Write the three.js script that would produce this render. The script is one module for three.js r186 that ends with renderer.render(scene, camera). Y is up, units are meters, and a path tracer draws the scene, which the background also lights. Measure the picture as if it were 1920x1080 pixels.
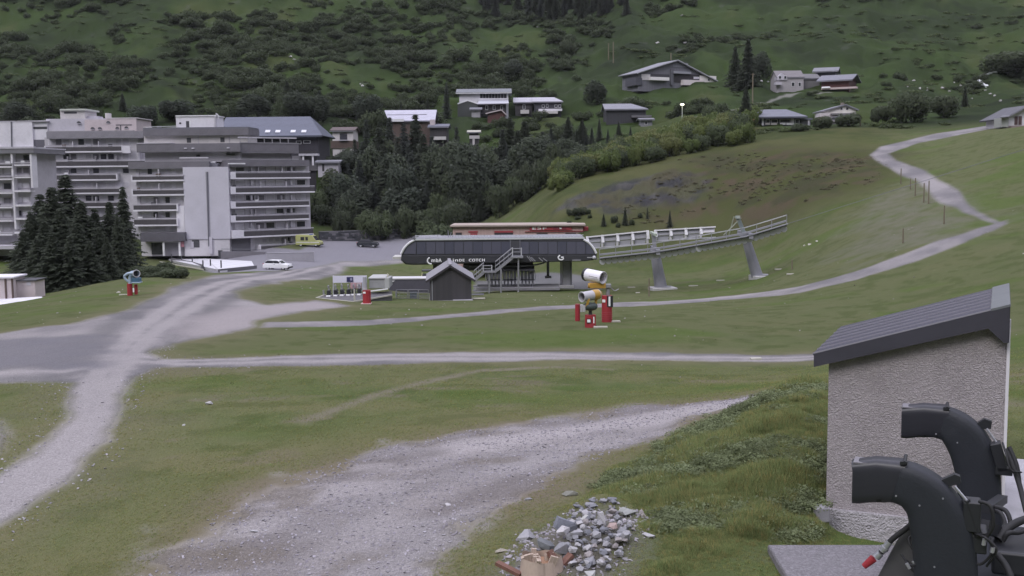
import * as THREE from 'three';
import { mergeGeometries } from 'three/addons/utils/BufferGeometryUtils.js';
import { RoundedBoxGeometry } from 'three/addons/geometries/RoundedBoxGeometry.js';
import { ConvexGeometry } from 'three/addons/geometries/ConvexGeometry.js';
import { TextGeometry } from 'three/addons/geometries/TextGeometry.js';
import { FontLoader } from 'three/addons/loaders/FontLoader.js';

// ---------------------------------------------------------------- camera, sky, sun, exposure
const scene = new THREE.Scene();
const FOC = 2059, PITCH = 0.1016, ROLL = 0.010, CAMY = 14;
const camera = new THREE.PerspectiveCamera(2 * Math.atan(540 / FOC) * 180 / Math.PI, 1920 / 1080, 0.1, 4000);
camera.position.set(0, CAMY, 0);
camera.rotation.set(-PITCH, 0, -ROLL, 'YXZ');
scene.add(camera);
scene.fog = new THREE.FogExp2(new THREE.Color(0.8, 0.82, 0.86), 0.00006);
const SKY = 0.80, SUN = 0.65, EXPO = 1.74;
{
  const W = 64, H = 32, d = new Float32Array(W * H * 4);
  for (let j = 0; j < H; j++) for (let i = 0; i < W; i++) {
    const el = ((j + 0.5) / H - 0.5) * Math.PI, s = Math.max(0, Math.sin(el));
    const L = SKY * (0.72 + 0.56 * s), k = (j * W + i) * 4;
    d[k] = L * 0.965; d[k + 1] = L * 0.96; d[k + 2] = L * 1.14; d[k + 3] = 1;
  }
  const t = new THREE.DataTexture(d, W, H, THREE.RGBAFormat, THREE.FloatType);
  t.mapping = THREE.EquirectangularReflectionMapping; t.magFilter = THREE.LinearFilter; t.minFilter = THREE.LinearFilter; t.needsUpdate = true;
  scene.background = t; scene.environment = t;
}
const sun = new THREE.DirectionalLight(new THREE.Color(1.0, 0.965, 0.93), SUN);
sun.position.set(-120, 190, 60); sun.target.position.set(0, 0, -120);
sun.castShadow = true; sun.shadow.radius = 40; sun.shadow.mapSize.set(2048, 2048);
Object.assign(sun.shadow.camera, { left: -300, right: 300, top: 300, bottom: -300, near: 1, far: 900 });
scene.add(sun, sun.target);
const renderer = new THREE.WebGLRenderer({ antialias: true });
renderer.toneMapping = THREE.LinearToneMapping; renderer.toneMappingExposure = EXPO;
renderer.shadowMap.enabled = true; renderer.shadowMap.type = THREE.PCFSoftShadowMap;

// ---------------------------------------------------------------- random numbers and noise
const rng = (a) => () => { a |= 0; a = a + 0x6D2B79F5 | 0; let t = Math.imul(a ^ a >>> 15, 1 | a); t = t + Math.imul(t ^ t >>> 7, 61 | t) ^ t; return ((t ^ t >>> 14) >>> 0) / 4294967296; };
const R0 = rng(7);
const hash = (x, y) => { let h = Math.imul(x, 374761393) + Math.imul(y, 668265263) | 0; h = Math.imul(h ^ h >>> 13, 1274126177); return ((h ^ h >>> 16) >>> 0) / 4294967296; };
const noise = (x, y) => { const i = Math.floor(x), j = Math.floor(y); let u = x - i, v = y - j; u = u * u * (3 - 2 * u); v = v * v * (3 - 2 * v); const a = hash(i, j), b = hash(i + 1, j), c = hash(i, j + 1), d = hash(i + 1, j + 1); return a + (b - a) * u + (c - a) * v + (a - b - c + d) * u * v; };
const fbm = (x, y, n = 4) => { let s = 0, a = 0.5, t = 0; for (let k = 0; k < n; k++) { s += a * noise(x, y); t += a; x = x * 2.03 + 17.1; y = y * 2.03 + 5.7; a *= 0.5; } return s / t; };
const clamp = (x, a = 0, b = 1) => Math.min(b, Math.max(a, x)), lerp = (a, b, t) => a + (b - a) * t, sstep = (a, b, x) => { const t = clamp((x - a) / (b - a)); return t * t * (3 - 2 * t); };
const mix3 = (a, b, t) => [lerp(a[0], b[0], t), lerp(a[1], b[1], t), lerp(a[2], b[2], t)];
const DEG = Math.PI / 180;

// ---------------------------------------------------------------- textures: grain only
function grainTex(n, f, seed, colour = true) {
  const d = new Uint8Array(n * n * 4), per = (x, y, p) => { const i = Math.floor(x), j = Math.floor(y); let u = x - i, v = y - j; u = u * u * (3 - 2 * u); v = v * v * (3 - 2 * v); const w = (k) => ((k % p) + p) % p, h = (a, b) => hash(w(a) + seed * 131, w(b) + seed * 57); return lerp(lerp(h(i, j), h(i + 1, j), u), lerp(h(i, j + 1), h(i + 1, j + 1), u), v); };
  for (let j = 0; j < n; j++) for (let i = 0; i < n; i++) { const g = Math.round(255 * clamp(f((p) => per(i / n * p, j / n * p, p)))), k = (j * n + i) * 4; d[k] = d[k + 1] = d[k + 2] = g; d[k + 3] = 255; }
  const t = new THREE.DataTexture(d, n, n); t.wrapS = t.wrapT = THREE.RepeatWrapping; t.magFilter = THREE.LinearFilter; t.minFilter = THREE.LinearMipmapLinearFilter; t.generateMipmaps = true; t.needsUpdate = true; return t;
}
const grainFn = (p) => 0.74 + 0.26 * (0.2 * p(6) + 0.25 * p(24) + 0.3 * p(90) + 0.25 * p(200)) + 0.06 * (p(240) - 0.5);
const T_grain = grainTex(512, grainFn, 1), T_bump = grainTex(512, (p) => 0.2 * p(16) + 0.3 * p(60) + 0.3 * p(128) + 0.2 * p(250), 2, false);
const T_rough = grainTex(512, (p) => { const a = p(40), b = p(97), c = p(190); return 0.5 + 0.55 * (Math.abs(a - 0.5) + Math.abs(b - 0.5)) + 0.22 * (c - 0.5); }, 3);
const T_roughS = grainTex(512, (p) => { const a = p(40), b = p(97), c = p(190); return 0.68 + 0.38 * (Math.abs(a - 0.5) + Math.abs(b - 0.5)) + 0.16 * (c - 0.5) + 0.1 * (p(5) - 0.5); }, 3);
const T_roughB = grainTex(512, (p) => { const a = p(40), b = p(97), c = p(190); return 1.1 * (Math.abs(a - 0.5) + Math.abs(b - 0.5)) + 0.3 * c; }, 3, false);
const T_stain = grainTex(512, (p) => { const a = 0.5 * p(4) + 0.3 * p(11) + 0.2 * p(37); return 0.83 + 0.15 * sstep(0.2, 0.7, a) - 0.04 * p(200); }, 4);
const T_wood = (() => { const n = 256, d = new Uint8Array(n * n * 4); for (let j = 0; j < n; j++) for (let i = 0; i < n; i++) { const plank = Math.floor(i / 32), g = 0.72 + 0.16 * hash(plank, 9) + 0.12 * noise(i * 0.9 + plank * 31, j * 0.05) - (i % 32 < 2 ? 0.22 : 0), k = (j * n + i) * 4; d[k] = d[k + 1] = d[k + 2] = Math.round(255 * clamp(g)); d[k + 3] = 255; } const t = new THREE.DataTexture(d, n, n); t.wrapS = t.wrapT = THREE.RepeatWrapping; t.magFilter = THREE.LinearFilter; t.minFilter = THREE.LinearMipmapLinearFilter; t.generateMipmaps = true; t.needsUpdate = true; return t; })();
const rep = (t, s) => { const c = t.clone(); c.repeat.set(s, s); c.needsUpdate = true; return c; };
const TG1 = rep(T_grain, 0.5), TS = rep(T_stain, 0.08), TS2 = rep(T_stain, 0.3), TB1 = rep(T_bump, 0.7), TRo = rep(T_rough, 0.8), TRoB = rep(T_roughB, 0.8), TW = rep(T_wood, 0.5);
const M = (r, g, b, o = {}) => new THREE.MeshStandardMaterial({ color: new THREE.Color().setRGB(r, g, b), roughness: 0.85, ...o });
const mt = {
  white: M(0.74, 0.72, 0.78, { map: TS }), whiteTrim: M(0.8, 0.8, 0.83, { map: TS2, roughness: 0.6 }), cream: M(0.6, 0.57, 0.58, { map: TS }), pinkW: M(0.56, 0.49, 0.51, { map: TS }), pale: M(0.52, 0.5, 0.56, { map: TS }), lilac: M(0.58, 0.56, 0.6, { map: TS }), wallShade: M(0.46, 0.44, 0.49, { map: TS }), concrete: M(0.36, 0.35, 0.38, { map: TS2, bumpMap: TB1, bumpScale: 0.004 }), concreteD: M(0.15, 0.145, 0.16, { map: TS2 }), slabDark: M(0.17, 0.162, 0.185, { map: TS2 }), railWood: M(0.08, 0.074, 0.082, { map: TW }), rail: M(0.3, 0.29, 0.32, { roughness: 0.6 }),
  glass: new THREE.MeshPhysicalMaterial({ color: new THREE.Color().setRGB(0.045, 0.045, 0.055), roughness: 0.12, specularIntensity: 1 }), curtain: M(0.62, 0.6, 0.66, { map: TS2 }), shutter: M(0.22, 0.21, 0.235, { map: TW }),
  slate: M(0.085, 0.092, 0.125, { map: TS2, roughness: 0.6 }), slateBlue: M(0.13, 0.135, 0.175, { map: TS2, roughness: 0.55 }), roofGrey: M(0.22, 0.22, 0.255, { map: TS2, roughness: 0.55 }), roofPale: M(0.42, 0.41, 0.47, { map: TS2, roughness: 0.5 }), darkWood: M(0.05, 0.046, 0.052, { map: TW }), shedWood: M(0.068, 0.064, 0.07, { map: TW }), redWood: M(0.115, 0.052, 0.05, { map: TW }), brownWood: M(0.12, 0.085, 0.075, { map: TW }), pinkWood: M(0.52, 0.37, 0.35, { map: TW }), beige: M(0.42, 0.35, 0.31, { map: TS2 }),
  galv: M(0.3, 0.3, 0.33, { roughness: 0.5, metalness: 0.35 }), galvD: M(0.17, 0.17, 0.2, { roughness: 0.5, metalness: 0.35 }), galvL: M(0.52, 0.52, 0.56, { roughness: 0.5, metalness: 0.2 }), steelDark: M(0.055, 0.055, 0.065, { roughness: 0.5 }), black: M(0.022, 0.023, 0.028, { roughness: 0.45 }), blackGloss: M(0.02, 0.02, 0.025, { roughness: 0.28 }), rubber: M(0.016, 0.016, 0.018, { roughness: 0.7 }), rodSteel: M(0.5, 0.5, 0.55, { roughness: 0.3, metalness: 0.6 }),
  red: M(0.36, 0.028, 0.04, { roughness: 0.6, map: TS2 }), redSign: M(0.34, 0.045, 0.06, { roughness: 0.5 }), yellow: M(0.5, 0.29, 0.055, { roughness: 0.45, map: TS2 }), gunWhite: M(0.82, 0.8, 0.86, { roughness: 0.4 }), gunGrey: M(0.46, 0.45, 0.48, { roughness: 0.45 }), gunBlue: M(0.36, 0.45, 0.56, { roughness: 0.45 }), blueD: M(0.05, 0.12, 0.2, { roughness: 0.5 }), greenD: M(0.045, 0.06, 0.058, { roughness: 0.6 }), paint: M(0.85, 0.85, 0.87, { roughness: 0.6 }),
  plank: M(0.5, 0.48, 0.42, { map: TS2 }), stake: M(0.2, 0.17, 0.12, { map: TW }), bark: M(0.045, 0.04, 0.036), stoneWall: M(0.105, 0.11, 0.13, { map: rep(T_rough, 0.25), bumpMap: rep(T_roughB, 0.25), bumpScale: 0.1 }),
};
const LAB = (o, label, category, group, kind) => { if (label) o.userData.label = label; if (category) o.userData.category = category; if (group) o.userData.group = group; if (kind) o.userData.kind = kind; return o; };
const NAMES = {}; const numbered = (n) => { n = n.replace(/_\d{3}$/, ''); const k = NAMES[n] = (NAMES[n] ?? -1) + 1; return k ? n + '_' + String(k).padStart(3, '0') : n; };
const fin = (o) => { o.castShadow = o.receiveShadow = true; return o; };
function clean(g) { g = g.index ? g.toNonIndexed() : g; for (const k of Object.keys(g.attributes)) if (!['position', 'normal', 'uv'].includes(k)) g.deleteAttribute(k); if (!g.attributes.uv) g.setAttribute('uv', new THREE.BufferAttribute(new Float32Array(g.attributes.position.count * 2), 2)); g.morphAttributes = {}; g.clearGroups(); return g; }
const merge = (gs) => { gs = (Array.isArray(gs) ? gs : [gs]).map(clean); return gs.length === 1 ? gs[0] : mergeGeometries(gs); };
function part(parent, name, gs, m) { const o = fin(new THREE.Mesh(merge(gs), m)); o.name = name; parent.add(o); return o; }
function thing(name, label, cat, pos = [0, 0, 0], yaw = 0, group, kind) { const o = new THREE.Group(); o.name = numbered(name); o.position.set(...(pos.isVector3 ? pos.toArray() : pos)); o.rotation.y = yaw; scene.add(o); return LAB(o, label, cat, group, kind); }
function one(name, gs, m, label, cat, pos = [0, 0, 0], yaw = 0, group, kind) { const o = part(scene, numbered(name), gs, m); o.position.set(...(pos.isVector3 ? pos.toArray() : pos)); o.rotation.y = yaw; return LAB(o, label, cat, group, kind); }
function copyOf(o, pos, yaw, label, s = 1) { const c = o.clone(); c.userData = { ...o.userData }; c.name = numbered(o.name); c.position.set(...(pos.isVector3 ? pos.toArray() : pos)); c.rotation.y = yaw; if (s.length) c.scale.set(...s); else c.scale.setScalar(s); if (label) c.userData.label = label; scene.add(c); return c; }
// box between corners, uv in metres
function bx(x0, x1, y0, y1, z0, z1, r = 0) {
  const w = Math.abs(x1 - x0), h = Math.abs(y1 - y0), d = Math.abs(z1 - z0), g = r ? new RoundedBoxGeometry(w, h, d, 2, r) : new THREE.BoxGeometry(w, h, d);
  const p = g.attributes.position, n = g.attributes.normal, uv = new Float32Array(p.count * 2), ou = (x0 * 0.37 + z0 * 0.71) % 7;
  for (let i = 0; i < p.count; i++) { const X = p.getX(i), Y = p.getY(i), Z = p.getZ(i), a = Math.abs(n.getX(i)), b = Math.abs(n.getY(i)), c = Math.abs(n.getZ(i)); if (b > a && b > c) { uv[2 * i] = X + ou; uv[2 * i + 1] = Z; } else if (a > c) { uv[2 * i] = Z + ou; uv[2 * i + 1] = Y; } else { uv[2 * i] = X + ou; uv[2 * i + 1] = Y; } }
  g.setAttribute('uv', new THREE.BufferAttribute(uv, 2)); g.translate((x0 + x1) / 2, (y0 + y1) / 2, (z0 + z1) / 2); return g;
}
const V = (x, y, z) => new THREE.Vector3(x, y, z);
function bar(a, b, r, n = 6, r2 = r) { const A = a.isVector3 ? a : V(...a), B = b.isVector3 ? b : V(...b), l = A.distanceTo(B), g = new THREE.CylinderGeometry(r2, r, l, n); g.translate(0, l / 2, 0); g.applyQuaternion(new THREE.Quaternion().setFromUnitVectors(V(0, 1, 0), B.clone().sub(A).normalize())); g.translate(A.x, A.y, A.z); return g; }
function beam(a, b, w, h) { const A = a.isVector3 ? a : V(...a), B = b.isVector3 ? b : V(...b), l = A.distanceTo(B), g = new THREE.BoxGeometry(w, h, l); g.translate(0, 0, l / 2); g.applyMatrix4(new THREE.Matrix4().lookAt(B, A, V(0, 1, 0.001))); g.translate(A.x, A.y, A.z); return g; }
const tube = (pts, r, n = 24, k = 7) => new THREE.TubeGeometry(new THREE.CatmullRomCurve3(pts.map((p) => p.isVector3 ? p : V(...p))), n, r, k);
const cyl = (r1, r2, h, x, y, z, n = 20) => { const g = new THREE.CylinderGeometry(r1, r2, h, n); g.translate(x, y + h / 2, z); return g; };
// a solid sheet through four points (in order), thickness t below
function slab(p, t) { const q = p.map((a) => V(...a)), n = q[1].clone().sub(q[0]).cross(q[3].clone().sub(q[0])).normalize(); if (n.y < 0) n.negate(); const b = q.map((a) => a.clone().addScaledVector(n, -t)); const pos = [], uv = []; const quad = (a, b2, c, d) => { const U = b2.clone().sub(a).normalize(), W = d.clone().sub(a), Wp = W.clone().addScaledVector(U, -W.dot(U)).normalize(); for (const v of [a, b2, c, a, c, d]) { pos.push(v.x, v.y, v.z); const e = v.clone().sub(a); uv.push(e.dot(U), e.dot(Wp)); } }; quad(q[0], q[1], q[2], q[3]); quad(b[3], b[2], b[1], b[0]); for (let i = 0; i < 4; i++) { const j = (i + 1) % 4; quad(q[j], q[i], b[i], b[j]); } const g = new THREE.BufferGeometry(); g.setAttribute('position', new THREE.Float32BufferAttribute(pos, 3)); g.setAttribute('uv', new THREE.Float32BufferAttribute(uv, 2)); g.computeVertexNormals(); return g; }
function extrude(poly, z0, z1, bevel = 0) { const s = new THREE.Shape(poly.map((p) => new THREE.Vector2(...p))); const g = new THREE.ExtrudeGeometry(s, { depth: z1 - z0 - 2 * bevel, bevelEnabled: bevel > 0, bevelSize: bevel, bevelThickness: bevel, bevelSegments: 3, bevelOffset: -bevel }); g.translate(0, 0, z0 + bevel); return g; }

// ---------------------------------------------------------------- pixels of the survey sheet to points of the place
const cR = Math.cos(ROLL), sR = Math.sin(ROLL), cP = Math.cos(PITCH), sP = Math.sin(PITCH);
function ray(u, v) { const px = (u - 960) / FOC, py = (540 - v) / FOC, x = px * cR + py * sR, y = -px * sR + py * cR; return V(x, y * cP - sP, -cP - y * sP); }
function at(u, v, D) { const r = ray(u, v), t = D / -r.z; return V(r.x * t, CAMY + r.y * t, -D); }
class Fac { // a vertical plane standing at a point, x along it, z out of it
  constructor(u, v, D, yawDeg = 0) { this.o = u.isVector3 ? u : at(u, v, D); if (u.isVector3) yawDeg = v; const a = this.yaw = yawDeg * DEG; this.X = V(Math.cos(a), 0, -Math.sin(a)); this.Z = V(Math.sin(a), 0, Math.cos(a)); }
  p(u, v, z = 0) { const r = ray(u, v), c = V(0, CAMY, 0), t = (z - this.Z.dot(c.clone().sub(this.o))) / this.Z.dot(r), P = c.addScaledVector(r, t).sub(this.o); return [this.X.dot(P), P.y, z]; }
  w(x, y, z) { return this.o.clone().addScaledVector(this.X, x).addScaledVector(this.Z, z).add(V(0, y, 0)); }
  r(u0, v0, u1, v1, zf, dep, rr = 0) { const vm = (v0 + v1) / 2, um = (u0 + u1) / 2; return bx(this.p(u0, vm, zf)[0], this.p(u1, vm, zf)[0], this.p(um, v1, zf)[1], this.p(um, v0, zf)[1], zf - dep, zf, rr); }
}
// ---------------------------------------------------------------- the ground: survey points (u, v, distance), a smooth surface through them
const SURVEY = [
  [0, 1080, 19], [0, 950, 23], [0, 830, 30], [0, 720, 41], [0, 640, 56], [20, 592, 74], [40, 572, 90], [40, 558, 112], [30, 520, 150], [30, 480, 205], [60, 380, 240], [0, 300, 275], [0, 205, 325], [0, 100, 405], [0, 0, 490],
  [250, 555, 88], [250, 525, 112],
  [480, 1080, 17.5], [480, 950, 21.5], [480, 830, 28], [480, 720, 39], [480, 670, 49], [480, 620, 62], [480, 560, 88], [480, 525, 124], [520, 505, 165], [480, 470, 208], [400, 440, 240], [430, 330, 275], [480, 212, 322], [480, 100, 400], [480, 0, 485],
  [700, 462, 215], [690, 448, 224], [720, 400, 246], [640, 330, 272], [640, 245, 312], [650, 180, 352], [700, 100, 418], [700, 0, 505],
  [960, 1080, 15.5], [960, 950, 19.5], [960, 830, 26], [960, 740, 36], [960, 668, 50], [960, 620, 62], [960, 580, 79], [960, 560, 100], [960, 547, 120], [960, 497, 172], [900, 400, 238], [900, 330, 268], [900, 222, 322], [960, 100, 420], [960, 0, 505],
  [1200, 1080, 14.4], [1200, 950, 18.3], [1250, 800, 27], [1350, 757, 29.5], [1300, 780, 27.6], [1400, 747, 30.5], [1330, 800, 25], [1250, 880, 21], [1450, 740, 25], [1450, 850, 19.5], [1450, 950, 17], [1450, 1045, 14.8], [1500, 1080, 13.8], [1540, 720, 25.5], [1450, 700, 42], [1600, 1000, 16.5], [1880, 1000, 16.4],
  [1250, 668, 50], [1250, 620, 61], [1250, 575, 82], [1240, 543, 119], [1250, 505, 142], [1250, 455, 162], [1250, 420, 172], [1250, 370, 182], [1250, 322, 196], [1200, 290, 232], [1280, 232, 272], [1265, 165, 342], [1250, 110, 392], [1250, 0, 492],
  [1050, 370, 192], [1050, 405, 180], [1000, 330, 252], [1130, 520, 140],
  [1500, 665, 50], [1500, 600, 66], [1500, 545, 87], [1420, 523, 116], [1420, 480, 137], [1500, 450, 132], [1500, 400, 146], [1500, 330, 172], [1500, 282, 192], [1470, 246, 232], [1470, 234, 250], [1500, 185, 300], [1500, 150, 332], [1500, 80, 402], [1500, 0, 482],
  [1750, 560, 70], [1750, 480, 88], [1750, 420, 105], [1750, 340, 140], [1750, 290, 170], [1750, 250, 203], [1720, 235, 232], [1700, 205, 272], [1750, 150, 332], [1750, 80, 402], [1750, 0, 482],
  [1900, 840, 21], [1900, 700, 34], [1900, 620, 48], [1900, 540, 66], [1900, 450, 88], [1900, 380, 110], [1900, 300, 140], [1900, 242, 176], [1905, 236, 190], [1850, 205, 262], [1870, 150, 332], [1900, 80, 402], [1900, 0, 482],
].map(([u, v, D]) => { const p = at(u, v, D); return [Math.atan2(p.x, D), Math.hypot(p.x, D), p.y]; });
for (const [a, r, y] of [[-0.6, 20, 7.2], [-0.6, 60, 4.5], [-0.6, 150, 1], [-0.6, 260, 12], [-0.6, 420, 60], [0.6, 17, 8.8], [0.6, 40, 9], [0.6, 100, 14], [0.6, 200, 30], [0.6, 420, 75], [-0.3, 640, 172], [0, 640, 174], [0.3, 640, 172], [-0.4, 1000, 398], [0, 1000, 400], [0.4, 1000, 398], [-0.4, 1700, 760], [0, 1700, 760], [0.4, 1700, 760], [-0.4, 8, 8.2], [0, 8, 8.6], [0.4, 8, 8.9], [-0.4, 2.5, 8.4], [0, 2.5, 8.7], [0.4, 2.5, 9]]) SURVEY.push([a, r, y]);
const PW = 3.2, tpsK = (d2) => d2 < 1e-12 ? 0 : 0.5 * d2 * Math.log(d2);
const TPS = (() => { // thin plate spline over (azimuth, log distance), of height divided by a distance scale
  const n = SURVEY.length, N = n + 3, A = [], P = SURVEY.map(([a, r]) => [a * PW, Math.log(r)]), val = SURVEY.map(([, r, y]) => (y - 8) / (6 + r));
  for (let i = 0; i < N; i++) { A.push(new Float64Array(N + 1)); }
  for (let i = 0; i < n; i++) { for (let j = 0; j < n; j++) A[i][j] = tpsK((P[i][0] - P[j][0]) ** 2 + (P[i][1] - P[j][1]) ** 2); A[i][i] += 4e-4; A[i][n] = A[n][i] = 1; A[i][n + 1] = A[n + 1][i] = P[i][0]; A[i][n + 2] = A[n + 2][i] = P[i][1]; A[i][N] = val[i]; }
  for (let c = 0; c < N; c++) { let b = c; for (let i = c + 1; i < N; i++) if (Math.abs(A[i][c]) > Math.abs(A[b][c])) b = i; [A[c], A[b]] = [A[b], A[c]]; for (let i = c + 1; i < N; i++) { const f = A[i][c] / A[c][c]; if (f) for (let k = c; k <= N; k++) A[i][k] -= f * A[c][k]; } }
  const w = new Float64Array(N); for (let i = N - 1; i >= 0; i--) { let s = A[i][N]; for (let k = i + 1; k < N; k++) s -= A[i][k] * w[k]; w[i] = s / A[i][i]; }
  return (a, r) => { const x = a * PW, y = Math.log(r); let s = w[n] + w[n + 1] * x + w[n + 2] * y; for (let i = 0; i < n; i++) { const dx = x - P[i][0], dy = y - P[i][1], d2 = dx * dx + dy * dy; if (d2 > 1e-12) s += w[i] * 0.5 * d2 * Math.log(d2); } return 8 + s * (6 + r); };
})();
const foldA = (a) => { const m = 0.6, s = Math.sign(a), b = Math.abs(a); return b <= m ? a : s * m * (1 - (b - m) / (Math.PI - m)); };
const MOUNDS = []; // [x, z, radius, height]
function bumps(x, z, r) {
  let y = 0;
  const near = 1 - sstep(60, 160, r), far = sstep(240, 380, r);
  y += 0.16 * (fbm(x / 5, z / 5, 3) - 0.5) * sstep(8, 20, r) * (0.35 + 0.65 * near) + 0.05 * (fbm(x * 1.3, z * 1.3, 3) - 0.5) * near;
  if (far > 0) { const a = Math.atan2(x, -z); y += far * (11 * (fbm(x / 55, z / 55, 5) - 0.5) + 4 * (fbm(x / 9 + 40, z / 9, 3) - 0.5)); y += far * 5 * (fbm(a * 46, r / 90, 3) - 0.5); }
  for (const m of MOUNDS) { const d = ((x - m[0]) ** 2 + (z - m[1]) ** 2) / (m[2] * m[2]); if (d < 4) y += m[3] * Math.exp(-d * 1.6); }
  return y;
}
{ const q = (u, v, D, R, h) => { const p = at(u, v, D); MOUNDS.push([p.x, p.z, R, h]); }; q(1110, 1015, 16.2, 1.15, 0.34); q(1120, 950, 18.4, 0.7, 0.3); q(1400, 800, 22.5, 2.0, 0.1); q(1470, 880, 18.6, 1.6, 0.15); }
const RINGS = []; for (const [a, b, n] of [[1.2, 6, 14], [6, 12, 26], [12, 46, 300], [46, 135, 165], [135, 330, 150], [330, 720, 150], [720, 1700, 26]]) for (let i = 0; i < n; i++) RINGS.push(a * (b / a) ** (i / n)); RINGS.push(1700);
const PHIS = []; { const A = 0.52, n = 640; for (let i = 0; i <= n; i++) PHIS.push(-A + 2 * A * i / n); const out = []; for (let k = 1; k <= 44; k++) out.push(A + (Math.PI - A) * (k / 44) ** 1.6); for (const o of out) PHIS.push(o); for (const o of out) PHIS.unshift(-o); }
const NR = RINGS.length, NP = PHIS.length, HG = new Float32Array(NR * NP);
for (let i = 0; i < NR; i++) for (let j = 0; j < NP; j++) { const r = RINGS[i], a = PHIS[j]; HG[i * NP + j] = TPS(foldA(a), Math.max(r, 2)) + bumps(r * Math.sin(a), -r * Math.cos(a), r); }
{ // level ground cut for the shelter and its slabs
  const f = new Fac(1882, 1000, 16.5, -24), ly = f.o.y + f.p(1600, 1026)[1], sy = at(1640, 1046, 14.6).y - 0.12;
  for (let i = 0; i < NR; i++) { const r = RINGS[i]; if (r < 9 || r > 24) continue; for (let j = 0; j < NP; j++) { const a = PHIS[j]; if (a < 0.1 || a > 0.75) continue; const d = V(r * Math.sin(a), 0, -r * Math.cos(a)).sub(f.o), x = f.X.dot(d), z = f.Z.dot(d), k = i * NP + j; const m1 = sstep(-2.75, -2.45, x) * sstep(1.1, 0.5, z) * sstep(-6, -5, z), m2 = sstep(-3.5, -2.9, x) * sstep(1.2, 1.7, z); HG[k] = lerp(HG[k], Math.min(HG[k], ly + 0.05 * (fbm(x * 2, z * 2, 2) - 0.5)), m1); HG[k] = lerp(HG[k], Math.min(HG[k], sy), m2); } }
}
const PADS = [[520, 292, 250, 13], [642, 278, 290, 5], [770, 262, 300, 8], [822, 268, 296, 5], [888, 274, 276, 3], [905, 222, 332, 11], [930, 240, 322, 5], [1028, 226, 330, 8], [982, 224, 333, 5], [1175, 238, 296, 10], [1212, 242, 286, 4], [1265, 163, 346, 14], [1483, 168, 322, 6], [1521, 168, 326, 5], [1568, 170, 318, 7], [1468, 239, 254, 9], [1576, 240, 256, 8], [1906, 242, 190, 6]].map(([u, v, D, R]) => { const p = at(u, v, D); return [p.x, p.z, p.y, R]; });
for (let i = 0; i < NR; i++) { const r = RINGS[i]; if (r < 170 || r > 400) continue; for (let j = 0; j < NP; j++) { const a = PHIS[j]; if (Math.abs(a) > 0.52) continue; const x = r * Math.sin(a), z = -r * Math.cos(a); for (const [px, pz, py, R] of PADS) { const d = Math.hypot(x - px, (z - pz - 2) * 1.0); if (d < R * 1.6) { const k = i * NP + j, w = sstep(R * 1.6, R, d), front = z > pz; HG[k] = lerp(HG[k], front ? Math.min(HG[k], py) : clamp(HG[k], py - 2, py + 1.5), w); } } } }
const seek = (arr, x) => { let lo = 0, hi = arr.length - 1; while (hi - lo > 1) { const m = (lo + hi) >> 1; if (arr[m] <= x) lo = m; else hi = m; } return lo; };
function groundY(x, z) { const r = clamp(Math.hypot(x, z), RINGS[0], 1699), a = Math.atan2(x, -z), i = seek(RINGS, r), j = seek(PHIS, a), f = (r - RINGS[i]) / (RINGS[i + 1] - RINGS[i]), g = (a - PHIS[j]) / (PHIS[j + 1] - PHIS[j]), k = i * NP + j; return lerp(lerp(HG[k], HG[k + 1], g), lerp(HG[k + NP], HG[k + NP + 1], g), f); }
function pix(u, v, rmin = 7) { // the point of the ground that a survey pixel shows
  const d = ray(u, v), h = Math.hypot(d.x, d.z); let t0 = rmin / h, t = t0;
  for (; t * h < 1690; t *= 1.006) { if (CAMY + d.y * t < groundY(d.x * t, d.z * t)) break; t0 = t; }
  for (let k = 0; k < 18; k++) { const m = (t0 + t) / 2; if (CAMY + d.y * m < groundY(d.x * m, d.z * m)) t = m; else t0 = m; }
  return V(d.x * t, groundY(d.x * t, d.z * t), d.z * t);
}
const on = (x, z) => V(x, groundY(x, z), z);
// areas of the ground
class Area { constructor(px, rmin) { this.q = px.map(([u, v]) => { const p = pix(u, v, rmin); return [p.x, p.z]; }); const xs = this.q.map((p) => p[0]), zs = this.q.map((p) => p[1]); this.b = [Math.min(...xs), Math.max(...xs), Math.min(...zs), Math.max(...zs)]; }
  sd(x, z, lim = 4) { const b = this.b; if (x < b[0] - lim || x > b[1] + lim || z < b[2] - lim || z > b[3] + lim) return lim; let d = 1e9, ins = false; const q = this.q; for (let i = 0, j = q.length - 1; i < q.length; j = i++) { const [x1, z1] = q[i], [x2, z2] = q[j], ex = x2 - x1, ez = z2 - z1, t = clamp(((x - x1) * ex + (z - z1) * ez) / (ex * ex + ez * ez + 1e-9)), dx = x - x1 - ex * t, dz = z - z1 - ez * t, e = dx * dx + dz * dz; if (e < d) d = e; if ((z1 > z) !== (z2 > z) && x < (x2 - x1) * (z - z1) / (z2 - z1) + x1) ins = !ins; } d = Math.sqrt(d); return ins ? -d : Math.min(d, lim); } }
const A_main = new Area([[-60, 640], [0, 625], [130, 608], [210, 588], [290, 560], [330, 540], [420, 514], [520, 508], [640, 490], [760, 486], [760, 492], [650, 500], [640, 512], [560, 525], [470, 538], [445, 548], [450, 560], [500, 572], [590, 563], [648, 573], [520, 592], [490, 600], [480, 612], [400, 628], [320, 645], [290, 660], [310, 672], [380, 673], [500, 669], [700, 663], [960, 660], [1250, 661], [1560, 661], [1700, 661], [1700, 672], [1560, 673], [1250, 675], [960, 678], [700, 683], [380, 688], [300, 690], [250, 705], [225, 740], [222, 775], [200, 830], [150, 880], [60, 945], [0, 985], [-60, 1012], [-60, 935], [0, 895], [60, 850], [120, 790], [140, 718], [0, 718], [-60, 720]]);
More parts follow.
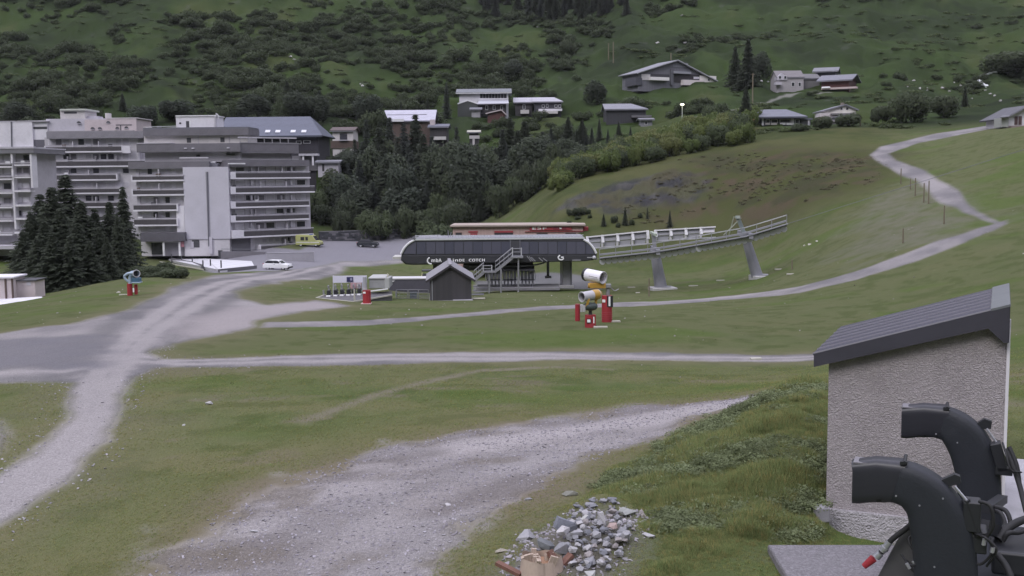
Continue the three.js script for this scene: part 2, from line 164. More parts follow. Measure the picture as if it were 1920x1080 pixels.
const A_low = new Area([[490, 604], [700, 600], [860, 588], [1000, 576], [1160, 567], [1350, 556], [1500, 537], [1600, 510], [1700, 474], [1800, 440], [1890, 411], [1888, 420], [1810, 455], [1720, 490], [1620, 520], [1500, 549], [1350, 563], [1160, 575], [1000, 583], [860, 595], [700, 609], [490, 614]]);
const A_up = new Area([[1890, 420], [1850, 405], [1790, 355], [1740, 320], [1680, 300], [1668, 288], [1720, 268], [1860, 241], [1860, 234], [1760, 250], [1650, 275], [1633, 290], [1650, 305], [1720, 340], [1760, 375], [1800, 398], [1860, 419]]);
const A_near = new Area([[230, 1140], [300, 1060], [390, 985], [560, 895], [760, 832], [960, 797], [1200, 762], [1405, 744], [1400, 753], [1300, 787], [1180, 832], [1040, 892], [880, 975], [790, 1060], [740, 1140]]);
const A_arc = new Area([[-30, 780], [0, 792], [18, 815], [0, 845], [-30, 860]]), A_lot = new Area([[440, 470], [560, 468], [590, 452], [680, 447], [780, 442], [764, 486], [640, 490], [520, 508], [400, 512], [360, 490]]);
const A_hill = new Area([[1286, 224], [1380, 205], [1440, 190], [1530, 171], [1560, 173], [1440, 193], [1384, 208], [1296, 226]]), A_pale = new Area([[560, 788], [640, 760], [760, 722], [900, 692], [1040, 686], [1150, 692], [1150, 695], [1040, 690], [900, 697], [760, 729], [640, 768], [570, 795]]);
const A_lotL = new Area([[-60, 642], [0, 634], [190, 629], [215, 645], [205, 668], [190, 688], [0, 693], [-60, 695]]), A_beach = new Area([[340, 600], [430, 575], [500, 573], [590, 564], [648, 573], [520, 592], [480, 612], [400, 627], [330, 640]]);
const A_rock = new Area([[1040, 400], [1060, 375], [1150, 345], [1270, 318], [1325, 335], [1320, 372], [1250, 378], [1150, 400]], 120), A_heath = new Area([[1200, 400], [1300, 300], [1420, 285], [1640, 295], [1600, 350], [1480, 395], [1380, 420], [1280, 420]], 120), A_bare = new Area([[1590, 470], [1640, 380], [1720, 340], [1790, 390], [1850, 420], [1750, 455], [1650, 480]]), A_plat = new Area([[885, 549], [1130, 543], [1130, 524], [890, 526]]), A_slabs = new Area([[380, 508], [470, 498], [520, 486], [400, 470], [300, 472]], 100);
const A_bank = new Area([[1080, 920], [1180, 850], [1300, 800], [1420, 748], [1550, 700], [1600, 760], [1560, 1030], [1450, 1040], [1330, 1090], [1180, 1090], [1200, 960]]), A_pile = new Area([[925, 1090], [975, 1000], [1040, 972], [1130, 935], [1212, 958], [1226, 985], [1180, 1035], [1165, 1092]]);
for (let i = 0; i < NR; i++) { const r = RINGS[i]; if (r < 165 || r > 215) continue; for (let j = 0; j < NP; j++) { const a = PHIS[j], x = r * Math.sin(a), z = -r * Math.cos(a), s = A_rock.sd(x, z, 6); if (s < 1) { const w = sstep(1, -2.5, s); HG[i * NP + j] += w * (2.2 * (Math.abs(fbm(x / 3.2, z / 5, 4) - 0.5) - 0.12) + 0.9 * (fbm(x / 1.2, z / 2, 3) - 0.5)); } } }
class Line { constructor(px, rmin) { this.q = px.map(([u, v]) => { const p = pix(u, v, rmin); return [p.x, p.z]; }); } d(x, z, lim = 3) { let d = lim * lim; const q = this.q; for (let i = 1; i < q.length; i++) { const [x1, z1] = q[i - 1], [x2, z2] = q[i]; if (x < Math.min(x1, x2) - lim || x > Math.max(x1, x2) + lim || z < Math.min(z1, z2) - lim || z > Math.max(z1, z2) + lim) continue; const ex = x2 - x1, ez = z2 - z1, t = clamp(((x - x1) * ex + (z - z1) * ez) / (ex * ex + ez * ez)), dx = x - x1 - ex * t, dz = z - z1 - ez * t; d = Math.min(d, dx * dx + dz * dz); } return Math.sqrt(d); } }
const RUTS = [[[-20, 930], [70, 872], [135, 800], [172, 725], [210, 670], [262, 615], [330, 566], [420, 528], [560, 503]], [[-20, 968], [100, 890], [172, 810], [205, 730], [238, 672], [300, 615], [375, 568], [470, 524], [600, 500]], [[240, 660], [330, 676], [500, 671], [960, 665], [1560, 665]], [[250, 676], [340, 683], [500, 678], [960, 673], [1560, 670]], [[0, 700], [120, 696], [230, 680], [330, 676]], [[420, 1010], [560, 945], [760, 880], [960, 832], [1180, 790], [1380, 752]], [[620, 1040], [760, 955], [920, 890], [1080, 845], [1260, 785]]].map((l) => new Line(l));
const A_sand = new Area([[820, 838], [1000, 806], [1200, 776], [1400, 746], [1404, 753], [1290, 782], [1150, 806], [1000, 828], [860, 852]]);
const C = { g1: [0.092, 0.126, 0.044], g2: [0.142, 0.154, 0.072], dry: [0.18, 0.162, 0.088], olive: [0.114, 0.126, 0.06], bank: [0.072, 0.098, 0.034], lush: [0.09, 0.125, 0.036], gravel: [0.372, 0.348, 0.353], gravelD: [0.25, 0.238, 0.25], gravelP: [0.475, 0.442, 0.445], beach: [0.47, 0.425, 0.43], earth: [0.2, 0.165, 0.135], asph: [0.23, 0.225, 0.255], mt1: [0.028, 0.042, 0.017], mt2: [0.042, 0.066, 0.021], mt3: [0.064, 0.076, 0.029], mtD: [0.022, 0.031, 0.016], rock: [0.108, 0.104, 0.106], heath: [0.088, 0.07, 0.045], conc: [0.42, 0.41, 0.43] };
const near2 = (x, z) => fbm(x / 1.1, z / 1.1, 4);
function groundLook(x, z, r, y) { // [colour, kind]
  const a = Math.atan2(x, -z), n1 = fbm(x / 14, z / 14, 4), n2 = fbm(x / 2.6 + 9, z / 2.6, 4), n3 = near2(x, z), streak = fbm(a * 60, Math.log(r) * 26, 3);
  let c = mix3(C.g1, C.g2, sstep(0.35, 0.65, 0.55 * n1 + 0.3 * n2 + 0.15 * streak + 0.12 * sstep(25, 60, r))); c = mix3(c, C.dry, 0.5 * sstep(0.5, 0.7, 0.5 * n2 + 0.5 * fbm(x / 5 + 70, z / 5, 4)));
  c = mix3(c, C.olive, 0.7 * sstep(34, 60, r));
  c = mix3(c, [0.06, 0.085, 0.024], sstep(0.52, 0.68, n3) * 0.45); c = mix3(c, C.earth, 0.55 * sstep(0.62, 0.74, fbm(x / 3.1 + 20, z / 2.2 + 7, 5)) * sstep(70, 30, r)); c = mix3(c, [0.085, 0.13, 0.03], 0.6 * sstep(0.5, 0.7, fbm(x / 7 + 33, z / 5, 4)));
  let kind = 'meadow';
  if (r < 60) { const b = A_bank.sd(x, z, 3); if (b < 0.6) c = mix3(c, mix3(C.bank, C.lush, sstep(0.4, 0.6, n2)), sstep(0.6, -0.8, b + (n2 - 0.5))); }
  const edge = sstep(118, 210, r) * sstep(-0.04, 0.06, 0.30 - a);
  const far = Math.max(sstep(205, 260, r), 0.0);
  if (far > 0) {
    const k1 = fbm(x / 38, z / 38, 5), k2 = fbm(x / 9 + 31, z / 9, 4), k3 = fbm(a * 40, r / 40, 4);
    let m = mix3(C.mt1, C.mt2, sstep(0.4, 0.62, 0.5 * k1 + 0.25 * k2 + 0.25 * k3)); m = mix3(m, C.mt3, 0.7 * sstep(0.55, 0.75, 0.45 * k1 + 0.55 * k3)); m = mix3(m, C.mtD, 0.85 * sstep(0.52, 0.66, k2) * sstep(0.62, 0.42, k1)); m = mix3(m, C.rock, 0.4 * sstep(0.76, 0.84, fbm(x / 6 + 11, z / 6 + 3, 4)));
    c = mix3(c, m, far); if (r > 232) kind = 'mountainside';
  }
  if (r > 128 && r < 240) { const kn = sstep(128, 165, r) * sstep(0.36, 0.3, a) * sstep(-0.02, 0.06, a); c = mix3(c, mix3([0.05, 0.064, 0.022], [0.085, 0.088, 0.036], sstep(0.38, 0.62, 0.5 * n1 + 0.5 * n2)), 0.8 * kn); const s = A_heath.sd(x, z, 14); if (s < 14) { c = mix3(c, mix3(mix3(C.heath, [0.066, 0.074, 0.027], sstep(0.35, 0.6, n2)), [0.052, 0.055, 0.028], 0.8 * sstep(0.5, 0.66, fbm(x / 4, z / 4 + 8, 4))), sstep(12, -6, s + 14 * (n1 - 0.5))); } const q = A_rock.sd(x, z, 10) + 6 * (n2 - 0.5); if (q < 2) { { const rk = fbm(x / 2.4, (y + z * 0.25) * 1.3, 4); c = mix3(c, mix3(mix3(C.rock, [0.05, 0.05, 0.062], sstep(0.35, 0.55, rk)), mix3(C.olive, C.heath, n1), 0.9 * sstep(0.48, 0.62, fbm(x / 4 + 3, z / 3, 4))), 0.85 * sstep(2.5, -3, q)); } if (q < 0) kind = 'rock_cut'; } }
  if (r > 70 && r < 170) { const s = A_bare.sd(x, z, 8) + 12 * (n2 - 0.5); if (s < 4) c = mix3(c, mix3([0.2, 0.185, 0.165], C.olive, n3), 0.75 * sstep(4, -4, s)); }
  const road = (A, w, nA, col, k) => { const s = A.sd(x, z, 6) + nA * (fbm(x / (0.6 + r * 0.02), z / (0.6 + r * 0.02), 4) - 0.5) * 2; if (s < w) { const t = sstep(w, -w, s); c = mix3(c, col(s), t); if (s < 0) kind = k; } };
  const wear = () => { const g = sstep(0.35, 0.68, 0.5 * n2 + 0.5 * streak); let w = mix3(mix3(C.gravelD, C.gravel, g), C.gravelP, 0.7 * sstep(0.5, 0.72, n1)); if (r < 190) { let d = 3; for (let i = 0; i < 5; i++) d = Math.min(d, RUTS[i].d(x, z, 3)); w = mix3(mix3(w, [0.2, 0.195, 0.2], 0.6 * sstep(0.6, 1.4, d) * sstep(3, 1.8, d)), C.gravelP, 0.8 * sstep(0.75, 0.2, d + 0.5 * (n3 - 0.5))); } return w; };
  if (r < 60) { const s0 = A_near.sd(x, z, 6); if (s0 < 5.5) c = mix3(c, mix3(C.dry, [0.14, 0.14, 0.066], n3), 0.55 * sstep(5, 0.5, s0 + 5 * (n2 - 0.5))); if (s0 < 2) c = mix3(c, mix3(C.earth, C.dry, n2), 0.85 * sstep(1.9, -0.4, s0 + 2.6 * (n2 - 0.5))); road(A_near, 0.7, 1.5, () => { let w = mix3(mix3([0.27, 0.245, 0.24], C.gravel, sstep(0.38, 0.58, 0.6 * n2 + 0.4 * n1)), C.gravelP, 0.6 * sstep(0.5, 0.65, fbm(x / 3 + 4, z / 1.1, 4))); const d = Math.min(RUTS[5].d(x, z), RUTS[6].d(x, z)); w = mix3(w, C.gravelP, 0.45 * sstep(0.8, 0.2, d + 0.6 * (n3 - 0.5))); return mix3(w, [0.24, 0.21, 0.18], 0.6 * sstep(0.5, 0.7, n3) * sstep(0.45, 0.6, fbm(x / 2 + 2, z / 2, 3))); }, 'gravel_track'); const s2 = A_sand.sd(x, z, 3) + 1.1 * (n2 - 0.5); if (s2 < 0.5 && kind === 'gravel_track') c = mix3(c, mix3([0.56, 0.515, 0.52], C.gravelP, n3), 0.85 * sstep(0.5, -0.5, s2)); const s1 = A_pile.sd(x, z, 4); if (s1 < 0.8) c = mix3(c, mix3([0.13, 0.115, 0.1], [0.2, 0.19, 0.18], n3), 0.8 * sstep(0.6, -0.5, s1 + 1.2 * (n2 - 0.5))); road(A_pale, 0.3, 0.25, () => mix3(C.dry, C.gravelD, 0.3), 'footpath'); road(A_arc, 0.4, 0.3, () => C.gravel, 'gravel_track'); }
  { const e = A_main.sd(x, z, 5); if (e < 4 && r < 140) c = mix3(c, mix3(C.dry, [0.19, 0.172, 0.125], n3), 0.55 * sstep(3.2, 0, e + 4 * (n2 - 0.5))); }
  road(A_main, 0.25 + r * 0.004, 0.25 + r * 0.006, () => { let w = wear(); const l = A_lotL.sd(x, z, 6); w = mix3(w, mix3(C.asph, C.gravelD, n2), 0.9 * sstep(1.2, -1.2, l + 2 * (n2 - 0.5))); const b = A_beach.sd(x, z, 6); w = mix3(w, C.beach, 0.85 * sstep(1, -1.4, b + 1.5 * (n2 - 0.5))); return w; }, 'gravel_road');
  road(A_low, 0.35, 0.5, wear, 'dirt_path'); road(A_up, 0.4, 0.6, wear, 'dirt_path');
  if (r > 90) { road(A_lot, 0.8, 0.5, () => mix3(C.asph, [0.27, 0.26, 0.285], n1), 'car_park'); if (r < 200) { road(A_plat, 0.4, 0.4, () => mix3([0.13, 0.13, 0.135], [0.19, 0.19, 0.19], n2), 'loading_platform'); } if (r > 220) road(A_hill, 0.5, 0.4, () => [0.19, 0.19, 0.17], 'hill_road'); }
  return [c, kind];
}
{
  const NV = NR * NP, pos = new Float32Array(NV * 3), col = new Float32Array(NV * 3), nor = new Float32Array(NV * 3), kinds = [], kid = new Uint8Array(NV);
  for (let i = 0; i < NR; i++) for (let j = 0; j < NP; j++) { const k = i * NP + j, r = RINGS[i], a = PHIS[j], x = r * Math.sin(a), z = -r * Math.cos(a), y = HG[k]; pos.set([x, y, z], k * 3); const [c, kd] = groundLook(x, z, r, y); col.set(c, k * 3); let q = kinds.indexOf(kd); if (q < 0) { q = kinds.length; kinds.push(kd); } kid[k] = q; }
  const P = (k) => [pos[3 * k], pos[3 * k + 1], pos[3 * k + 2]];
  for (let i = 0; i < NR; i++) for (let j = 0; j < NP; j++) { const k = i * NP + j, a = P(k - (i > 0 ? NP : 0)), b = P(k + (i < NR - 1 ? NP : 0)), c = P(i * NP + (j > 0 ? j - 1 : NP - 2)), d = P(i * NP + (j < NP - 1 ? j + 1 : 1)), u = [b[0] - a[0], b[1] - a[1], b[2] - a[2]], v = [d[0] - c[0], d[1] - c[1], d[2] - c[2]]; let n = [v[1] * u[2] - v[2] * u[1], v[2] * u[0] - v[0] * u[2], v[0] * u[1] - v[1] * u[0]]; const l = Math.hypot(...n) || 1, s = n[1] < 0 ? -1 / l : 1 / l; nor.set([n[0] * s, n[1] * s, n[2] * s], k * 3); }
  const tris = kinds.map(() => []);
  for (let i = 0; i < NR - 1; i++) for (let j = 0; j < NP - 1; j++) { const a = i * NP + j, b = a + 1, c = a + NP, d = c + 1; const put = (p, q, s) => { const x = kid[p], y = kid[q], z = kid[s]; tris[x === y || x === z ? x : y].push(p, q, s); }; put(a, b, d); put(a, d, c); }
  const gm = new THREE.MeshPhysicalMaterial({ vertexColors: true, specularIntensity: 0.12, roughness: 0.95, map: TG1, bumpMap: TB1, bumpScale: 0.025 }), rm = new THREE.MeshPhysicalMaterial({ vertexColors: true, specularIntensity: 0.3, roughness: 0.95, map: rep(T_rough, 0.55), bumpMap: rep(T_roughB, 0.55), bumpScale: 0.02 });
  const LBL = { meadow: 'short mown green grass of the ski slope', mountainside: 'steep dark green mountainside above the village', gravel_track: 'grey gravel track across the foreground', gravel_road: 'pale grey gravel road with tyre tracks', dirt_path: 'narrow dirt path climbing the slope', car_park: 'grey asphalt car park', rock_cut: 'dark shale rock face of the cut knoll', footpath: 'faint pale trail in the grass', loading_platform: 'grey gravel platform under the lift station', hill_road: 'narrow pale road to the upper chalets' };
  kinds.forEach((kd, q) => { const t = tris[q]; if (!t.length) return; const m = new Map(), idx = new Uint32Array(t.length); let n = 0; for (let i = 0; i < t.length; i++) { let e = m.get(t[i]); if (e === undefined) { e = n++; m.set(t[i], e); } idx[i] = e; }
    const p = new Float32Array(n * 3), cc = new Float32Array(n * 3), nn = new Float32Array(n * 3), uv = new Float32Array(n * 2); for (const [o, e] of m) { for (let k = 0; k < 3; k++) { p[3 * e + k] = pos[3 * o + k]; cc[3 * e + k] = col[3 * o + k]; nn[3 * e + k] = nor[3 * o + k]; } uv[2 * e] = pos[3 * o]; uv[2 * e + 1] = pos[3 * o + 2]; }
    const g = new THREE.BufferGeometry(); g.setAttribute('position', new THREE.BufferAttribute(p, 3)); g.setAttribute('normal', new THREE.BufferAttribute(nn, 3)); g.setAttribute('color', new THREE.BufferAttribute(cc, 3)); g.setAttribute('uv', new THREE.BufferAttribute(uv, 2)); g.setIndex(new THREE.BufferAttribute(idx, 1));
    const o = fin(new THREE.Mesh(g, /gravel|dirt|rock/.test(kd) ? rm : gm)); o.name = numbered(kd); LAB(o, LBL[kd], null, null, 'structure'); scene.add(o); });
}
// ---------------------------------------------------------------- the roughcast shelter on the right
{
  const f = new Fac(1882, 1000, 16.5, -24), t = thing('equipment_shelter', 'small roughcast shelter with a dark sloping metal roof at the right edge', 'shelter', f.o, f.yaw);
  const xl = f.p(1551, 840)[0], xr = f.p(1884, 800)[0], dep = 2.9, gy = -0.25, yp = f.p(1700, 968)[1];
  const ytl = f.p(1551, 672)[1], ytr = f.p(1884, 596)[1];
  const rough = new THREE.MeshStandardMaterial({ color: new THREE.Color().setRGB(0.51, 0.462, 0.48), roughness: 0.95, map: rep(T_roughS, 0.85), bumpMap: rep(T_roughB, 0.85), bumpScale: 0.02 });
  const wall = extrude([[xl, yp], [xr, yp], [xr, ytr], [xl, ytl]], -dep, 0); part(t, 'wall', wall, rough);
  part(t, 'plinth', (() => { const g = bx(xl - 0.07, xr + 0.05, gy - 0.3, yp, -dep - 0.05, 0.09); const p = g.attributes.position; for (let i = 0; i < p.count; i++) if (p.getY(i) < gy) { if (p.getX(i) < 0) p.setX(i, p.getX(i) - 0.09); if (p.getZ(i) > 0) p.setZ(i, p.getZ(i) + 0.07); } g.computeVertexNormals(); return g; })(), M(0.5, 0.475, 0.5, { map: rep(T_stain, 0.5), bumpMap: rep(T_roughB, 0.5), bumpScale: 0.03 }));
  part(t, 'corner_trim', bx(xr - 0.01, xr + 0.035, yp, ytr - 0.02, -0.06, 0.022), M(0.72, 0.7, 0.74));
  // roof: eave on the left, high end on the right
  const E = f.p(1526, 664, 0.22), K = f.p(1858, 583, 0.22), T2 = f.p(1893, 574, 0.22), s = (K[1] - E[1]) / (K[0] - E[0]), zb = -dep - 0.3, zf = 0.22;
  const yAt = (x) => E[1] + s * (x - E[0]);
  const rm = M(0.052, 0.05, 0.066, { roughness: 0.55, map: TS2 }), sheet = M(0.06, 0.056, 0.085, { roughness: 0.45, map: TS2 });
  part(t, 'fascia', extrude([[E[0], E[1] - 0.21], [E[0], E[1] - 0.004], [K[0], K[1] - 0.004], [T2[0], T2[1] - 0.004], [T2[0], T2[1] - 0.56], [T2[0] - 0.06, T2[1] - 0.56], [K[0] - 0.03, yAt(K[0]) - 0.27]], zf - 0.045, zf), rm);
  part(t, 'roof_deck', slab([[E[0] + 0.01, E[1] - 0.02, zf - 0.05], [K[0], K[1] - 0.02, zf - 0.05], [K[0], K[1] - 0.02, zb], [E[0] + 0.01, E[1] - 0.02, zb]], 0.1), rm);
  const n = 7, pitch = (zf - zb) / n;
  for (let i = 0; i < n; i++) { const z1 = zf - i * pitch - 0.012, z0 = z1 - pitch + 0.03, o = 0; const x0 = E[0] - 0.02 + o; part(t, 'roof_sheet', slab([[x0, yAt(x0) + 0.012, z1], [K[0] + 0.005, K[1] + 0.012, z1], [K[0] + 0.005, K[1] + 0.012, z0], [x0, yAt(x0) + 0.012, z0]], 0.03), sheet); part(t, 'roof_seam', beam([x0, yAt(x0) + 0.016, z1 + 0.004], [K[0], K[1] + 0.016, z1 + 0.004], 0.015, 0.022), M(0.27, 0.26, 0.3, { roughness: 0.4 })); }
  part(t, 'ridge_cap', slab([[K[0] - 0.005, K[1] + 0.03, zf + 0.005], [T2[0] + 0.01, T2[1] + 0.03, zf + 0.005], [T2[0] + 0.01, T2[1] + 0.03, zb], [K[0] - 0.005, K[1] + 0.03, zb]], 0.035), M(0.17, 0.18, 0.19, { map: TS2, roughness: 0.5 }));
  part(t, 'end_fascia', bx(T2[0] - 0.02, T2[0] + 0.012, T2[1] - 0.56, T2[1] + 0.02, zb, zf - 0.047), rm);
  // concrete about it
  const q = at(1640, 1046, 14.6), qy = q.y;
  one('concrete_slab', (() => { const c = f.p(1455, 1047, -0.9); return bx(-2.52, 3.2, -0.5, 0, -0.42, 2.6, 0.03); })(), M(0.28, 0.265, 0.285, { map: rep(T_rough, 0.6), bumpMap: rep(T_roughB, 0.9), bumpScale: 0.012 }), 'grey concrete slab under the snow blower at the bottom right', 'slab', [(() => { const p = at(1448, 1047, 14.5); return p.x + 2.6; })(), qy, q.z - 0.1], -0.03, null, 'structure');
  const p1 = at(1880, 960, 17.6), p2 = at(1920, 848, 20.6);
  one('concrete_pad', (() => { const g = bx(-0.9, 2.6, -0.6, 0, -3.9, 0.9, 0.03); return g; })(), M(0.5, 0.49, 0.52, { map: rep(T_stain, 0.4), bumpMap: rep(T_roughB, 0.9), bumpScale: 0.01 }), 'pale concrete pad beside the right wall of the roughcast shelter', 'slab', [f.w(xr + 0.98, 0, 0).x, p1.y + 0.02, p1.z + 0.35], -24 * DEG, null, 'structure');
  const s1 = pix(1535, 968); one('concrete_block', (() => { const g = bx(-0.11, 0.14, -0.08, 0.17, -0.12, 0.12, 0.03); return g; })(), mt.concrete, 'small grey concrete block by the left corner of the roughcast shelter', 'block', [s1.x, s1.y, s1.z], 0.2);
}
// ---------------------------------------------------------------- snow blower with two chutes
function sweep(path, w, h, seg = 28, pow = 5) { // path in the xy plane; w across z, h in the plane; a tube with a rounded square section
  const n = path.length, pos = [], idx = [], uv = []; const cs = []; for (let i = 0; i < seg; i++) { const a = 2 * Math.PI * (i + 0.5) / seg, c = Math.cos(a), s = Math.sin(a), k = (Math.abs(c) ** pow + Math.abs(s) ** pow) ** (-1 / pow); cs.push([c * k, s * k]); }
  let L = 0; for (let i = 0; i < n; i++) { const a = path[Math.max(0, i - 1)], b = path[Math.min(n - 1, i + 1)], tx = b[0] - a[0], ty = b[1] - a[1], l = Math.hypot(tx, ty), nx = -ty / l, ny = tx / l; if (i) L += Math.hypot(path[i][0] - path[i - 1][0], path[i][1] - path[i - 1][1]); for (let k = 0; k <= seg; k++) { const [c, s] = cs[k % seg]; pos.push(path[i][0] + nx * h[i] / 2 * s, path[i][1] + ny * h[i] / 2 * s, c * w[i] / 2); uv.push(k / seg * 1.6, L); } }
  for (let i = 0; i < n - 1; i++) for (let k = 0; k < seg; k++) { const a = i * (seg + 1) + k, b = a + 1, c = a + seg + 1, d = c + 1; idx.push(a, b, c, b, d, c); }
  const g = new THREE.BufferGeometry(); g.setAttribute('position', new THREE.Float32BufferAttribute(pos, 3)); g.setAttribute('uv', new THREE.Float32BufferAttribute(uv, 2)); g.setIndex(idx); g.computeVertexNormals(); return g;
}
{
  const f = new Fac(1760, 1120, 12.3, -22); f.o.y = groundY(f.o.x, f.o.z);
  const t = thing('snow_blower', 'black snow blower with two curved discharge chutes and hydraulic hoses on the concrete slab', 'snow blower', f.o, f.yaw);
  const steel = M(0.021, 0.024, 0.033, { roughness: 0.6, map: rep(T_grain, 1.2), bumpMap: TB1, bumpScale: 0.002 }), steel2 = M(0.03, 0.03, 0.04, { roughness: 0.4, map: TS2 }), lip = M(0.2, 0.19, 0.21, { roughness: 0.45 });
  function chute(dz, px) { // px: pixel centre line with heights in pixels, all in the plane z = dz
    const P = px.mid.map(([u, v]) => f.p(u, v, dz)), sc = (u, v) => { const a = f.p(u, v - 5, dz), b = f.p(u, v + 5, dz); return Math.abs(a[1] - b[1]) / 10; }, k = sc(...px.mid[0]);
    const crv = new THREE.CatmullRomCurve3(P.map((p) => V(p[0], p[1], 0))), N = 26, pts = [], hs = []; for (let i = 0; i <= N; i++) { const q = crv.getPoint(i / N), x = i / N * (px.h.length - 1), a = Math.floor(Math.min(x, px.h.length - 2.001)), b = x - a; pts.push([q.x, q.y]); hs.push(lerp(px.h[a], px.h[a + 1], b) * k); }
    const body = part(t, 'chute', sweep(pts, hs.map((h) => Math.min(h, 0.5) * 0.72), hs), steel); body.position.z = dz;
    const O = px.out, a = f.p(O[0], (O[1] + O[3]) / 2, dz), b = f.p(O[2], (O[1] + O[3]) / 2, dz), oh = (O[3] - O[1]) * k * 1.02, ow = 0.32;
    const out = part(t, 'discharge_hood', sweep([[b[0] + 0.02, b[1]], [lerp(a[0], b[0], 0.5), b[1] + 0.002], [a[0] + 0.03, a[1]], [a[0], a[1]]], [ow, ow, ow, ow * 0.99], [oh, oh, oh, oh * 0.985], 32, 6), steel2); out.position.z = dz;
    const inn = part(out, 'hood_lining', sweep([[a[0] - 0.001, a[1]], [a[0] + 0.03, a[1]], [b[0], b[1]]], [ow * 0.97, ow * 0.95, ow * 0.93], [oh * 0.95, oh * 0.94, oh * 0.93], 32, 6), mt.rubber);
    const pl = part(out, 'top_strip', bx(a[0] + 0.005, b[0] + 0.03, a[1] + oh / 2 - 0.004, a[1] + oh / 2 + 0.012, -ow * 0.42, ow * 0.43), lip);
    for (const [u, v] of px.bolts) { const q = f.p(u, v, dz + 0.18); const bo = part(t, 'bolt', new THREE.CylinderGeometry(0.011, 0.011, 0.02, 8).rotateX(Math.PI / 2), mt.galv); bo.position.set(q[0], q[1], dz + 0.175); }
    const hg = f.p(px.hinge[0], px.hinge[1], dz + 0.05); part(t, 'hinge', [bar([hg[0], hg[1], dz - 0.18], [hg[0], hg[1], dz + 0.18], 0.022, 8), bx(hg[0] - 0.05, hg[0] + 0.03, hg[1] - 0.03, hg[1] + 0.01, dz + 0.12, dz + 0.17)], mt.black);
    // bracket, ram and its rod
    const br = px.bracket.map(([u, v]) => f.p(u, v, dz + 0.04)); part(t, 'bracket', extrude(br.map((q) => [q[0], q[1]]), dz - 0.03, dz + 0.06), mt.black);
    const [r0, r1, r2] = px.ram.map(([u, v]) => f.p(u, v, dz + 0.12)); part(t, 'ram_rod', bar([r0[0], r0[1], dz + 0.12], [r1[0], r1[1], dz + 0.12], 0.017, 10), mt.rodSteel); part(t, 'ram_cylinder', bar([r1[0], r1[1], dz + 0.12], [r2[0], r2[1], dz + 0.12], 0.042, 12), mt.blackGloss);
    return k;
  }
  chute(0, { mid: [[1682, 901], [1712, 912], [1740, 936], [1759, 972], [1770, 1030], [1776, 1150]], h: [76, 80, 90, 104, 108, 108], out: [1600, 863, 1694, 940], bolts: [[1680, 930], [1724, 948], [1752, 1063], [1768, 935]], hinge: [1697, 863], bracket: [[1752, 905], [1790, 889], [1800, 893], [1802, 905], [1778, 912]], ram: [[1790, 912], [1812, 938], [1836, 1005]] });
  chute(-2.95, { mid: [[1758, 790], [1784, 798], [1812, 826], [1829, 866], [1836, 920], [1840, 1010]], h: [57, 62, 74, 78, 75, 72], out: [1691, 761, 1776, 819], bolts: [[1755, 814], [1795, 830]], hinge: [1776, 762], bracket: [[1826, 797], [1846, 785], [1860, 790], [1858, 804], [1844, 804]], ram: [[1850, 804], [1870, 832], [1886, 876]] });
  const g = (u, v, z) => { const q = f.p(u, v, z); return [q[0], q[1], z]; };
  part(t, 'control_block', [(() => { const a = g(1806, 938, 0.1), b = g(1838, 998, 0.1); return bx(a[0], b[0], b[1], a[1], -0.1, 0.16, 0.02); })(), (() => { const a = g(1816, 994, 0.1), b = g(1850, 1040, 0.1); return bx(a[0], b[0], b[1], a[1], -0.2, 0.12, 0.02); })()], mt.black);
  part(t, 'valve_block', [(() => { const a = g(1862, 828, -2.8), b = g(1884, 884, -2.8); const m = bx(-0.07, 0.07, -0.2, 0.2, -0.1, 0.1, 0.015); m.rotateZ(0.28); m.translate((a[0] + b[0]) / 2, (a[1] + b[1]) / 2, -2.8); return m; })(), (() => { const a = g(1866, 872, -2.8), b = g(1898, 890, -2.8); return bx(a[0], b[0], b[1], a[1], -2.9, -2.7, 0.015); })()], mt.black);
  part(t, 'gearbox', (() => { const a = g(1858, 1013, -0.9), b = g(1945, 1066, -0.9); return bx(a[0], b[0] + 0.2, b[1], a[1], -1.3, -0.5, 0.04); })(), mt.black);
  part(t, 'auger_housing', (() => { const a = g(1700, 1092, -0.4), b = g(1960, 1180, -0.4); return bx(a[0], b[0], b[1] - 0.1, a[1], -3.2, 0.3, 0.05); })(), steel);
  part(t, 'side_plate', extrude([g(1716, 964, -0.3), g(1736, 1000, -0.3), g(1736, 1110, -0.3), g(1632, 1110, -0.3), g(1680, 1020, -0.3)].map((q) => [q[0], q[1]]), -0.42, -0.36), M(0.1, 0.098, 0.105, { map: TS2, roughness: 0.5 }));
  part(t, 'hose', tube([g(1740, 950, -0.2), g(1706, 985, -0.18), g(1672, 1012, -0.15), g(1652, 1036, -0.15)], 0.034, 20, 9), mt.rubber);
  part(t, 'hose_coupling', [bar(g(1668, 1016, -0.15), g(1654, 1034, -0.15), 0.04, 10), bar(g(1660, 1026, -0.15), g(1657, 1030, -0.15), 0.052, 10), bar(g(1651, 1037, -0.15), g(1643, 1045, -0.15), 0.045, 10)], mt.rodSteel);
  part(t, 'red_cap', bar(g(1638, 1047, -0.15), g(1620, 1062, -0.15), 0.05, 12, 0.036), mt.red);
  const hose = (pts, r) => part(t, 'hose', tube(pts.map(([u, v, z]) => g(u, v, z)), r, 30, 7), mt.rubber);
  hose([[1836, 940, 0.12], [1856, 948, 0.2], [1862, 985, 0.2], [1846, 1012, 0.15]], 0.022); hose([[1825, 1000, 0.1], [1850, 1010, 0.25], [1862, 1030, 0.2], [1838, 1058, 0.1], [1820, 1052, 0.1]], 0.016); hose([[1840, 1004, 0.1], [1868, 1028, 0.2], [1850, 1062, 0.1]], 0.014);
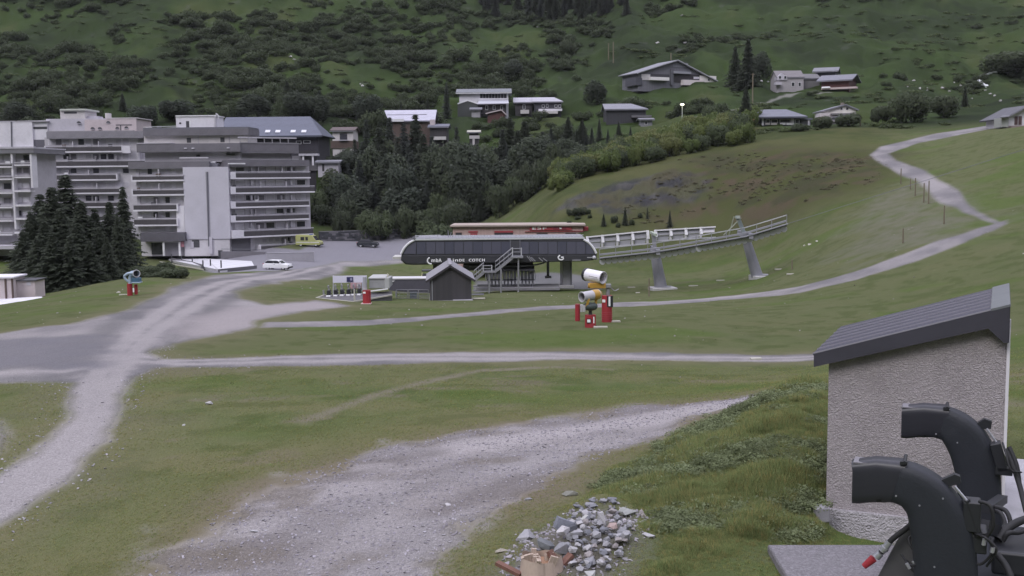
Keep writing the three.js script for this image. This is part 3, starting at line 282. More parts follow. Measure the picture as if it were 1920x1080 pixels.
  hose([[1886, 842, -2.7], [1898, 870, -2.6], [1910, 905, -2.5], [1924, 960, -2.2]], 0.035); hose([[1892, 838, -2.7], [1906, 872, -2.6], [1914, 920, -2.5], [1930, 950, -2.2]], 0.03); hose([[1880, 830, -2.75], [1886, 850, -2.5], [1896, 882, -2.4], [1912, 886, -2.5]], 0.014);
  hose([[1866, 950, -1.5], [1886, 958, -1.4], [1894, 985, -1.3], [1880, 1004, -1.2]], 0.03); hose([[1862, 956, -1.5], [1878, 964, -1.3], [1884, 984, -1.2], [1872, 1000, -1.1]], 0.026); hose([[1940, 968, -1.2], [1906, 980, -1.0], [1886, 994, -0.9], [1872, 1012, -0.8]], 0.05); hose([[1936, 985, -1.1], [1912, 998, -0.9], [1890, 1000, -0.8], [1880, 1014, -0.8]], 0.03);
  hose([[1870, 1040, -0.2], [1885, 1060, -0.1], [1896, 1084, 0], [1902, 1110, 0]], 0.04); hose([[1716, 1000, -0.1], [1704, 1012, 0], [1712, 1030, 0.05], [1722, 1036, 0]], 0.016); hose([[1690, 1040, -0.1], [1708, 1060, 0.1], [1730, 1050, 0.15], [1718, 1020, 0.1]], 0.014); hose([[1700, 1052, -0.1], [1716, 1072, 0.1], [1740, 1078, 0.15]], 0.02);
  for (const b of [bar(g(1846, 1010, 0.18), g(1844, 1022, 0.18), 0.024, 8), bar(g(1862, 1026, 0.22), g(1860, 1036, 0.22), 0.024, 8), bar(g(1712, 1052, 0.1), g(1718, 1060, 0.1), 0.022, 8), bar(g(1700, 1056, 0.1), g(1706, 1066, 0.1), 0.02, 8)]) part(t, 'fitting', b, mt.rodSteel);
  for (const b of [beam(g(1850, 955, -1.4), g(1880, 935, -2.2), 0.12, 0.1), beam(g(1846, 985, -0.6), g(1875, 1000, -1.0), 0.1, 0.14), beam(g(1812, 1040, -0.1), g(1812, 1090, -0.1), 0.1, 0.2)]) part(t, 'support_arm', b, mt.black);
  part(t, 'pipe_clamp', [new THREE.TorusGeometry(0.05, 0.008, 6, 20).rotateX(1.2).translate(...g(1908, 885, -2.45))], mt.black);
}
// ---------------------------------------------------------------- rubble pile and stump
function stoneGeo(seed, sx, sy, sz, n = 13) { const r = rng(seed), pts = []; for (let i = 0; i < n; i++) { const a = r() * 6.283, c = r() * 2 - 1, s = Math.sqrt(1 - c * c), k = 0.82 + 0.25 * r(); pts.push(V(s * Math.cos(a) * sx * k, c * sy * k, s * Math.sin(a) * sz * k)); } const g = new ConvexGeometry(pts); const p = g.attributes.position, uv = new Float32Array(p.count * 2); for (let i = 0; i < p.count; i++) { uv[2 * i] = p.getX(i) * 1.7 + p.getZ(i); uv[2 * i + 1] = p.getY(i) * 1.7 + p.getZ(i); } g.setAttribute('uv', new THREE.BufferAttribute(uv, 2)); return g; }
{
  const mk = (r, g, b) => M(r, g, b, { map: rep(T_stain, 0.9), bumpMap: TB1, bumpScale: 0.012 });
  const tones = [mk(0.36, 0.355, 0.38), mk(0.28, 0.28, 0.305), mk(0.45, 0.44, 0.46), mk(0.21, 0.215, 0.245), mk(0.33, 0.3, 0.3)];
  const st = (u, v, w, h, label, m, seed, lift = 0, flat = 1, name = 'boulder', group) => { const p = pix(u, v + h * 0.25), k = p.distanceTo(camera.position) / FOC, o = one(name, stoneGeo(seed, w * k / 2, h * k / 2 * 1.1, Math.min(w, h * 1.6) * k / 2 * flat, 14), m, label, name === 'boulder' ? 'boulder' : 'stone', [p.x, p.y + h * k * 0.22 + lift, p.z], (seed % 7) * 0.3 - 0.9, group); return o; };
  st(1062, 985, 52, 44, 'large blue-grey boulder at the upper left of the rubble pile', mk(0.2, 0.21, 0.25), 11, 0.02);
  st(1028, 1018, 42, 40, 'dark grey-green boulder just above the broken stump', mk(0.19, 0.2, 0.215), 12, 0.02);
  st(1055, 1010, 34, 22, 'flat pale slab stone with a whitish face in the rubble pile', mk(0.6, 0.58, 0.6), 13, 0.14, 0.8);
  st(988, 1005, 36, 28, 'lone knobbly grey stone left of the rubble pile', tones[0], 14, 0.0);
  st(1096, 976, 20, 17, 'rounded whitish stone on top of the rubble pile', mk(0.5, 0.5, 0.48), 15, 0.05);
  st(1178, 962, 36, 22, 'pale boulder at the top right of the rubble pile', mk(0.42, 0.43, 0.42), 16, 0.03);
  st(1207, 962, 22, 24, 'tan-stained stone at the far right end of the rubble pile', mk(0.34, 0.31, 0.29), 17);
  st(1150, 996, 26, 15, 'pinkish flat stone in the middle of the rubble pile', mk(0.42, 0.32, 0.3), 18, 0.08);
  st(1058, 1036, 44, 26, 'broad grey slab below the pale slab stone of the pile', tones[1], 19, 0.06, 0.8);
  st(1128, 982, 22, 34, 'upright pale grey stone in the middle of the pile', tones[2], 20, 0.06);
  st(1216, 1003, 34, 10, 'flat pale stone lying in the grass right of the pile', tones[2], 21);
  st(1108, 1075, 26, 18, 'white-topped stone at the bottom edge below the pile', mk(0.48, 0.48, 0.47), 22);
  const r = rng(99), mats = tones; let n = 0;
  for (let i = 0; i < 400 && n < 120; i++) { const u = 1045 + 160 * r(), v = 965 + 112 * r(), c = Math.abs((v - 965) / 112); const lo = 1060 + 35 * Math.abs(c - 0.3) - 10 * c, hi = 1205 - 60 * c; if (u < lo || u > hi) continue; n++; const w = 7 + 17 * r() * r() + 3, h = w * (0.5 + 0.35 * r()); st(u, v, w, h, 'grey broken stone heaped in the rubble pile', mats[Math.floor(r() * 5)], 200 + i, 0.02 + 0.08 * r(), 1, 'rubble_stone', 'stones of the rubble pile'); }
  for (let i = 0; i < 26; i++) { const u = 1075 + 85 * r(), v = 926 + 34 * r() + (1160 - u) * 0.16, w = 8 + 16 * r(); st(u, v, w, w * 0.45, 'dark broken shale stone in the small outcrop above the pile', [tones[3], tones[1]][i % 2], 700 + i, 0.0, 1, 'shale_stone', 'dark stones of the small outcrop'); }
  st(1068, 926, 34, 12, 'slanted flat stone in the grass left of the dark outcrop', mk(0.22, 0.22, 0.19), 31); st(990, 936, 18, 6, 'small flat stone on the grass above the pile left side', tones[1], 32);
  st(392, 756, 14, 9, 'single whitish stone on the left meadow', mk(0.5, 0.49, 0.5), 33); st(345, 797, 9, 4, 'small white stone below the whitish stone on the left meadow', mk(0.6, 0.6, 0.6), 34);
  st(840, 946, 14, 8, 'pale stone on the lower right part of the foreground gravel', mk(0.55, 0.53, 0.55), 35); st(735, 945, 10, 6, 'small pale stone mid way across the foreground gravel', tones[2], 36); st(478, 996, 22, 6, 'flat pale stone on the left of the foreground gravel', tones[2], 37); st(940, 1033, 26, 9, 'flat tan stone left of the broken stump', mk(0.36, 0.33, 0.28), 38);
  // small loose stones in the pile bed, on the gravel and over the meadow: nobody could count them
  const scatter = (name, label, N, pick, sizes, m) => { const g = clean(stoneGeo(5, 1, 0.6, 0.85, 9)), im = new THREE.InstancedMesh(g, m, N), q = new THREE.Quaternion(), e = new THREE.Euler(), mx = new THREE.Matrix4(), rr = rng(N), col = new THREE.Color(); let k = 0; for (let i = 0; i < N * 6 && k < N; i++) { const w = pick(rr); if (!w) continue; const s = sizes(rr, w); e.set(rr() * 0.6, rr() * 6, rr() * 0.6); mx.compose(V(w.x, groundY(w.x, w.z) + s * 0.1, w.z), q.setFromEuler(e), V(s * (0.8 + 0.5 * rr()), s * (0.6 + 0.5 * rr()), s)); im.setMatrixAt(k, mx); const b = 0.62 + 0.75 * rr() * rr(); im.setColorAt(k, col.setRGB(b, b * (0.95 + 0.04 * rr()), b * (0.97 + 0.06 * rr()))); k++; } im.count = k; im.name = numbered(name); fin(im); LAB(im, label, name.includes('stone') ? 'stones' : 'gravel', null, 'stuff'); scene.add(im); };
  const rnd = (rr, u0, u1, v0, v1) => { const u = lerp(u0, u1, rr()), v = lerp(v0, v1, rr()); return pix(u, v); };
  const polar = (rr, r0, r1, a0, a1) => { const r = Math.sqrt(lerp(r0 * r0, r1 * r1, rr())), a = lerp(a0, a1, rr()); return { x: r * Math.sin(a), z: -r * Math.cos(a) }; };
  const smat = M(0.32, 0.31, 0.33, { roughness: 0.95 });
  scatter('loose_stones', 'small loose stones filling the bed of the rubble pile', 900, (rr) => { const p = polar(rr, 13.8, 18.5, -0.02, 0.17); return A_pile.sd(p.x, p.z) < 0.1 * rr() ? p : null; }, (rr) => 0.02 + 0.05 * rr() * rr(), smat);
  scatter('gravel_stones', 'loose stones over the foreground gravel track', 15000, (rr) => { const p = polar(rr, 14, 34, -0.4, 0.24), s = A_near.sd(p.x, p.z); return s < 0.5 * rr() * rr() && fbm(p.x / 1.6, p.z / 1.6, 3) + 0.25 * rr() > 0.5 ? p : null; }, (rr) => 0.009 + 0.04 * rr() ** 5, smat);
  scatter('road_stones', 'loose stones along the edges of the lower gravel road', 1500, (rr) => { const p = polar(rr, 18, 55, -0.5, -0.2), s = A_main.sd(p.x, p.z); return Math.abs(s - 0.2) < 0.8 * rr() ? p : null; }, (rr) => 0.012 + 0.05 * rr() ** 3, M(0.36, 0.35, 0.37));
  scatter('meadow_stones', 'small pale stones strewn over the meadow', 330, (rr) => { const p = polar(rr, 16, 130, -0.48, 0.48); return A_main.sd(p.x, p.z) > 0.5 && A_near.sd(p.x, p.z) > 0.3 && fbm(p.x / 12, p.z / 12, 3) + 0.3 * rr() > 0.55 ? p : null; }, (rr, w) => (0.02 + 0.045 * rr() ** 3) * (1 + Math.hypot(w.x, w.z) / 120), M(0.38, 0.37, 0.34));
  // broken stump
  const p = pix(1012, 1078), k = p.distanceTo(camera.position) / FOC, t = thing('tree_stump', 'splintered pale wooden stump at the foot of the rubble pile', 'stump', [p.x, p.y, p.z], 0.2), wood = M(0.5, 0.4, 0.33, { map: TW }), inner = M(0.42, 0.25, 0.16, { map: TW });
  const sg = new THREE.CylinderGeometry(34 * k, 40 * k, 34 * k, 22, 4, true), sp = sg.attributes.position; for (let i = 0; i < sp.count; i++) { const a = Math.atan2(sp.getZ(i), sp.getX(i)), y = sp.getY(i), top = sstep(-5 * k, 17 * k, y), w = 1 + 0.12 * Math.sin(3 * a + 1) + 0.06 * Math.sin(7 * a); sp.setXYZ(i, sp.getX(i) * w, y + 17 * k + top * k * (7 * hash(Math.round((a + 3.15) * 2.1), 3) - 3), sp.getZ(i) * w); } sg.computeVertexNormals(); part(t, 'stump_side', sg, wood);
  part(t, 'stump_heart', cyl(30 * k, 34 * k, 24 * k, 0, 0, 0, 18), inner); const shards = []; const rr = rng(4); for (let i = 0; i < 12; i++) { const a = rr() * 6.28, d = 22 * k * (0.4 + rr()), h = (14 + 14 * rr()) * k; const c = new THREE.BoxGeometry((6 + 9 * rr()) * k, h, (3 + 5 * rr()) * k); c.rotateZ((rr() - 0.5) * 1.1); c.rotateX((rr() - 0.5) * 0.8); c.translate(Math.cos(a) * d, 24 * k + h * 0.2, Math.sin(a) * d); shards.push(c); } part(t, 'splinters', shards, wood);
  for (const b of [beam([-38 * k, 8 * k, 12 * k], [-75 * k, 22 * k, -20 * k], 0.1, 0.05), beam([36 * k, 10 * k, 0], [62 * k, 30 * k, -10 * k], 0.12, 0.05), beam([30 * k, 20 * k, 10 * k], [18 * k, 44 * k, 0], 0.12, 0.05)]) part(t, 'bark_strip', b, M(0.2, 0.1, 0.075, { map: TW }));
}
// ---------------------------------------------------------------- fan snow guns
function pad(t, x, z, r, h, label) { // red padded post with white labels, ribs
  part(t, 'padded_base', [cyl(r, r * 1.02, h, x, 0, z, 24)], mt.red);
}
const drumTube = (r0, r1, L, wall = 0.03) => { const g = new THREE.LatheGeometry([[r1 - wall, 0], [r1, 0], [r1 + 0.012, 0.03], [r1 + 0.012, 0.07], [r1, 0.09], [lerp(r0, r1, 0.5), L * 0.55], [r0, L], [r0 - wall, L], [lerp(r0, r1, 0.5) - wall, L * 0.5], [r1 - wall, 0.02], [r1 - wall, 0]].map((p) => new THREE.Vector2(...p)), 36); return g; };
function fanBarrel(t, P, dir, L, r, matB, matRear, rearPart) { // P mouth centre, dir pointing out of the mouth
  const g = new THREE.Group(); g.position.copy(P); g.quaternion.setFromUnitVectors(V(0, -1, 0), dir.clone().normalize());
  const fix = (gs) => { gs = merge(gs); g.updateMatrix(); return gs.applyMatrix4(g.matrix); };
  const b = part(t, 'barrel', fix(drumTube(r * 1.02, r, L)), matB);
  part(b, 'mouth_ring', fix(new THREE.TorusGeometry(r * 0.985, 0.03, 10, 40).rotateX(Math.PI / 2)), matB === mt.gunWhite ? mt.gunGrey : mt.gunGrey);
  part(b, 'fan_grille', fix([...[0.25, 0.5, 0.75].map((k) => new THREE.TorusGeometry(r * k, 0.008, 5, 24).rotateX(Math.PI / 2).translate(0, 0.22, 0)), ...[0, 1, 2, 3].map((k) => new THREE.CylinderGeometry(0.008, 0.008, r * 1.8, 5).rotateZ(Math.PI / 2).rotateY(k * Math.PI / 4).translate(0, 0.22, 0)), new THREE.CylinderGeometry(r * 0.22, r * 0.3, 0.3, 14).translate(0, 0.4, 0)]), mt.steelDark);
  for (let k = 0; k < 7; k++) { const a = k / 7 * 6.283 + 0.2, ge = new THREE.BoxGeometry(r * 0.62, 0.02, 0.2); ge.rotateX(0.6); ge.translate(r * 0.55, 0.55, 0); ge.rotateY(a); part(b, 'fan_blade', fix(ge), mt.black); }
  part(b, 'inner_lining', fix(new THREE.CylinderGeometry(r * 0.93, r * 0.93, L * 0.86, 30, 1, true).translate(0, L * 0.5, 0)), mt.rubber);
  if (rearPart) part(t, 'motor_cover', fix([new THREE.LatheGeometry([[r * 1.03, L * 0.62], [r * 1.06, L * 0.66], [r * 1.06, L * 0.92], [r * 0.98, L * 1.02], [r * 0.55, L * 1.16], [0, L * 1.18]].map((p) => new THREE.Vector2(...p)), 32)]), matRear); else part(t, 'rear_ring', fix([new THREE.LatheGeometry([[r * 1.05, L * 0.94], [r * 1.12, L * 1.0], [r * 1.05, L * 1.08], [r * 0.6, L * 1.1], [0, L * 1.08]].map((p) => new THREE.Vector2(...p)), 32)]), mt.black);
  return b;
}
{ // front gun: grey barrel, yellow rear, low red padded base
  const f = new Fac(pix(1107, 613), 0), k = f.o.distanceTo(camera.position) / FOC, t = thing('snow_gun', 'snow gun with grey barrel and yellow motor cover on a low red padded base', 'snow gun', f.o, 0);
  const L = (u, v, z = 0) => { const q = f.p(u, v, z); return V(q[0], q[1], z); };
  part(t, 'padded_base', cyl(10 * k, 10.4 * k, 24 * k, 0, -0.03, 0, 26), mt.red);
  const lab = (u0, v0, u1, v1, rz) => part(t, 'label', f.r(u0, v0, u1, v1, rz, 0.02), mt.paint); lab(1101, 599, 1107, 604.5, 10.4 * k); lab(1112.5, 594, 1114.5, 606, 9.6 * k);
  part(t, 'label_plate', f.r(1100, 597.5, 1109, 606.5, 10.3 * k, 0.02), mt.black);
  part(t, 'swivel_post', cyl(3 * k, 3.5 * k, 12 * k, 0, 20 * k, 0), mt.steelDark);
  const c = L(1107, 582); part(t, 'swivel_housing', new THREE.LatheGeometry([[0, -0.02], [6, -0.02], [11, 2], [13.5, 6], [13, 11], [9, 14], [0, 14]].map((p) => new THREE.Vector2(p[0] * k, p[1] * k)), 28).translate(c.x, c.y, 0), mt.greenD);
  const P = L(1091, 557, 0.3); fanBarrel(t, P, V(-0.8, -0.06, 0.6), 40 * k, 9.3 * k, mt.gunGrey, mt.yellow, true);
  part(t, 'junction_box', bx(L(1093, 580).x, L(1097, 580).x, L(1093, 584).y, L(1093, 572).y, 0.1, 0.3, 0.02), mt.gunGrey);
  part(t, 'yoke_arm', beam(L(1100, 575, 0.28), L(1104, 560, 0.3), 0.08, 0.14), mt.yellow); part(t, 'yoke_arm', beam(L(1116, 575, -0.25), L(1118, 560, -0.3), 0.08, 0.14), mt.yellow);
}
{ // rear gun: white barrel above a yellow cradle on a tall red padded post
  const f = new Fac(pix(1138, 604), 0), k = f.o.distanceTo(camera.position) / FOC, t = thing('snow_gun', 'snow gun with white barrel raised on a tall red padded post', 'snow gun', f.o, 0);
  const L = (u, v, z = 0) => { const q = f.p(u, v, z); return V(q[0], q[1], z); };
  part(t, 'padded_post', [cyl(9.6 * k, 9.6 * k, 51 * k, 0, -0.03, 0, 28)], mt.red); for (const h of [7, 11, 15, 19]) part(t, 'strap', new THREE.TorusGeometry(9.7 * k, 0.02, 6, 30).rotateX(Math.PI / 2).translate(0, h * k, 0), mt.redSign);
  part(t, 'label_plate', f.r(1138, 555, 1149.5, 576, 9.6 * k, 0.1), mt.black); part(t, 'label', f.r(1129.5, 562, 1135, 567, 9.4 * k, 0.1), mt.paint); part(t, 'label', f.r(1141, 556, 1144.5, 574, 9.75 * k, 0.1), mt.paint);
  part(t, 'mast', cyl(3.4 * k, 3.6 * k, 18 * k, 2 * k, 50 * k, 0, 14), mt.galv);
  part(t, 'cradle', [f.r(1106, 531, 1136, 541, 0.26, 0.5, 0.04)], mt.yellow); part(t, 'cradle_end', new THREE.CylinderGeometry(4.6 * k, 4.6 * k, 0.3, 16).rotateZ(1.57).translate(L(1107, 535).x, L(1107, 535.5).y, 0.05), mt.yellow);
  part(t, 'mast_head', f.r(1134, 533, 1146, 540, 0.2, 0.4, 0.03), mt.galv); part(t, 'yoke_arm', beam(L(1122, 532, 0.1), L(1120, 520, 0.1), 0.1, 0.2), mt.yellow);
  const P = L(1131, 521, 0.35); fanBarrel(t, P, V(0.72, -0.1, 0.68), 40 * k, 11.2 * k, mt.gunWhite, mt.gunWhite, false);
  part(t, 'valve_pipe', tube([L(1146, 540, 0), L(1152, 545, 0), L(1160, 542, -0.3)], 0.03, 14, 6), mt.galv);
  part(t, 'seam_band', beam(L(1104, 517.5, 0.30), L(1120, 521, 0.62), 0.02, 0.025), mt.steelDark);
  const h = pix(1083, 602), kk = h.distanceTo(camera.position) / FOC, hy = thing('hydrant_post', 'slim red padded hydrant post left of the yellow and grey snow gun', 'hydrant', h, 0); part(hy, 'padded_post', cyl(4.5 * kk, 4.7 * kk, 31 * kk, 0, -0.03, 0, 20), mt.red); part(hy, 'cap', cyl(4.8 * kk, 4.6 * kk, 1.5 * kk, 0, 30.5 * kk, 0, 20), mt.redSign); part(hy, 'valve_box', bx(5 * kk, 9.5 * kk, 17 * kk, 31 * kk, -0.1, 0.12, 0.02), mt.gunGrey);
  const pl = (u, v, len, lab, yaw = 0.1) => { const p = pix(u, v), k2 = p.distanceTo(camera.position) / FOC; one('plank', bx(-len * k2 / 2, len * k2 / 2, -0.03, 0.09, -0.13, 0.13, 0.015), mt.plank, lab, 'plank', [p.x, p.y, p.z], yaw); };
  pl(1150, 604, 26, 'pale plank in the grass right of the tall red padded post'); pl(1126, 614.5, 26, 'pale plank in the grass right of the low red snow gun base', -0.05);
  for (const [u, v, l, w] of [[1300, 536.5, 17, 'below the lift cable beside the first tower'], [1351, 526.5, 15, 'halfway between the two lift towers'], [1462, 505.5, 18, 'right of the second tower foot, the upper one'], [1484, 514.5, 17, 'right of the second tower foot, the lower one'], [1184, 539.5, 14, 'left of the first tower foot'], [1196, 549.5, 8, 'short piece left of the first tower, lowest']]) pl(u, v, l, 'white concrete channel lid in the grass ' + w, 0.03);
  pl(1417, 674.5, 20, 'pale plank on the near edge of the horizontal road');
}
{ // blue gun on the left
  const f = new Fac(pix(248, 554), 0), k = f.o.distanceTo(camera.position) / FOC, t = thing('snow_gun', 'small pale blue snow gun on red padded legs at the left meadow edge', 'snow gun', f.o, 0);
  const L = (u, v, z = 0) => { const q = f.p(u, v, z); return V(q[0], q[1], z); };
  part(t, 'padded_base', cyl(4.6 * k, 4.6 * k, 22 * k, L(244, 554).x, -0.03, 0, 20), mt.red); part(t, 'padded_base', cyl(3 * k, 3 * k, 18 * k, L(253, 550).x, 0.05, -0.3, 18), mt.red);
  part(t, 'label', f.r(249, 540, 251.5, 548, 4.9 * k, 0.03), mt.paint); part(t, 'post', [cyl(2.4 * k, 3.4 * k, 14 * k, L(244, 533).x, 20 * k, 0, 14)], mt.gunBlue);
  const P = L(256, 513, 0.25); fanBarrel(t, P, V(0.55, 0.12, 0.75), 24 * k, 6.2 * k, mt.gunBlue, mt.gunBlue, false);
  part(t, 'air_pipe', tube([L(233, 518, 0.1), L(240, 513, 0.2), L(250, 512, 0.2)], 2.4 * k, 18, 9), mt.gunBlue); part(t, 'elbow', tube([L(233, 517, 0.1), L(235, 523, 0.1), L(241, 528, 0.05)], 2.2 * k, 14, 9), mt.gunBlue); part(t, 'compressor', f.r(246, 521, 261, 530, 0.3, 0.6, 0.05), mt.blueD); part(t, 'tray', f.r(246, 529, 262, 531, 0.35, 0.7, 0.02), mt.gunBlue);
  const pl = pix(234, 553); one('plank', bx(-0.45, 0.45, -0.03, 0.07, -0.12, 0.12, 0.015), mt.plank, 'pale plank in the grass left of the small blue snow gun', 'plank', pl, 0); const s = pix(222, 549); one('boulder', stoneGeo(44, 0.2, 0.16, 0.2), mt.plank, 'white stone in the grass just left of the blue snow gun', 'boulder', s);
}
// ---------------------------------------------------------------- dark timber shed
{
  const b = pix(845, 563.5), f = new Fac(b, 4), t = thing('timber_shed', 'dark timber shed with a steep grey gable roof in front of the lift station', 'shed', b, f.yaw);
  const xl = f.p(806, 540)[0], xr = f.p(884, 540)[0], ye = f.p(806, 524)[1], xa = f.p(844, 497)[0], ya = f.p(844, 499)[1], d = 6.6, ov = 0.35, k = (ya - ye) / (xa - xl), k2 = (ya - ye) / (xr - xa);
  part(t, 'wall', extrude([[xl, -0.1], [xr, -0.1], [xr, ye], [xa, ya], [xl, ye]], -d, 0), mt.shedWood);
  for (let i = 0; i < 21; i++) { const x = lerp(xl + 0.03, xr - 0.03, (i + 0.5) / 21), w = (xr - xl) / 21 * 0.46, yt = x < xa ? ye + k * (x - xl) : ye + k2 * (xr - x); part(t, 'board', bx(x - w, x + w, 0.05, yt - 0.02, 0.0, 0.02 + 0.008 * (i % 2)), M(0.062 + 0.012 * hash(i, 3), 0.059 + 0.011 * hash(i, 3), 0.066 + 0.011 * hash(i, 3), { map: TW })); }
  const rm = M(0.29, 0.28, 0.31, { map: TS2, roughness: 0.6 }); const yl = ye - k * ov, yr = ye - k2 * ov;
  part(t, 'roof_panel', slab([[xl - ov, yl + 0.14, 0.3], [xa + 0.02, ya + 0.14, 0.3], [xa + 0.02, ya + 0.14, -d - 0.3], [xl - ov, yl + 0.14, -d - 0.3]], 0.14), rm); part(t, 'roof_panel', slab([[xr + ov, yr + 0.14, 0.3], [xa - 0.02, ya + 0.14, 0.3], [xa - 0.02, ya + 0.14, -d - 0.3], [xr + ov, yr + 0.14, -d - 0.3]], 0.14), rm); part(t, 'ridge_cap', beam([xa, ya + 0.17, 0.32], [xa, ya + 0.17, -d - 0.32], 0.3, 0.05), rm);
  for (const s of [-1, 1]) part(t, 'barge_board', beam([xa, ya + 0.02, 0.31], [s < 0 ? xl - ov : xr + ov, (s < 0 ? yl : yr) + 0.02, 0.31], 0.03, 0.18), mt.darkWood);
  part(t, 'corner_post', bx(xl + 0.16, xl + 0.25, 0, ye - 0.1, 0.01, 0.07), mt.galv); part(t, 'step', bx(xa + 0.2, xr + 0.1, -0.25, 0.1, 0.05, 0.9, 0.03), mt.concrete); part(t, 'sill', bx(xl - 0.05, xr + 0.05, -0.35, 0.04, -d, 0.05), mt.concrete);
  for (let i = 0; i < 4; i++) { const q = pix(893, 538 + i * 8); one('log', bar([-0.35, 0.1, 0.3], [0.8, 0.12, -0.2], 0.09, 8), i === 3 ? mt.plank : mt.galvD, ['dark pole end beside the shed right wall, topmost', 'dark pole end beside the shed right wall, second from top', 'grey pole end beside the shed right wall, third from top', 'pale pole end beside the shed right wall, lowest'][i], 'pole', q, -0.5); }
}
// ---------------------------------------------------------------- lift station
const font = await new FontLoader().loadAsync('fonts/droid/droid_sans_bold.typeface.json');
function letters(str, h, depth = 0.03) { const g = new TextGeometry(str, { font, size: h, depth, curveSegments: 4, bevelEnabled: false }); g.computeBoundingBox(); return g; }
const ST = new Fac(935, 548, 121, 0); ST.o.y = groundY(ST.o.x, ST.o.z);
{
  const f = ST, t = thing('lift_station', 'long black rounded chairlift station with window band and white lettering', 'lift station', f.o, f.yaw), dz = 6.4;
  const P = (u, v, z = 0) => f.p(u, v, z).slice(0, 2), up = [[777, 449], [1094, 448], [1108, 456], [1119, 476], [1119, 487], [1098, 490], [775, 497], [760, 496], [751, 488], [753, 474], [764, 459]].map(([u, v]) => P(u, v));
  const hull = M(0.052, 0.052, 0.062, { roughness: 0.4, map: TS2 });
  part(t, 'hull', extrude(up, -dz, 0, 0.22), hull);
  const zf = 0.02, pan = new THREE.MeshPhysicalMaterial({ color: new THREE.Color().setRGB(0.095, 0.095, 0.13), roughness: 0.35 }), pan2 = new THREE.MeshPhysicalMaterial({ color: new THREE.Color().setRGB(0.08, 0.082, 0.115), roughness: 0.3 });
  // window band leaning in: separate panes
  const us = []; for (let u = 781; u < 1098; u += 17.6) us.push(u);
  us.forEach((u, i) => { if (u > 950 && u < 968) return; part(t, 'window_pane', f.r(u + 0.5, 453.5, Math.min(u + 17.1, 1101), 476, 0.05 + 0.012 * (i % 2), 0.1), i % 3 ? pan : pan2); });
  const endp = (pts) => part(t, 'end_pane', extrude(pts.map(([u, v]) => P(u, v, 0.06)), 0.0, 0.07), pan); endp([[757, 475], [766, 461], [778, 453], [780, 453], [780, 476], [756, 476]]); endp([[1104, 457], [1116, 476], [1101, 476], [1101, 454]]);
  part(t, 'skirt', (() => { const g = extrude([[754, 479], [1117, 478], [1117, 485], [1098, 489], [775, 495], [762, 494], [754, 487]].map(([u, v]) => P(u, v, 0.1)), -0.2, 0.1, 0.04); return g; })(), M(0.042, 0.042, 0.05, { roughness: 0.45, map: TS2 }));
  part(t, 'doorway', f.r(957, 451, 975, 470, 0.14, 0.15), mt.steelDark); part(t, 'door_frame', [f.r(956, 450, 958, 471, 0.18, 0.1), f.r(974, 450, 976, 471, 0.18, 0.1)][0], mt.galvD); part(t, 'door_frame', f.r(974, 450, 976, 471, 0.18, 0.1), mt.galvD);
  const arc = (pts, n = 'edge_trim') => part(t, n, tube(pts.map(([u, v]) => f.p(u, v, 0.1)), 0.13, 24, 8), mt.whiteTrim); arc([[752, 476], [758, 465], [767, 456], [777, 450]]); arc([[1094, 449], [1104, 455], [1112, 464], [1118, 475]]);
  part(t, 'roof_edge', f.r(778, 446.5, 1096, 449.6, 0.15, 0.25, 0.03), M(0.48, 0.5, 0.5)); part(t, 'roof_walkway', f.r(780, 445.5, 1094, 447, -0.3, 5.6), mt.galv);
  part(t, 'end_bracket', f.r(773, 444, 778, 450, 0.2, 0.3, 0.05), mt.galvD); part(t, 'end_light', (() => { const p = f.p(1114, 483, 0.2); return new THREE.SphereGeometry(0.22, 14, 10).translate(p[0], p[1], 0.15); })(), mt.galvL); part(t, 'end_strip', f.r(1101, 482, 1113, 483.4, 0.16, 0.05), mt.galvL); part(t, 'end_strip', f.r(1073, 487.2, 1089, 488.2, 0.2, 0.05), mt.galvL);
  // letters
  const put = (str, u0, u1, vt, vb, wide = 1) => { const g = letters(str, 1), b = g.boundingBox, A = f.p(u0, vb, 0.15), B = f.p(u1, vt, 0.15), sx = (B[0] - A[0]) / (b.max.x - b.min.x), sy = (B[1] - A[1]) / (b.max.y - b.min.y); g.translate(-b.min.x, -b.min.y, 0); g.scale(sx, sy, 1); g.translate(A[0], A[1], 0.1); part(t, 'lettering', g, mt.paint); };
  put('mbA', 809, 828, 484.5, 491.5); put('in', 849, 859, 485, 490.5); put('DE', 861, 871, 485.5, 490.5); put('COTCH', 879, 909, 485, 490.5);
  const swoosh = (cu, cv, r, a0, a1, n) => { const pts = [], c = f.p(cu, cv, 0.16), k = 121 / FOC; for (let i = 0; i <= 14; i++) { const a = lerp(a0, a1, i / 14); pts.push(V(c[0] + Math.cos(a) * r[0] * k, c[1] + Math.sin(a) * r[1] * k, 0.14)); } part(t, n, tube(pts, 0.085, 24, 6), mt.paint); };
  swoosh(808, 489, [6.5, 6], 1.9, 4.9, 'logo_swoosh'); swoosh(1052, 483, [5.2, 4.4], 1.9, 6.0, 'logo_swoosh'); { const a = f.p(1052, 482.5, 0.15), b = f.p(1057, 482.5, 0.15); part(t, 'logo_bar', bar(a, b, 0.08, 6), mt.paint); }
  // roof rail
  for (let u = 848; u < 1094; u += 6) part(t, 'rail_post', bar(f.p(u, 446.5, -0.2), f.p(u, 441, -0.2), 0.03, 5), mt.galvL); part(t, 'roof_rail', bar(f.p(848, 441.3, -0.2), f.p(1094, 440.5, -0.2), 0.03, 5), mt.galvL);
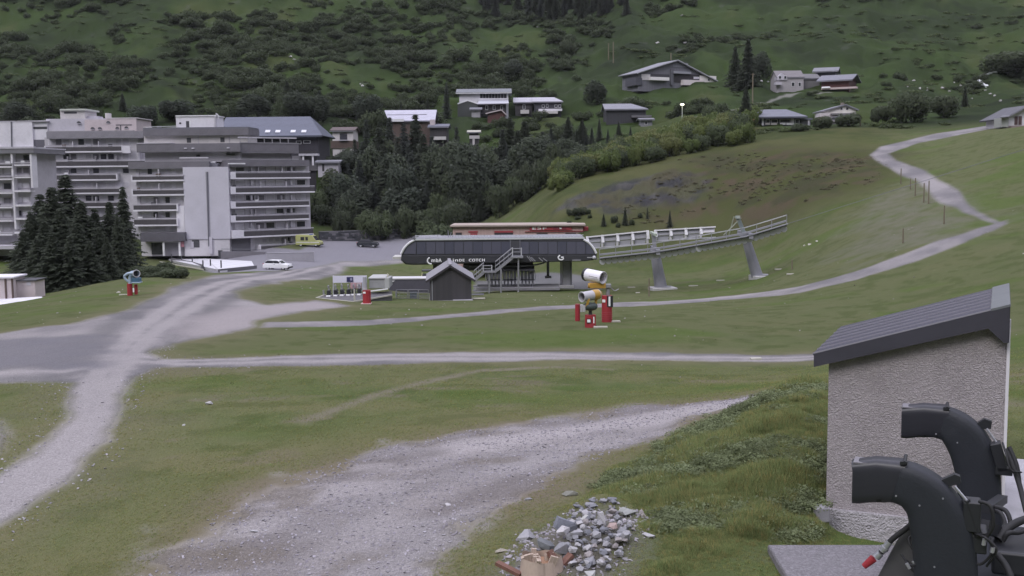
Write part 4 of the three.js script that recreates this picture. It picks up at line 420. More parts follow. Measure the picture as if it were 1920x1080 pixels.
  for (const [v, u1] of [[441, 826], [443.6, 824]]) part(t, 'roof_rail', bar(f.p(778, v + 1.5, -1), f.p(u1, v, -1), 0.045, 6), mt.galvL); for (const u of [780, 792, 806, 820, 834, 844]) part(t, 'rail_post', bar(f.p(u, 446.5, -1), f.p(u, 440.5, -1), 0.035, 5), mt.galvL); for (const u of [841, 844, 847]) part(t, 'aerial', bar(f.p(u, 446, -2), f.p(u - 1 + (u - 841), 432 + (u - 841), -2), 0.04, 5), mt.galv);
  // under structure
  const G = (u, v, z) => { const q = f.p(u, v, z); return V(q[0], q[1], z); };
  part(t, 'drive_housing', f.r(868, 495, 1000, 507, -1.6, 3, 0.1), mt.steelDark); part(t, 'drive_strut', beam(G(985, 504, -2), G(1000, 515, -2), 0.12, 0.25), mt.steelDark); part(t, 'guide_rail', [tube([G(880, 499, -1.2), G(950, 500, -0.9), G(1012, 495, -1.2), G(1030, 488, -1.5)], 0.09, 30, 6)], mt.galvD);
  for (const [u, n] of [[996, 0], [1000, 1], [1004, 2], [1018, 3], [1026, 4]]) part(t, 'sheave_arm', beam(G(u - 8, 480 + n, 0.2), G(u, 490, 0.25), 0.05, 0.09), mt.galv);
  const pil = (u0, u1, vt, vb, z, d, m = mt.concrete, n = 'pillar') => part(t, n, f.r(u0, vt, u1, vb, z, d, 0.05), m); pil(1055, 1070, 488, 538, -2.2, 1.3, M(0.29, 0.29, 0.31, { map: TS2 })); pil(1050.5, 1053.5, 488, 537, -2, 0.25, mt.galvD); pil(1069.5, 1072.5, 488, 537, -2, 0.25, mt.galvD); pil(1025, 1030, 487, 519, -4.6, 0.4, mt.galvD); pil(812, 830, 492, 545, -2.6, 1.4, mt.concreteD);
  part(t, 'pillar_base', f.r(1047, 535, 1076, 540.5, -1.7, 2.2, 0.05), M(0.42, 0.41, 0.43, { map: TS2 })); part(t, 'pillar_base', f.r(1022, 518, 1034, 522, -4.2, 1.2, 0.05), mt.concrete);
  part(t, 'loading_kerb', f.r(893, 540, 1050, 545, 0.4, 4.5, 0.04), M(0.24, 0.235, 0.25, { map: TS2 })); part(t, 'kerb_edge', f.r(888, 538.5, 1000, 540.3, 0.1, 0.3), mt.concrete); part(t, 'tail_ramp', f.r(736, 481.5, 752, 486, -1, 3), M(0.5, 0.49, 0.47));
  // stair
  const stair = (a, b, z0, z1) => { for (const z of [z0, z1]) part(t, 'stair_stringer', beam(V(a[0], a[1], z), V(b[0], b[1], z), 0.08, 0.28), mt.galv); const n = 12; for (let i = 0; i < n; i++) { const x = lerp(a[0], b[0], (i + 0.5) / n), y = lerp(a[1], b[1], (i + 0.5) / n); part(t, 'stair_tread', bx(x - 0.14, x + 0.14, y + 0.02, y + 0.06, z1, z0), mt.galv); } for (const h of [0.55, 1.05]) for (const z of [z0, z1]) part(t, 'handrail', bar([a[0], a[1] + h, z], [b[0], b[1] + h, z], 0.035, 6), mt.galv); for (let i = 0; i <= 4; i++) { const x = lerp(a[0], b[0], i / 4), y = lerp(a[1], b[1], i / 4); part(t, 'baluster', bar([x, y, z0], [x, y + 1.05, z0], 0.03, 5), mt.galv); } };
  const a1 = f.p(961, 483, 1.6), b1 = f.p(929, 509, 1.6), b2 = f.p(907, 511, 1.6), b3 = f.p(889, 526, 1.6); stair(a1, b1, 1.7, 0.7); stair(b2, b3, 1.7, 0.7);
  part(t, 'stair_platform', f.r(958, 481, 981, 484, 1.8, 1.6), mt.galv); part(t, 'stair_landing', f.r(905, 509, 930, 511.5, 1.8, 1.2), mt.galv); for (const [u, v0, v1] of [[961, 464.5, 481], [977.5, 464.5, 481], [906, 497, 509], [922, 497, 509]]) part(t, 'platform_post', bar(f.p(u, v1, 1.7), f.p(u, v0, 1.7), 0.07, 6), mt.galvL); for (const [u0, u1, v] of [[961, 977.5, 466], [961, 977.5, 472.5], [906, 922, 498], [906, 922, 504]]) part(t, 'platform_rail', bar(f.p(u0, v, 1.7), f.p(u1, v, 1.7), 0.045, 6), mt.galv);
  for (const [u, vt, vb, z] of [[972, 484, 549, 1.5], [917.5, 511, 550, 1.5], [939.5, 504, 556, 2.0]]) part(t, 'stair_leg', bar(f.p(u, vb, z), f.p(u, vt, z), 0.1, 8), mt.galv);
  // chairs parked under the station
  const chair = (u0, u1, lab, proto) => { const c = f.p((u0 + u1) / 2, 538, -1.4), w = (f.p(u1, 520, -1.4)[0] - f.p(u0, 520, -1.4)[0]) / 2, pos = f.w(c[0], c[1], -1.4); if (proto) { return copyOf(proto, pos, 0, lab); }
    const o = thing('lift_chair', lab, 'chairlift chair', pos, 0, 'chairs parked under the lift station'); const yy = (v) => f.p(950, v, -1.4)[1] - c[1]; const n = 4, pw = 2 * w / n;
    for (let i = 0; i < n; i++) { const x = -w + pw * (i + 0.5); part(o, 'backrest', new RoundedBoxGeometry(pw * 0.88, yy(508) - yy(523), 0.16, 2, 0.05).translate(x, (yy(508) + yy(523)) / 2, 0.15), M(0.15, 0.15, 0.175, { roughness: 0.35 })); part(o, 'seat', new RoundedBoxGeometry(pw * 0.9, 0.16, 0.5, 2, 0.06).translate(x, yy(524), 0.45), mt.black); part(o, 'leg_rest', bx(x - 0.09, x + 0.09, yy(535), yy(525), 0.55, 0.66, 0.03), M(0.14, 0.14, 0.155)); }
    part(o, 'safety_bar', tube([V(-w * 1.05, yy(507), 0.2), V(-w * 1.05, yy(524), 0.75), V(0, yy(525.5), 0.8), V(w * 1.05, yy(524), 0.75), V(w * 1.05, yy(507), 0.2)], 0.045, 40, 6), mt.galvD); part(o, 'hanger', tube([V(0, yy(508), 0.1), V(0, yy(503), -0.2), V(0.1, yy(497), -0.3)], 0.08, 14, 6), mt.steelDark); part(o, 'bubble', (() => { const g = new THREE.CylinderGeometry(0.75, 0.75, 2 * w, 16, 1, true, 0.2, 1.7); g.rotateZ(Math.PI / 2); g.translate(0, yy(510), -0.1); return g; })(), mt.blackGloss); part(o, 'frame', bar([-w, yy(524.5), 0.2], [w, yy(524.5), 0.2], 0.06, 6), mt.steelDark); return o; };
  const c0 = chair(976, 1002, 'dark chairlift chair with four backrests, rightmost of the three under the station'); chair(944, 968, 'dark chairlift chair hanging in the middle under the station', c0); chair(914, 938, 'dark chairlift chair hanging leftmost behind the stair under the station', c0);
}
// ---------------------------------------------------------------- towers, sheave trains, covers, ropes
{
  const f = new Fac(ST.o.clone(), -2); const W = (u, v, z) => { const q = f.p(u, v, z); return V(q[0], q[1], z); };
  const lineV = (u) => u < 1240 ? lerp(484, 471, (u - 1120) / 120) : u < 1400 ? lerp(471, 443, (u - 1240) / 160) : lerp(443, 420, (u - 1400) / 75);
  function tower(bu, bv, tu, tv, w0, w1, lab, u0, u1, head) {
    const base = pix(bu, bv), q = f.p(bu, bv), zb = f.Z.dot(base.clone().sub(f.o)), t = thing('lift_tower', lab, 'lift tower', f.w(q[0], base.y - f.o.y, zb), f.yaw), loc = (u, v, z = 0) => { const p = f.p(u, v, z + zb), b = t.position, d = f.w(p[0], p[1], z + zb).sub(b); return V(f.X.dot(d), d.y, f.Z.dot(d)); };
    const k = zb; const A = loc(bu, bv + 1), B = loc(tu, tv), s = base.distanceTo(camera.position) / FOC; const sh = bar(A, B, w0 * s / 2, 4, w1 * s / 2); sh.computeVertexNormals(); part(t, 'post', bar(A, B, w0 * s / 2, 16, w1 * s / 2), M(0.27, 0.27, 0.31, { map: TS2, roughness: 0.5 }));
    part(t, 'footing', (() => { const g = bx(-w0 * s * 0.95, w0 * s * 0.95, -0.4, 0.28, -1.1, 1.1, 0.06); g.rotateY(0.2); return g; })(), M(0.5, 0.49, 0.5, { map: TS2 })); part(t, 'base_flange', cyl(w0 * s * 0.66, w0 * s * 0.66, 0.12, 0, 0.25, 0, 18), mt.galv);
    part(t, 'crossarm', beam(B.clone().add(V(0, 0.2, 3.6)), B.clone().add(V(0, 0.2, -3.6)), 0.45, 0.55), M(0.27, 0.27, 0.31)); part(t, 'arm_collar', cyl(w1 * s * 0.6, w1 * s * 0.5, 0.8, B.x, B.y - 0.7, 0, 16), mt.galv);
    for (const z of [2.9, -2.9]) { // sheave train
      const c = (tu + u0 - tu), pts = [u0, lerp(u0, tu, 0.5), tu, lerp(tu, u1, 0.5), u1].map((u) => loc(u, lineV(u), z)); for (const [dy, hh, m] of [[0.35, 0.16, mt.galv], [-0.12, 0.12, mt.galvD], [0.95, 0.05, mt.galvL]]) for (let i = 0; i < 4; i++) part(t, hh < 0.1 ? 'handrail' : 'sheave_beam', beam(pts[i].clone().add(V(0, dy, 0)), pts[i + 1].clone().add(V(0, dy, 0)), hh < 0.1 ? 0.06 : 0.3, hh), m);
      const n = 16; for (let i = 0; i < n; i++) { const u = lerp(u0, u1, (i + 0.5) / n), p = loc(u, lineV(u), z); const w = part(t, 'sheave_wheel', new THREE.CylinderGeometry(0.33, 0.33, 0.14, 16).rotateX(Math.PI / 2).translate(p.x, p.y - 0.42, z), mt.galvL); part(w, 'wheel_liner', new THREE.TorusGeometry(0.31, 0.045, 6, 16).translate(p.x, p.y - 0.42, z), mt.galvD); }
      for (let i = 0; i <= 6; i++) { const u = lerp(u0, u1, i / 6), p = loc(u, lineV(u), z + 0.5); part(t, 'rail_post', bar(p, p.clone().add(V(0, 1.0, 0)), 0.035, 5), mt.galv); } part(t, 'catwalk', beam(loc(u0, lineV(u0), z * 1.0).add(V(0, 0.05, 0.5)), loc(tu, lineV(tu), z).add(V(0, 0.05, 0.5)), 0.6, 0.06), mt.galv); part(t, 'catwalk', beam(loc(tu, lineV(tu), z).add(V(0, 0.05, 0.5)), loc(u1, lineV(u1), z).add(V(0, 0.05, 0.5)), 0.6, 0.06), mt.galv);
    }
    if (head) { const H = loc(tu - 14, tv - 36, 0), H2 = loc(tu - 2, tv - 6, 0); part(t, 'lifting_frame', beam(H2, H, 0.35, 0.4), M(0.27, 0.31, 0.31)); part(t, 'lifting_beam', beam(H.clone().add(V(-0.35, 0.1, 2.6)), H.clone().add(V(0.35, -0.1, -2.6)), 0.35, 0.3), M(0.36, 0.4, 0.37)); part(t, 'lifting_stay', bar(H.clone().add(V(0, 0, 2.2)), loc(tu - 40, tv - 2, 2.5), 0.06, 6), M(0.3, 0.32, 0.26)); part(t, 'lifting_stay', bar(H.clone().add(V(0, 0, -2.2)), loc(tu - 30, tv - 3, -2.5), 0.06, 6), M(0.3, 0.32, 0.26)); } else { const H = loc(tu - 3, tv - 34, 0); part(t, 'lifting_frame', beam(B, H, 0.4, 0.4), mt.galv); part(t, 'lifting_beam', beam(H.clone().add(V(0, 0, 2.6)), H.clone().add(V(0, 0, -2.6)), 0.3, 0.25), M(0.34, 0.38, 0.32)); }
    return t;
  }
  tower(1240, 543, 1228, 472, 24, 17, 'leaning grey lift tower nearest the station, under white framed covers', 1124, 1305, false);
  tower(1421, 521, 1397, 443, 22, 15, 'leaning grey lift tower on the right with a raised lifting frame', 1305.5, 1475, true);
  // white framed covers along the far side of the first sheave train
  function cover(pts, lab, n, solidLast) { const z = -1.6, b = f.w(...f.p(pts[0][0], pts[0][3], z)), t = thing('cable_cover', lab, 'cover', b, f.yaw), loc = (u, v, zz = z) => { const p = f.p(u, v, zz), d = f.w(p[0], p[1], zz).sub(b); return V(f.X.dot(d), d.y, f.Z.dot(d)); };
    const [A, B] = pts, top = (s) => [lerp(A[0], B[0], s), lerp(A[1], B[1], s)], mid = (s) => [lerp(A[0], B[0], s), lerp(A[2], B[2], s)], bot = (s) => [lerp(A[0], B[0], s), lerp(A[3], B[3], s)];
    part(t, 'roof_strip', [slab([loc(...top(0), z + 0.5), loc(...top(1), z + 0.5), loc(...top(1), z - 1.4), loc(...top(0), z - 1.4)].map((p) => p.toArray()), 0.14)], M(0.72, 0.71, 0.75)); part(t, 'lower_rail', beam(loc(...bot(0), z + 0.3), loc(...bot(1), z + 0.3), 0.1, 0.14), mt.galvL);
    for (let i = 0; i < n; i++) { const s0 = i / n, s1 = (i + 1) / n; const a = mid(s0 + 0.02), b2 = mid(s1 - 0.02), c = top(s1 - 0.02), d = top(s0 + 0.02); const solid = solidLast && i === n - 1; part(t, 'cover_panel', slab([loc(d[0], d[1] + 1.5, z + 0.15), loc(c[0], c[1] + 1.5, z + 0.15), loc(b2[0], b2[1], z + 0.35), loc(a[0], a[1], z + 0.35)].map((p) => p.toArray()), 0.05), solid ? M(0.7, 0.68, 0.74) : M(0.27, 0.27, 0.3, { roughness: 0.5 })); const e = bot(s0 + 0.04), g2 = bot(s1 - 0.04); if (!solid) part(t, 'lower_panel', slab([loc(a[0], a[1] + 1, z + 0.2), loc(b2[0], b2[1] + 1, z + 0.2), loc(g2[0], g2[1], z + 0.2), loc(e[0], e[1], z + 0.2)].map((p) => p.toArray()), 0.05), M(0.34, 0.34, 0.37)); }
    for (let i = 0; i <= n; i++) { if (solidLast && i === n) continue; const s = i / n; part(t, 'frame_rib', beam(loc(...top(s), z + 0.35), loc(mid(s)[0] + 1.5, mid(s)[1] + 2, z + 0.55), 0.3, 0.16), M(0.78, 0.77, 0.8)); part(t, 'frame_leg', beam(loc(...mid(s), z + 0.5), loc(...bot(s), z + 0.4), 0.24, 0.14), M(0.6, 0.59, 0.63)); } }
  cover([[1101, 443.5, 455, 466], [1214, 432, 446, 457]], 'row of white framed panels above the line between station and first tower', 4, false);
  cover([[1229, 431, 442, 452], [1342, 424, 435, 445]], 'row of white framed panels right of the first tower ending in a solid white panel', 4, true);
  for (const z of [2.9, -2.9]) { const pts = [[1118, 484], [1240, 470.5], [1398, 442.5], [1476, 418]].map(([u, v]) => { const q = f.p(u, v, z); return f.w(q[0], q[1] - 0.1, z); }); const d = pts[3].clone().sub(pts[2]); pts.push(pts[3].clone().addScaledVector(d, 12)); const o = V(0, 0, 0); one('haul_rope', pts.slice(1).map((p, i) => bar(pts[i], p, 0.022, 5)), mt.galvD, z > 0 ? 'near haul rope of the chairlift running up to the right' : 'far haul rope of the chairlift running up to the right', 'rope', o); }
}
// ---------------------------------------------------------------- ski school building behind
{
  const f = new Fac(972, 470, 168, -2); f.o.y = groundY(f.o.x, f.o.z); const t = thing('ski_school_building', 'low pinkish timber ski school building with red signs behind the lift station', 'building', f.o, f.yaw), y0 = -0.2, top = f.p(972, 424)[1], xl = f.p(849, 440)[0], xr = f.p(1093, 440)[0];
  part(t, 'wall', bx(xl, xr, y0, top, -7, 0), mt.pinkWood); part(t, 'roof_edge', bx(xl - 0.4, xr + 0.4, top, top + 0.22, -7.5, 0.5), mt.beige); part(t, 'roof_band', bx(xl - 0.35, xr + 0.35, top - 0.14, top - 0.005, -7.4, 0.42), mt.brownWood);
  const sg = part(t, 'sign', f.r(993, 424.5, 1072, 431.5, 0.2, 0.15), mt.redSign), L = (s, u0, u1, vt, vb, m) => { const g = letters(s, 1, 0.03), b = g.boundingBox, A = f.p(u0, vb, 0.22), B = f.p(u1, vt, 0.22); g.translate(-b.min.x, -b.min.y, 0); g.scale((B[0] - A[0]) / (b.max.x - b.min.x), (B[1] - A[1]) / (b.max.y - b.min.y), 1); g.translate(A[0], A[1], 0.2); part(sg, 'lettering', g, m); }; L('ESF', 998, 1025, 425.6, 430.4, mt.paint);
  part(sg, 'crest', f.r(1037, 426, 1062, 430, 0.24, 0.05), M(0.2, 0.03, 0.05)); part(sg, 'crest_mark', f.r(1049, 426.8, 1053, 429.2, 0.26, 0.03), mt.paint);
  for (const [u0, v0, u1, v1] of [[878, 433.5, 896, 436], [882, 437.5, 895, 444], [927, 433, 962, 436]]) part(t, 'red_board', f.r(u0, v0, u1, v1, 0.1, 0.1), mt.redSign);
  for (const [u0, v0, u1, v1] of [[927, 436.5, 962, 444], [1006, 437, 1027, 444], [1060, 437, 1080, 444], [854, 436, 866, 441]]) { const w = part(t, 'window', f.r(u0, v0, u1, v1, 0.06, 0.1), mt.brownWood); part(w, 'pane', f.r(u0 + 1, v0 + 1, u1 - 1, v1 - 0.5, 0.09, 0.05), mt.glass); } part(t, 'fascia_strip', f.r(984, 433.5, 1094, 434.4, 0.2, 0.2), mt.redSign); part(t, 'awning', f.r(1094, 426, 1103, 433, -0.5, 2), mt.redSign);
}
// ---------------------------------------------------------------- boarding gates with banner
{
  const b = pix(650, 560); b.y += 0.1; const f = new Fac(b, 0), P = (u, v, z = 0) => f.p(u, v, z), W = (u, v, y = b.y + 0.12) => { const q = ray(u, v), k = (y - CAMY) / q.y; const d = V(q.x * k, y, q.z * k).sub(b); return [f.X.dot(d), d.y, f.Z.dot(d)]; };
  const t = thing('boarding_deck', 'dark boarding deck edged with pale timber left of the shed', 'deck', b, 0); const q = [[593, 561], [662, 568], [735, 555], [735, 547], [610, 555]].map(([u, v]) => W(u, v)); const ym = Math.max(...q.map((p) => p[1])) + 0.06;
  const s = new THREE.Shape(q.map((p) => new THREE.Vector2(p[0], -p[2]))); part(t, 'deck_top', new THREE.ExtrudeGeometry(s, { depth: 0.9, bevelEnabled: false }).rotateX(-Math.PI / 2).translate(0, ym - 0.9, 0), M(0.13, 0.125, 0.135, { map: TW })); for (const [i, j] of [[0, 1], [1, 2], [0, 4]]) part(t, 'edge_beam', beam([q[i][0], ym + 0.03, q[i][2] + 0.06], [q[j][0], ym + 0.03, q[j][2] + 0.06], 0.12, 0.12), mt.plank); part(t, 'post', bar(W(665, 566), [W(665, 566)[0], ym + 1.0, W(665, 566)[2]], 0.07, 8), mt.plank);
  const G = thing('boarding_gate', 'black boarding gate with slim grey ticket reader, leftmost of the row', 'gate', [0, 0, 0], 0, 'boarding gates in a row under the banner'), k = b.distanceTo(camera.position) / FOC; part(G, 'cabinet', new RoundedBoxGeometry(6.5 * k, 10 * k, 0.7, 2, 0.06).translate(0, 6.2 * k, 0), mt.black); part(G, 'foot', bx(-4 * k, 3.6 * k, -0.05, 2 * k, -0.4, 0.5, 0.04), mt.paint); part(G, 'reader_post', bar([0, 10 * k, 0], [-0.4 * k, 19 * k, 0.1], 1.3 * k, 8), mt.galvL); part(G, 'reader_head', new RoundedBoxGeometry(3 * k, 5 * k, 0.2, 2, 0.03).translate(-0.4 * k, 17.5 * k, 0.1), mt.galv); part(G, 'arm', bar([2 * k, 9 * k, 0.2], [6 * k, 7 * k, 0.3], 0.4 * k, 6), mt.galv);
  [[617, 555], [630, 554], [642, 553.4], [654, 553], [664, 552.4], [674, 552]].forEach(([u, v], i) => { const w0 = W(u, v, b.y + ym + 0.02), p = V(w0[0] + b.x, b.y + ym + 0.02, w0[2] + b.z); const lab = ['black boarding gate with slim grey ticket reader, leftmost of the row', 'black boarding gate under the left end of the white banner', 'black boarding gate under the middle of the white banner', 'black boarding gate left of the dark blue banner square', 'black boarding gate just below the reddish notice panel', 'black boarding gate nearest the red padded post'][i]; if (!i) { G.position.copy(p); } else copyOf(G, p, 0, lab); });
  const st = thing('banner', 'white banner with a dark blue square on posts above the boarding gates', 'banner', b, 0); part(st, 'cloth', f.r(624, 517, 688, 530, -0.9, 0.06), M(0.66, 0.65, 0.76)); part(st, 'square', f.r(650, 519.5, 662, 528.5, -0.84, 0.04), M(0.035, 0.035, 0.11)); part(st, 'mark', f.r(656.5, 521.5, 660.5, 526, -0.815, 0.02), M(0.3, 0.3, 0.42)); for (const u of [625, 640, 672, 687]) part(st, 'post', bar(P(u, 554, -1), P(u, 517, -1), 0.05, 8), mt.galvL);
  const nb = thing('notice_board', 'reddish and white notice panel behind the boarding gates', 'notice board', b, 0); part(nb, 'panel', f.r(657, 530, 668, 541, -0.75, 0.05), M(0.48, 0.3, 0.33)); part(nb, 'panel', f.r(668.5, 530, 678, 541, -0.75, 0.05), M(0.42, 0.3, 0.32)); for (const v of [532.5, 535, 538]) part(nb, 'line', f.r(669, v, 677, v + 1, -0.73, 0.02), mt.paint); for (const u of [658, 677]) part(nb, 'post', bar(P(u, 553, -0.8), P(u, 530, -0.8), 0.04, 6), mt.galv);
  for (const [u, l] of [[681, 'slim striped barrier left of the red padded post']]) one('barrier', [f.r(679, 529, 681, 546, -0.6, 0.06), f.r(683, 529, 685, 546, -0.6, 0.06), f.r(679, 529, 685, 531, -0.61, 0.04), f.r(679, 537, 685, 539, -0.61, 0.04)], M(0.4, 0.42, 0.52), l, 'barrier', b, 0);
  const r = pix(688, 569.5), rp = thing('hydrant_post', 'stout red padded post with a grey pipe on top beside the boarding gates', 'hydrant', r, 0), kr = r.distanceTo(camera.position) / FOC; part(rp, 'padded_post', cyl(7.5 * kr, 7.7 * kr, 26 * kr, 0, -0.02, 0, 24), mt.red); part(rp, 'pipe', cyl(3.8 * kr, 3.8 * kr, 24 * kr, -3 * kr, 26 * kr, 0, 16), M(0.36, 0.36, 0.4)); part(rp, 'collar', cyl(4.2 * kr, 4.2 * kr, 4 * kr, -3 * kr, 26 * kr, 0, 16), mt.gunGrey); part(rp, 'label', new RoundedBoxGeometry(5 * kr, 3.5 * kr, 0.04, 1, 0.01).translate(-3.5 * kr, 21.5 * kr, 7.2 * kr), mt.paint); part(rp, 'foot_slab', bx(-10 * kr, 8 * kr, -0.06, 0.06, -0.4, 0.55), M(0.55, 0.4, 0.4));
  const cab = thing('equipment_box', 'pale grey equipment box with a sloping front right of the red padded post', 'cabinet', b, 0); part(cab, 'box', f.r(692, 523, 729, 541, -1.2, 3.2, 0.06), M(0.33, 0.335, 0.335, { map: TS2 })); part(cab, 'lid', f.r(690, 520.5, 722, 523.5, -1.1, 3.3, 0.05), M(0.42, 0.42, 0.42)); part(cab, 'panel', f.r(721, 521, 730, 541, -1.1, 0.5, 0.05), M(0.4, 0.41, 0.4)); part(cab, 'edge_rail', beam(P(694, 546, -0.8), P(727, 541.5, -0.8), 0.08, 0.1), mt.paint); part(cab, 'aerial', bar(P(727, 521, -1.5), P(727, 513, -1.5), 0.05, 6), M(0.5, 0.48, 0.36));
  const w0 = new Fac(pix(770, 548), 0), wl = thing('platform_wall', 'long low dark wall with a pale top edge between the boarding gates and the shed', 'wall', w0.o, 0); part(wl, 'wall', w0.r(729, 524, 806, 551, 0, 2.5), M(0.085, 0.082, 0.105, { map: TS2 })); part(wl, 'coping', w0.r(729, 521.5, 806, 523.8, 0.1, 2.7, 0.02), M(0.55, 0.54, 0.56)); part(wl, 'sheet', extrude([w0.p(731, 526, 0.1), w0.p(741, 526.5, 0.1), w0.p(733, 530, 0.1)].map((p) => [p[0], p[1]]), 0.02, 0.1), mt.paint);
  const bf = new Fac(pix(770, 560.5), 0), mkBar = (u0, u1, lab) => { const o = thing('crowd_barrier', lab, 'barrier', bf.o, 0, 'metal crowd barriers left of the shed'); for (const u of [u0, u1]) part(o, 'post', bar(bf.p(u, 561), bf.p(u, 543), 0.035, 6), mt.galv); for (const v of [543, 549, 555, 559]) part(o, 'rail', bar(bf.p(u0, v), bf.p(u1, v), 0.025, 5), mt.galv); for (let i = 1; i < 8; i++) part(o, 'bar', bar(bf.p(lerp(u0, u1, i / 8), 559), bf.p(lerp(u0, u1, i / 8), 543), 0.014, 4), mt.galvD); return o; }; mkBar(743, 764, 'grey metal crowd barrier, left one of the pair beside the shed'); mkBar(766, 784, 'grey metal crowd barrier in the middle before the dark wall'); const lastB = mkBar(785, 803, 'grey metal crowd barrier touching the left wall of the shed'); part(lastB, 'panel', bf.r(768, 547, 782, 560, -0.05, 0.03), M(0.16, 0.2, 0.22));
  for (const [u, v, h, l] of [[607, 557, 13, 'short pale post at the left end of the boarding deck'], [710, 556, 9, 'short grey post on the right edge of the boarding deck'], [743, 556, 12, 'short grey post at the left of the crowd barriers']]) { const p = pix(u, v); one('post', bar([0, -0.1, 0], [0, h * k, 0], 0.08, 8), mt.galv, l, 'post', p); }
  const vp = pix(797, 530), vg = thing('lift_vehicle', 'dark machine with a pale yellow post partly hidden behind the shed left corner', 'machine', vp, 0); part(vg, 'body', new RoundedBoxGeometry(0.9, 1.3, 1.5, 2, 0.1).translate(0.1, 0.7, 0), mt.black); part(vg, 'roof', new RoundedBoxGeometry(1.5, 0.25, 1.6, 2, 0.1).translate(0.3, 1.9, 0), mt.steelDark); part(vg, 'post', bar([-0.45, 0.8, 0.5], [-0.3, 1.9, 0.5], 0.1, 8), M(0.5, 0.48, 0.3));
}
// ---------------------------------------------------------------- vehicles
function carPart(t, prof, w, z, m, name, bev = 0.06) { return part(t, name, extrude(prof, -w / 2, w / 2, bev), m); }
function makeCar(name, label, cat, pos, yaw, o) {
  const t = thing(name, label, cat, pos, yaw), w = 1.74; carPart(t, o.body, w, 0, o.paint, 'body', 0.09);
  const gl = mt.glass; carPart(t, o.cabin, w - 0.22, 0, gl, 'windows', 0.08); if (o.roof) carPart(t, o.roof, w - 0.3, 0, o.paint, 'roof', 0.03);
  for (const p of o.pillars) for (const z of [w / 2 - 0.13, -w / 2 + 0.13]) part(t, 'pillar', beam([p[0], p[1], z], [p[2], p[3], z * 0.97], 0.05, 0.08), o.paint);
  for (const x of o.wheels) for (const z of [w / 2 - 0.12, -w / 2 + 0.12]) { const wh = part(t, 'wheel', new THREE.CylinderGeometry(o.wr, o.wr, 0.22, 22).rotateX(Math.PI / 2).translate(x, o.wr, z), mt.rubber); part(wh, 'rim', new THREE.CylinderGeometry(o.wr * 0.62, o.wr * 0.62, 0.235, 14).rotateX(Math.PI / 2).translate(x, o.wr, z), mt.galvL); }
  for (const z of [0.6, -0.6]) { part(t, 'headlight', new RoundedBoxGeometry(0.14, 0.14, 0.36, 2, 0.04).translate(o.hl[0], o.hl[1], z), M(0.5, 0.5, 0.55, { roughness: 0.15 })); part(t, 'tail_light', new RoundedBoxGeometry(0.1, 0.3, 0.2, 2, 0.03).translate(o.tl[0], o.tl[1], z * 1.2), mt.redSign); part(t, 'door_mirror', new RoundedBoxGeometry(0.14, 0.13, 0.2, 2, 0.04).translate(o.mir[0], o.mir[1], z > 0 ? w / 2 + 0.06 : -w / 2 - 0.06), o.paint); }
  part(t, 'bumper', new RoundedBoxGeometry(0.16, 0.2, w - 0.1, 2, 0.05).translate(o.hl[0] + 0.04, 0.36, 0), mt.black); for (const z of [w / 2 + 0.004, -w / 2 - 0.004]) part(t, 'door_handle', bx(o.mir[0] - 1.0, o.mir[0] - 0.8, 0.86, 0.9, z - 0.02, z + 0.02), mt.black); return t;
}
const HATCH = { body: [[-2.0, 0.28], [2.0, 0.28], [2.06, 0.6], [1.95, 0.82], [0.95, 0.97], [-1.7, 1.0], [-2.05, 0.85], [-2.08, 0.45]], cabin: [[-1.85, 0.92], [1.1, 0.9], [0.35, 1.4], [-1.2, 1.43], [-1.62, 1.3]], roof: [[-1.45, 1.37], [0.42, 1.36], [0.25, 1.46], [-1.15, 1.49]], pillars: [[0.95, 0.97, 0.33, 1.42], [-0.35, 0.95, -0.4, 1.43], [-1.75, 0.98, -1.45, 1.4]], wheels: [1.25, -1.25], wr: 0.32, hl: [1.97, 0.68], tl: [-2.02, 0.85], mir: [0.75, 1.0] };
{ const p = pix(521, 505.5); makeCar('parked_car', 'white hatchback car parked by the road in front of the apartment block', 'car', p, -14 * DEG, { ...HATCH, paint: M(0.82, 0.82, 0.85, { roughness: 0.3 }) });
  const q = pix(690, 463); makeCar('parked_car', 'dark car parked alone on the grey asphalt car park', 'car', q, -6 * DEG, { ...HATCH, paint: M(0.035, 0.038, 0.045, { roughness: 0.25 }) });
  const s = pix(581, 462), VAN = { body: [[-2.5, 0.32], [2.4, 0.32], [2.48, 0.75], [2.3, 1.02], [1.55, 1.2], [0.9, 2.1], [0.6, 2.2], [-2.4, 2.25], [-2.55, 2.0], [-2.55, 0.5]], cabin: [[0.05, 1.2], [1.62, 1.2], [1.02, 2.02], [0.05, 2.06]], pillars: [[0.6, 1.2, 0.6, 2.1]], wheels: [1.55, -1.5], wr: 0.36, hl: [2.38, 0.85], tl: [-2.5, 1.1], mir: [1.3, 1.3] }; const v = makeCar('ambulance_van', 'yellow van with dark round markings beside the apartment block', 'van', s, -12 * DEG, { ...VAN, paint: M(0.4, 0.41, 0.17, { roughness: 0.35 }) }); part(v, 'window', bx(-1.5, -0.75, 1.2, 1.85, 0.86, 0.9), mt.glass); part(v, 'window', bx(-0.5, 0.0, 1.2, 1.85, 0.86, 0.9), mt.glass); part(v, 'stripe', bx(-2.4, 2.2, 0.75, 0.92, 0.86, 0.885), M(0.62, 0.62, 0.6)); part(v, 'roof_bar', new RoundedBoxGeometry(0.3, 0.14, 1.3, 2, 0.05).translate(0.3, 2.26, 0), M(0.05, 0.1, 0.35)); }
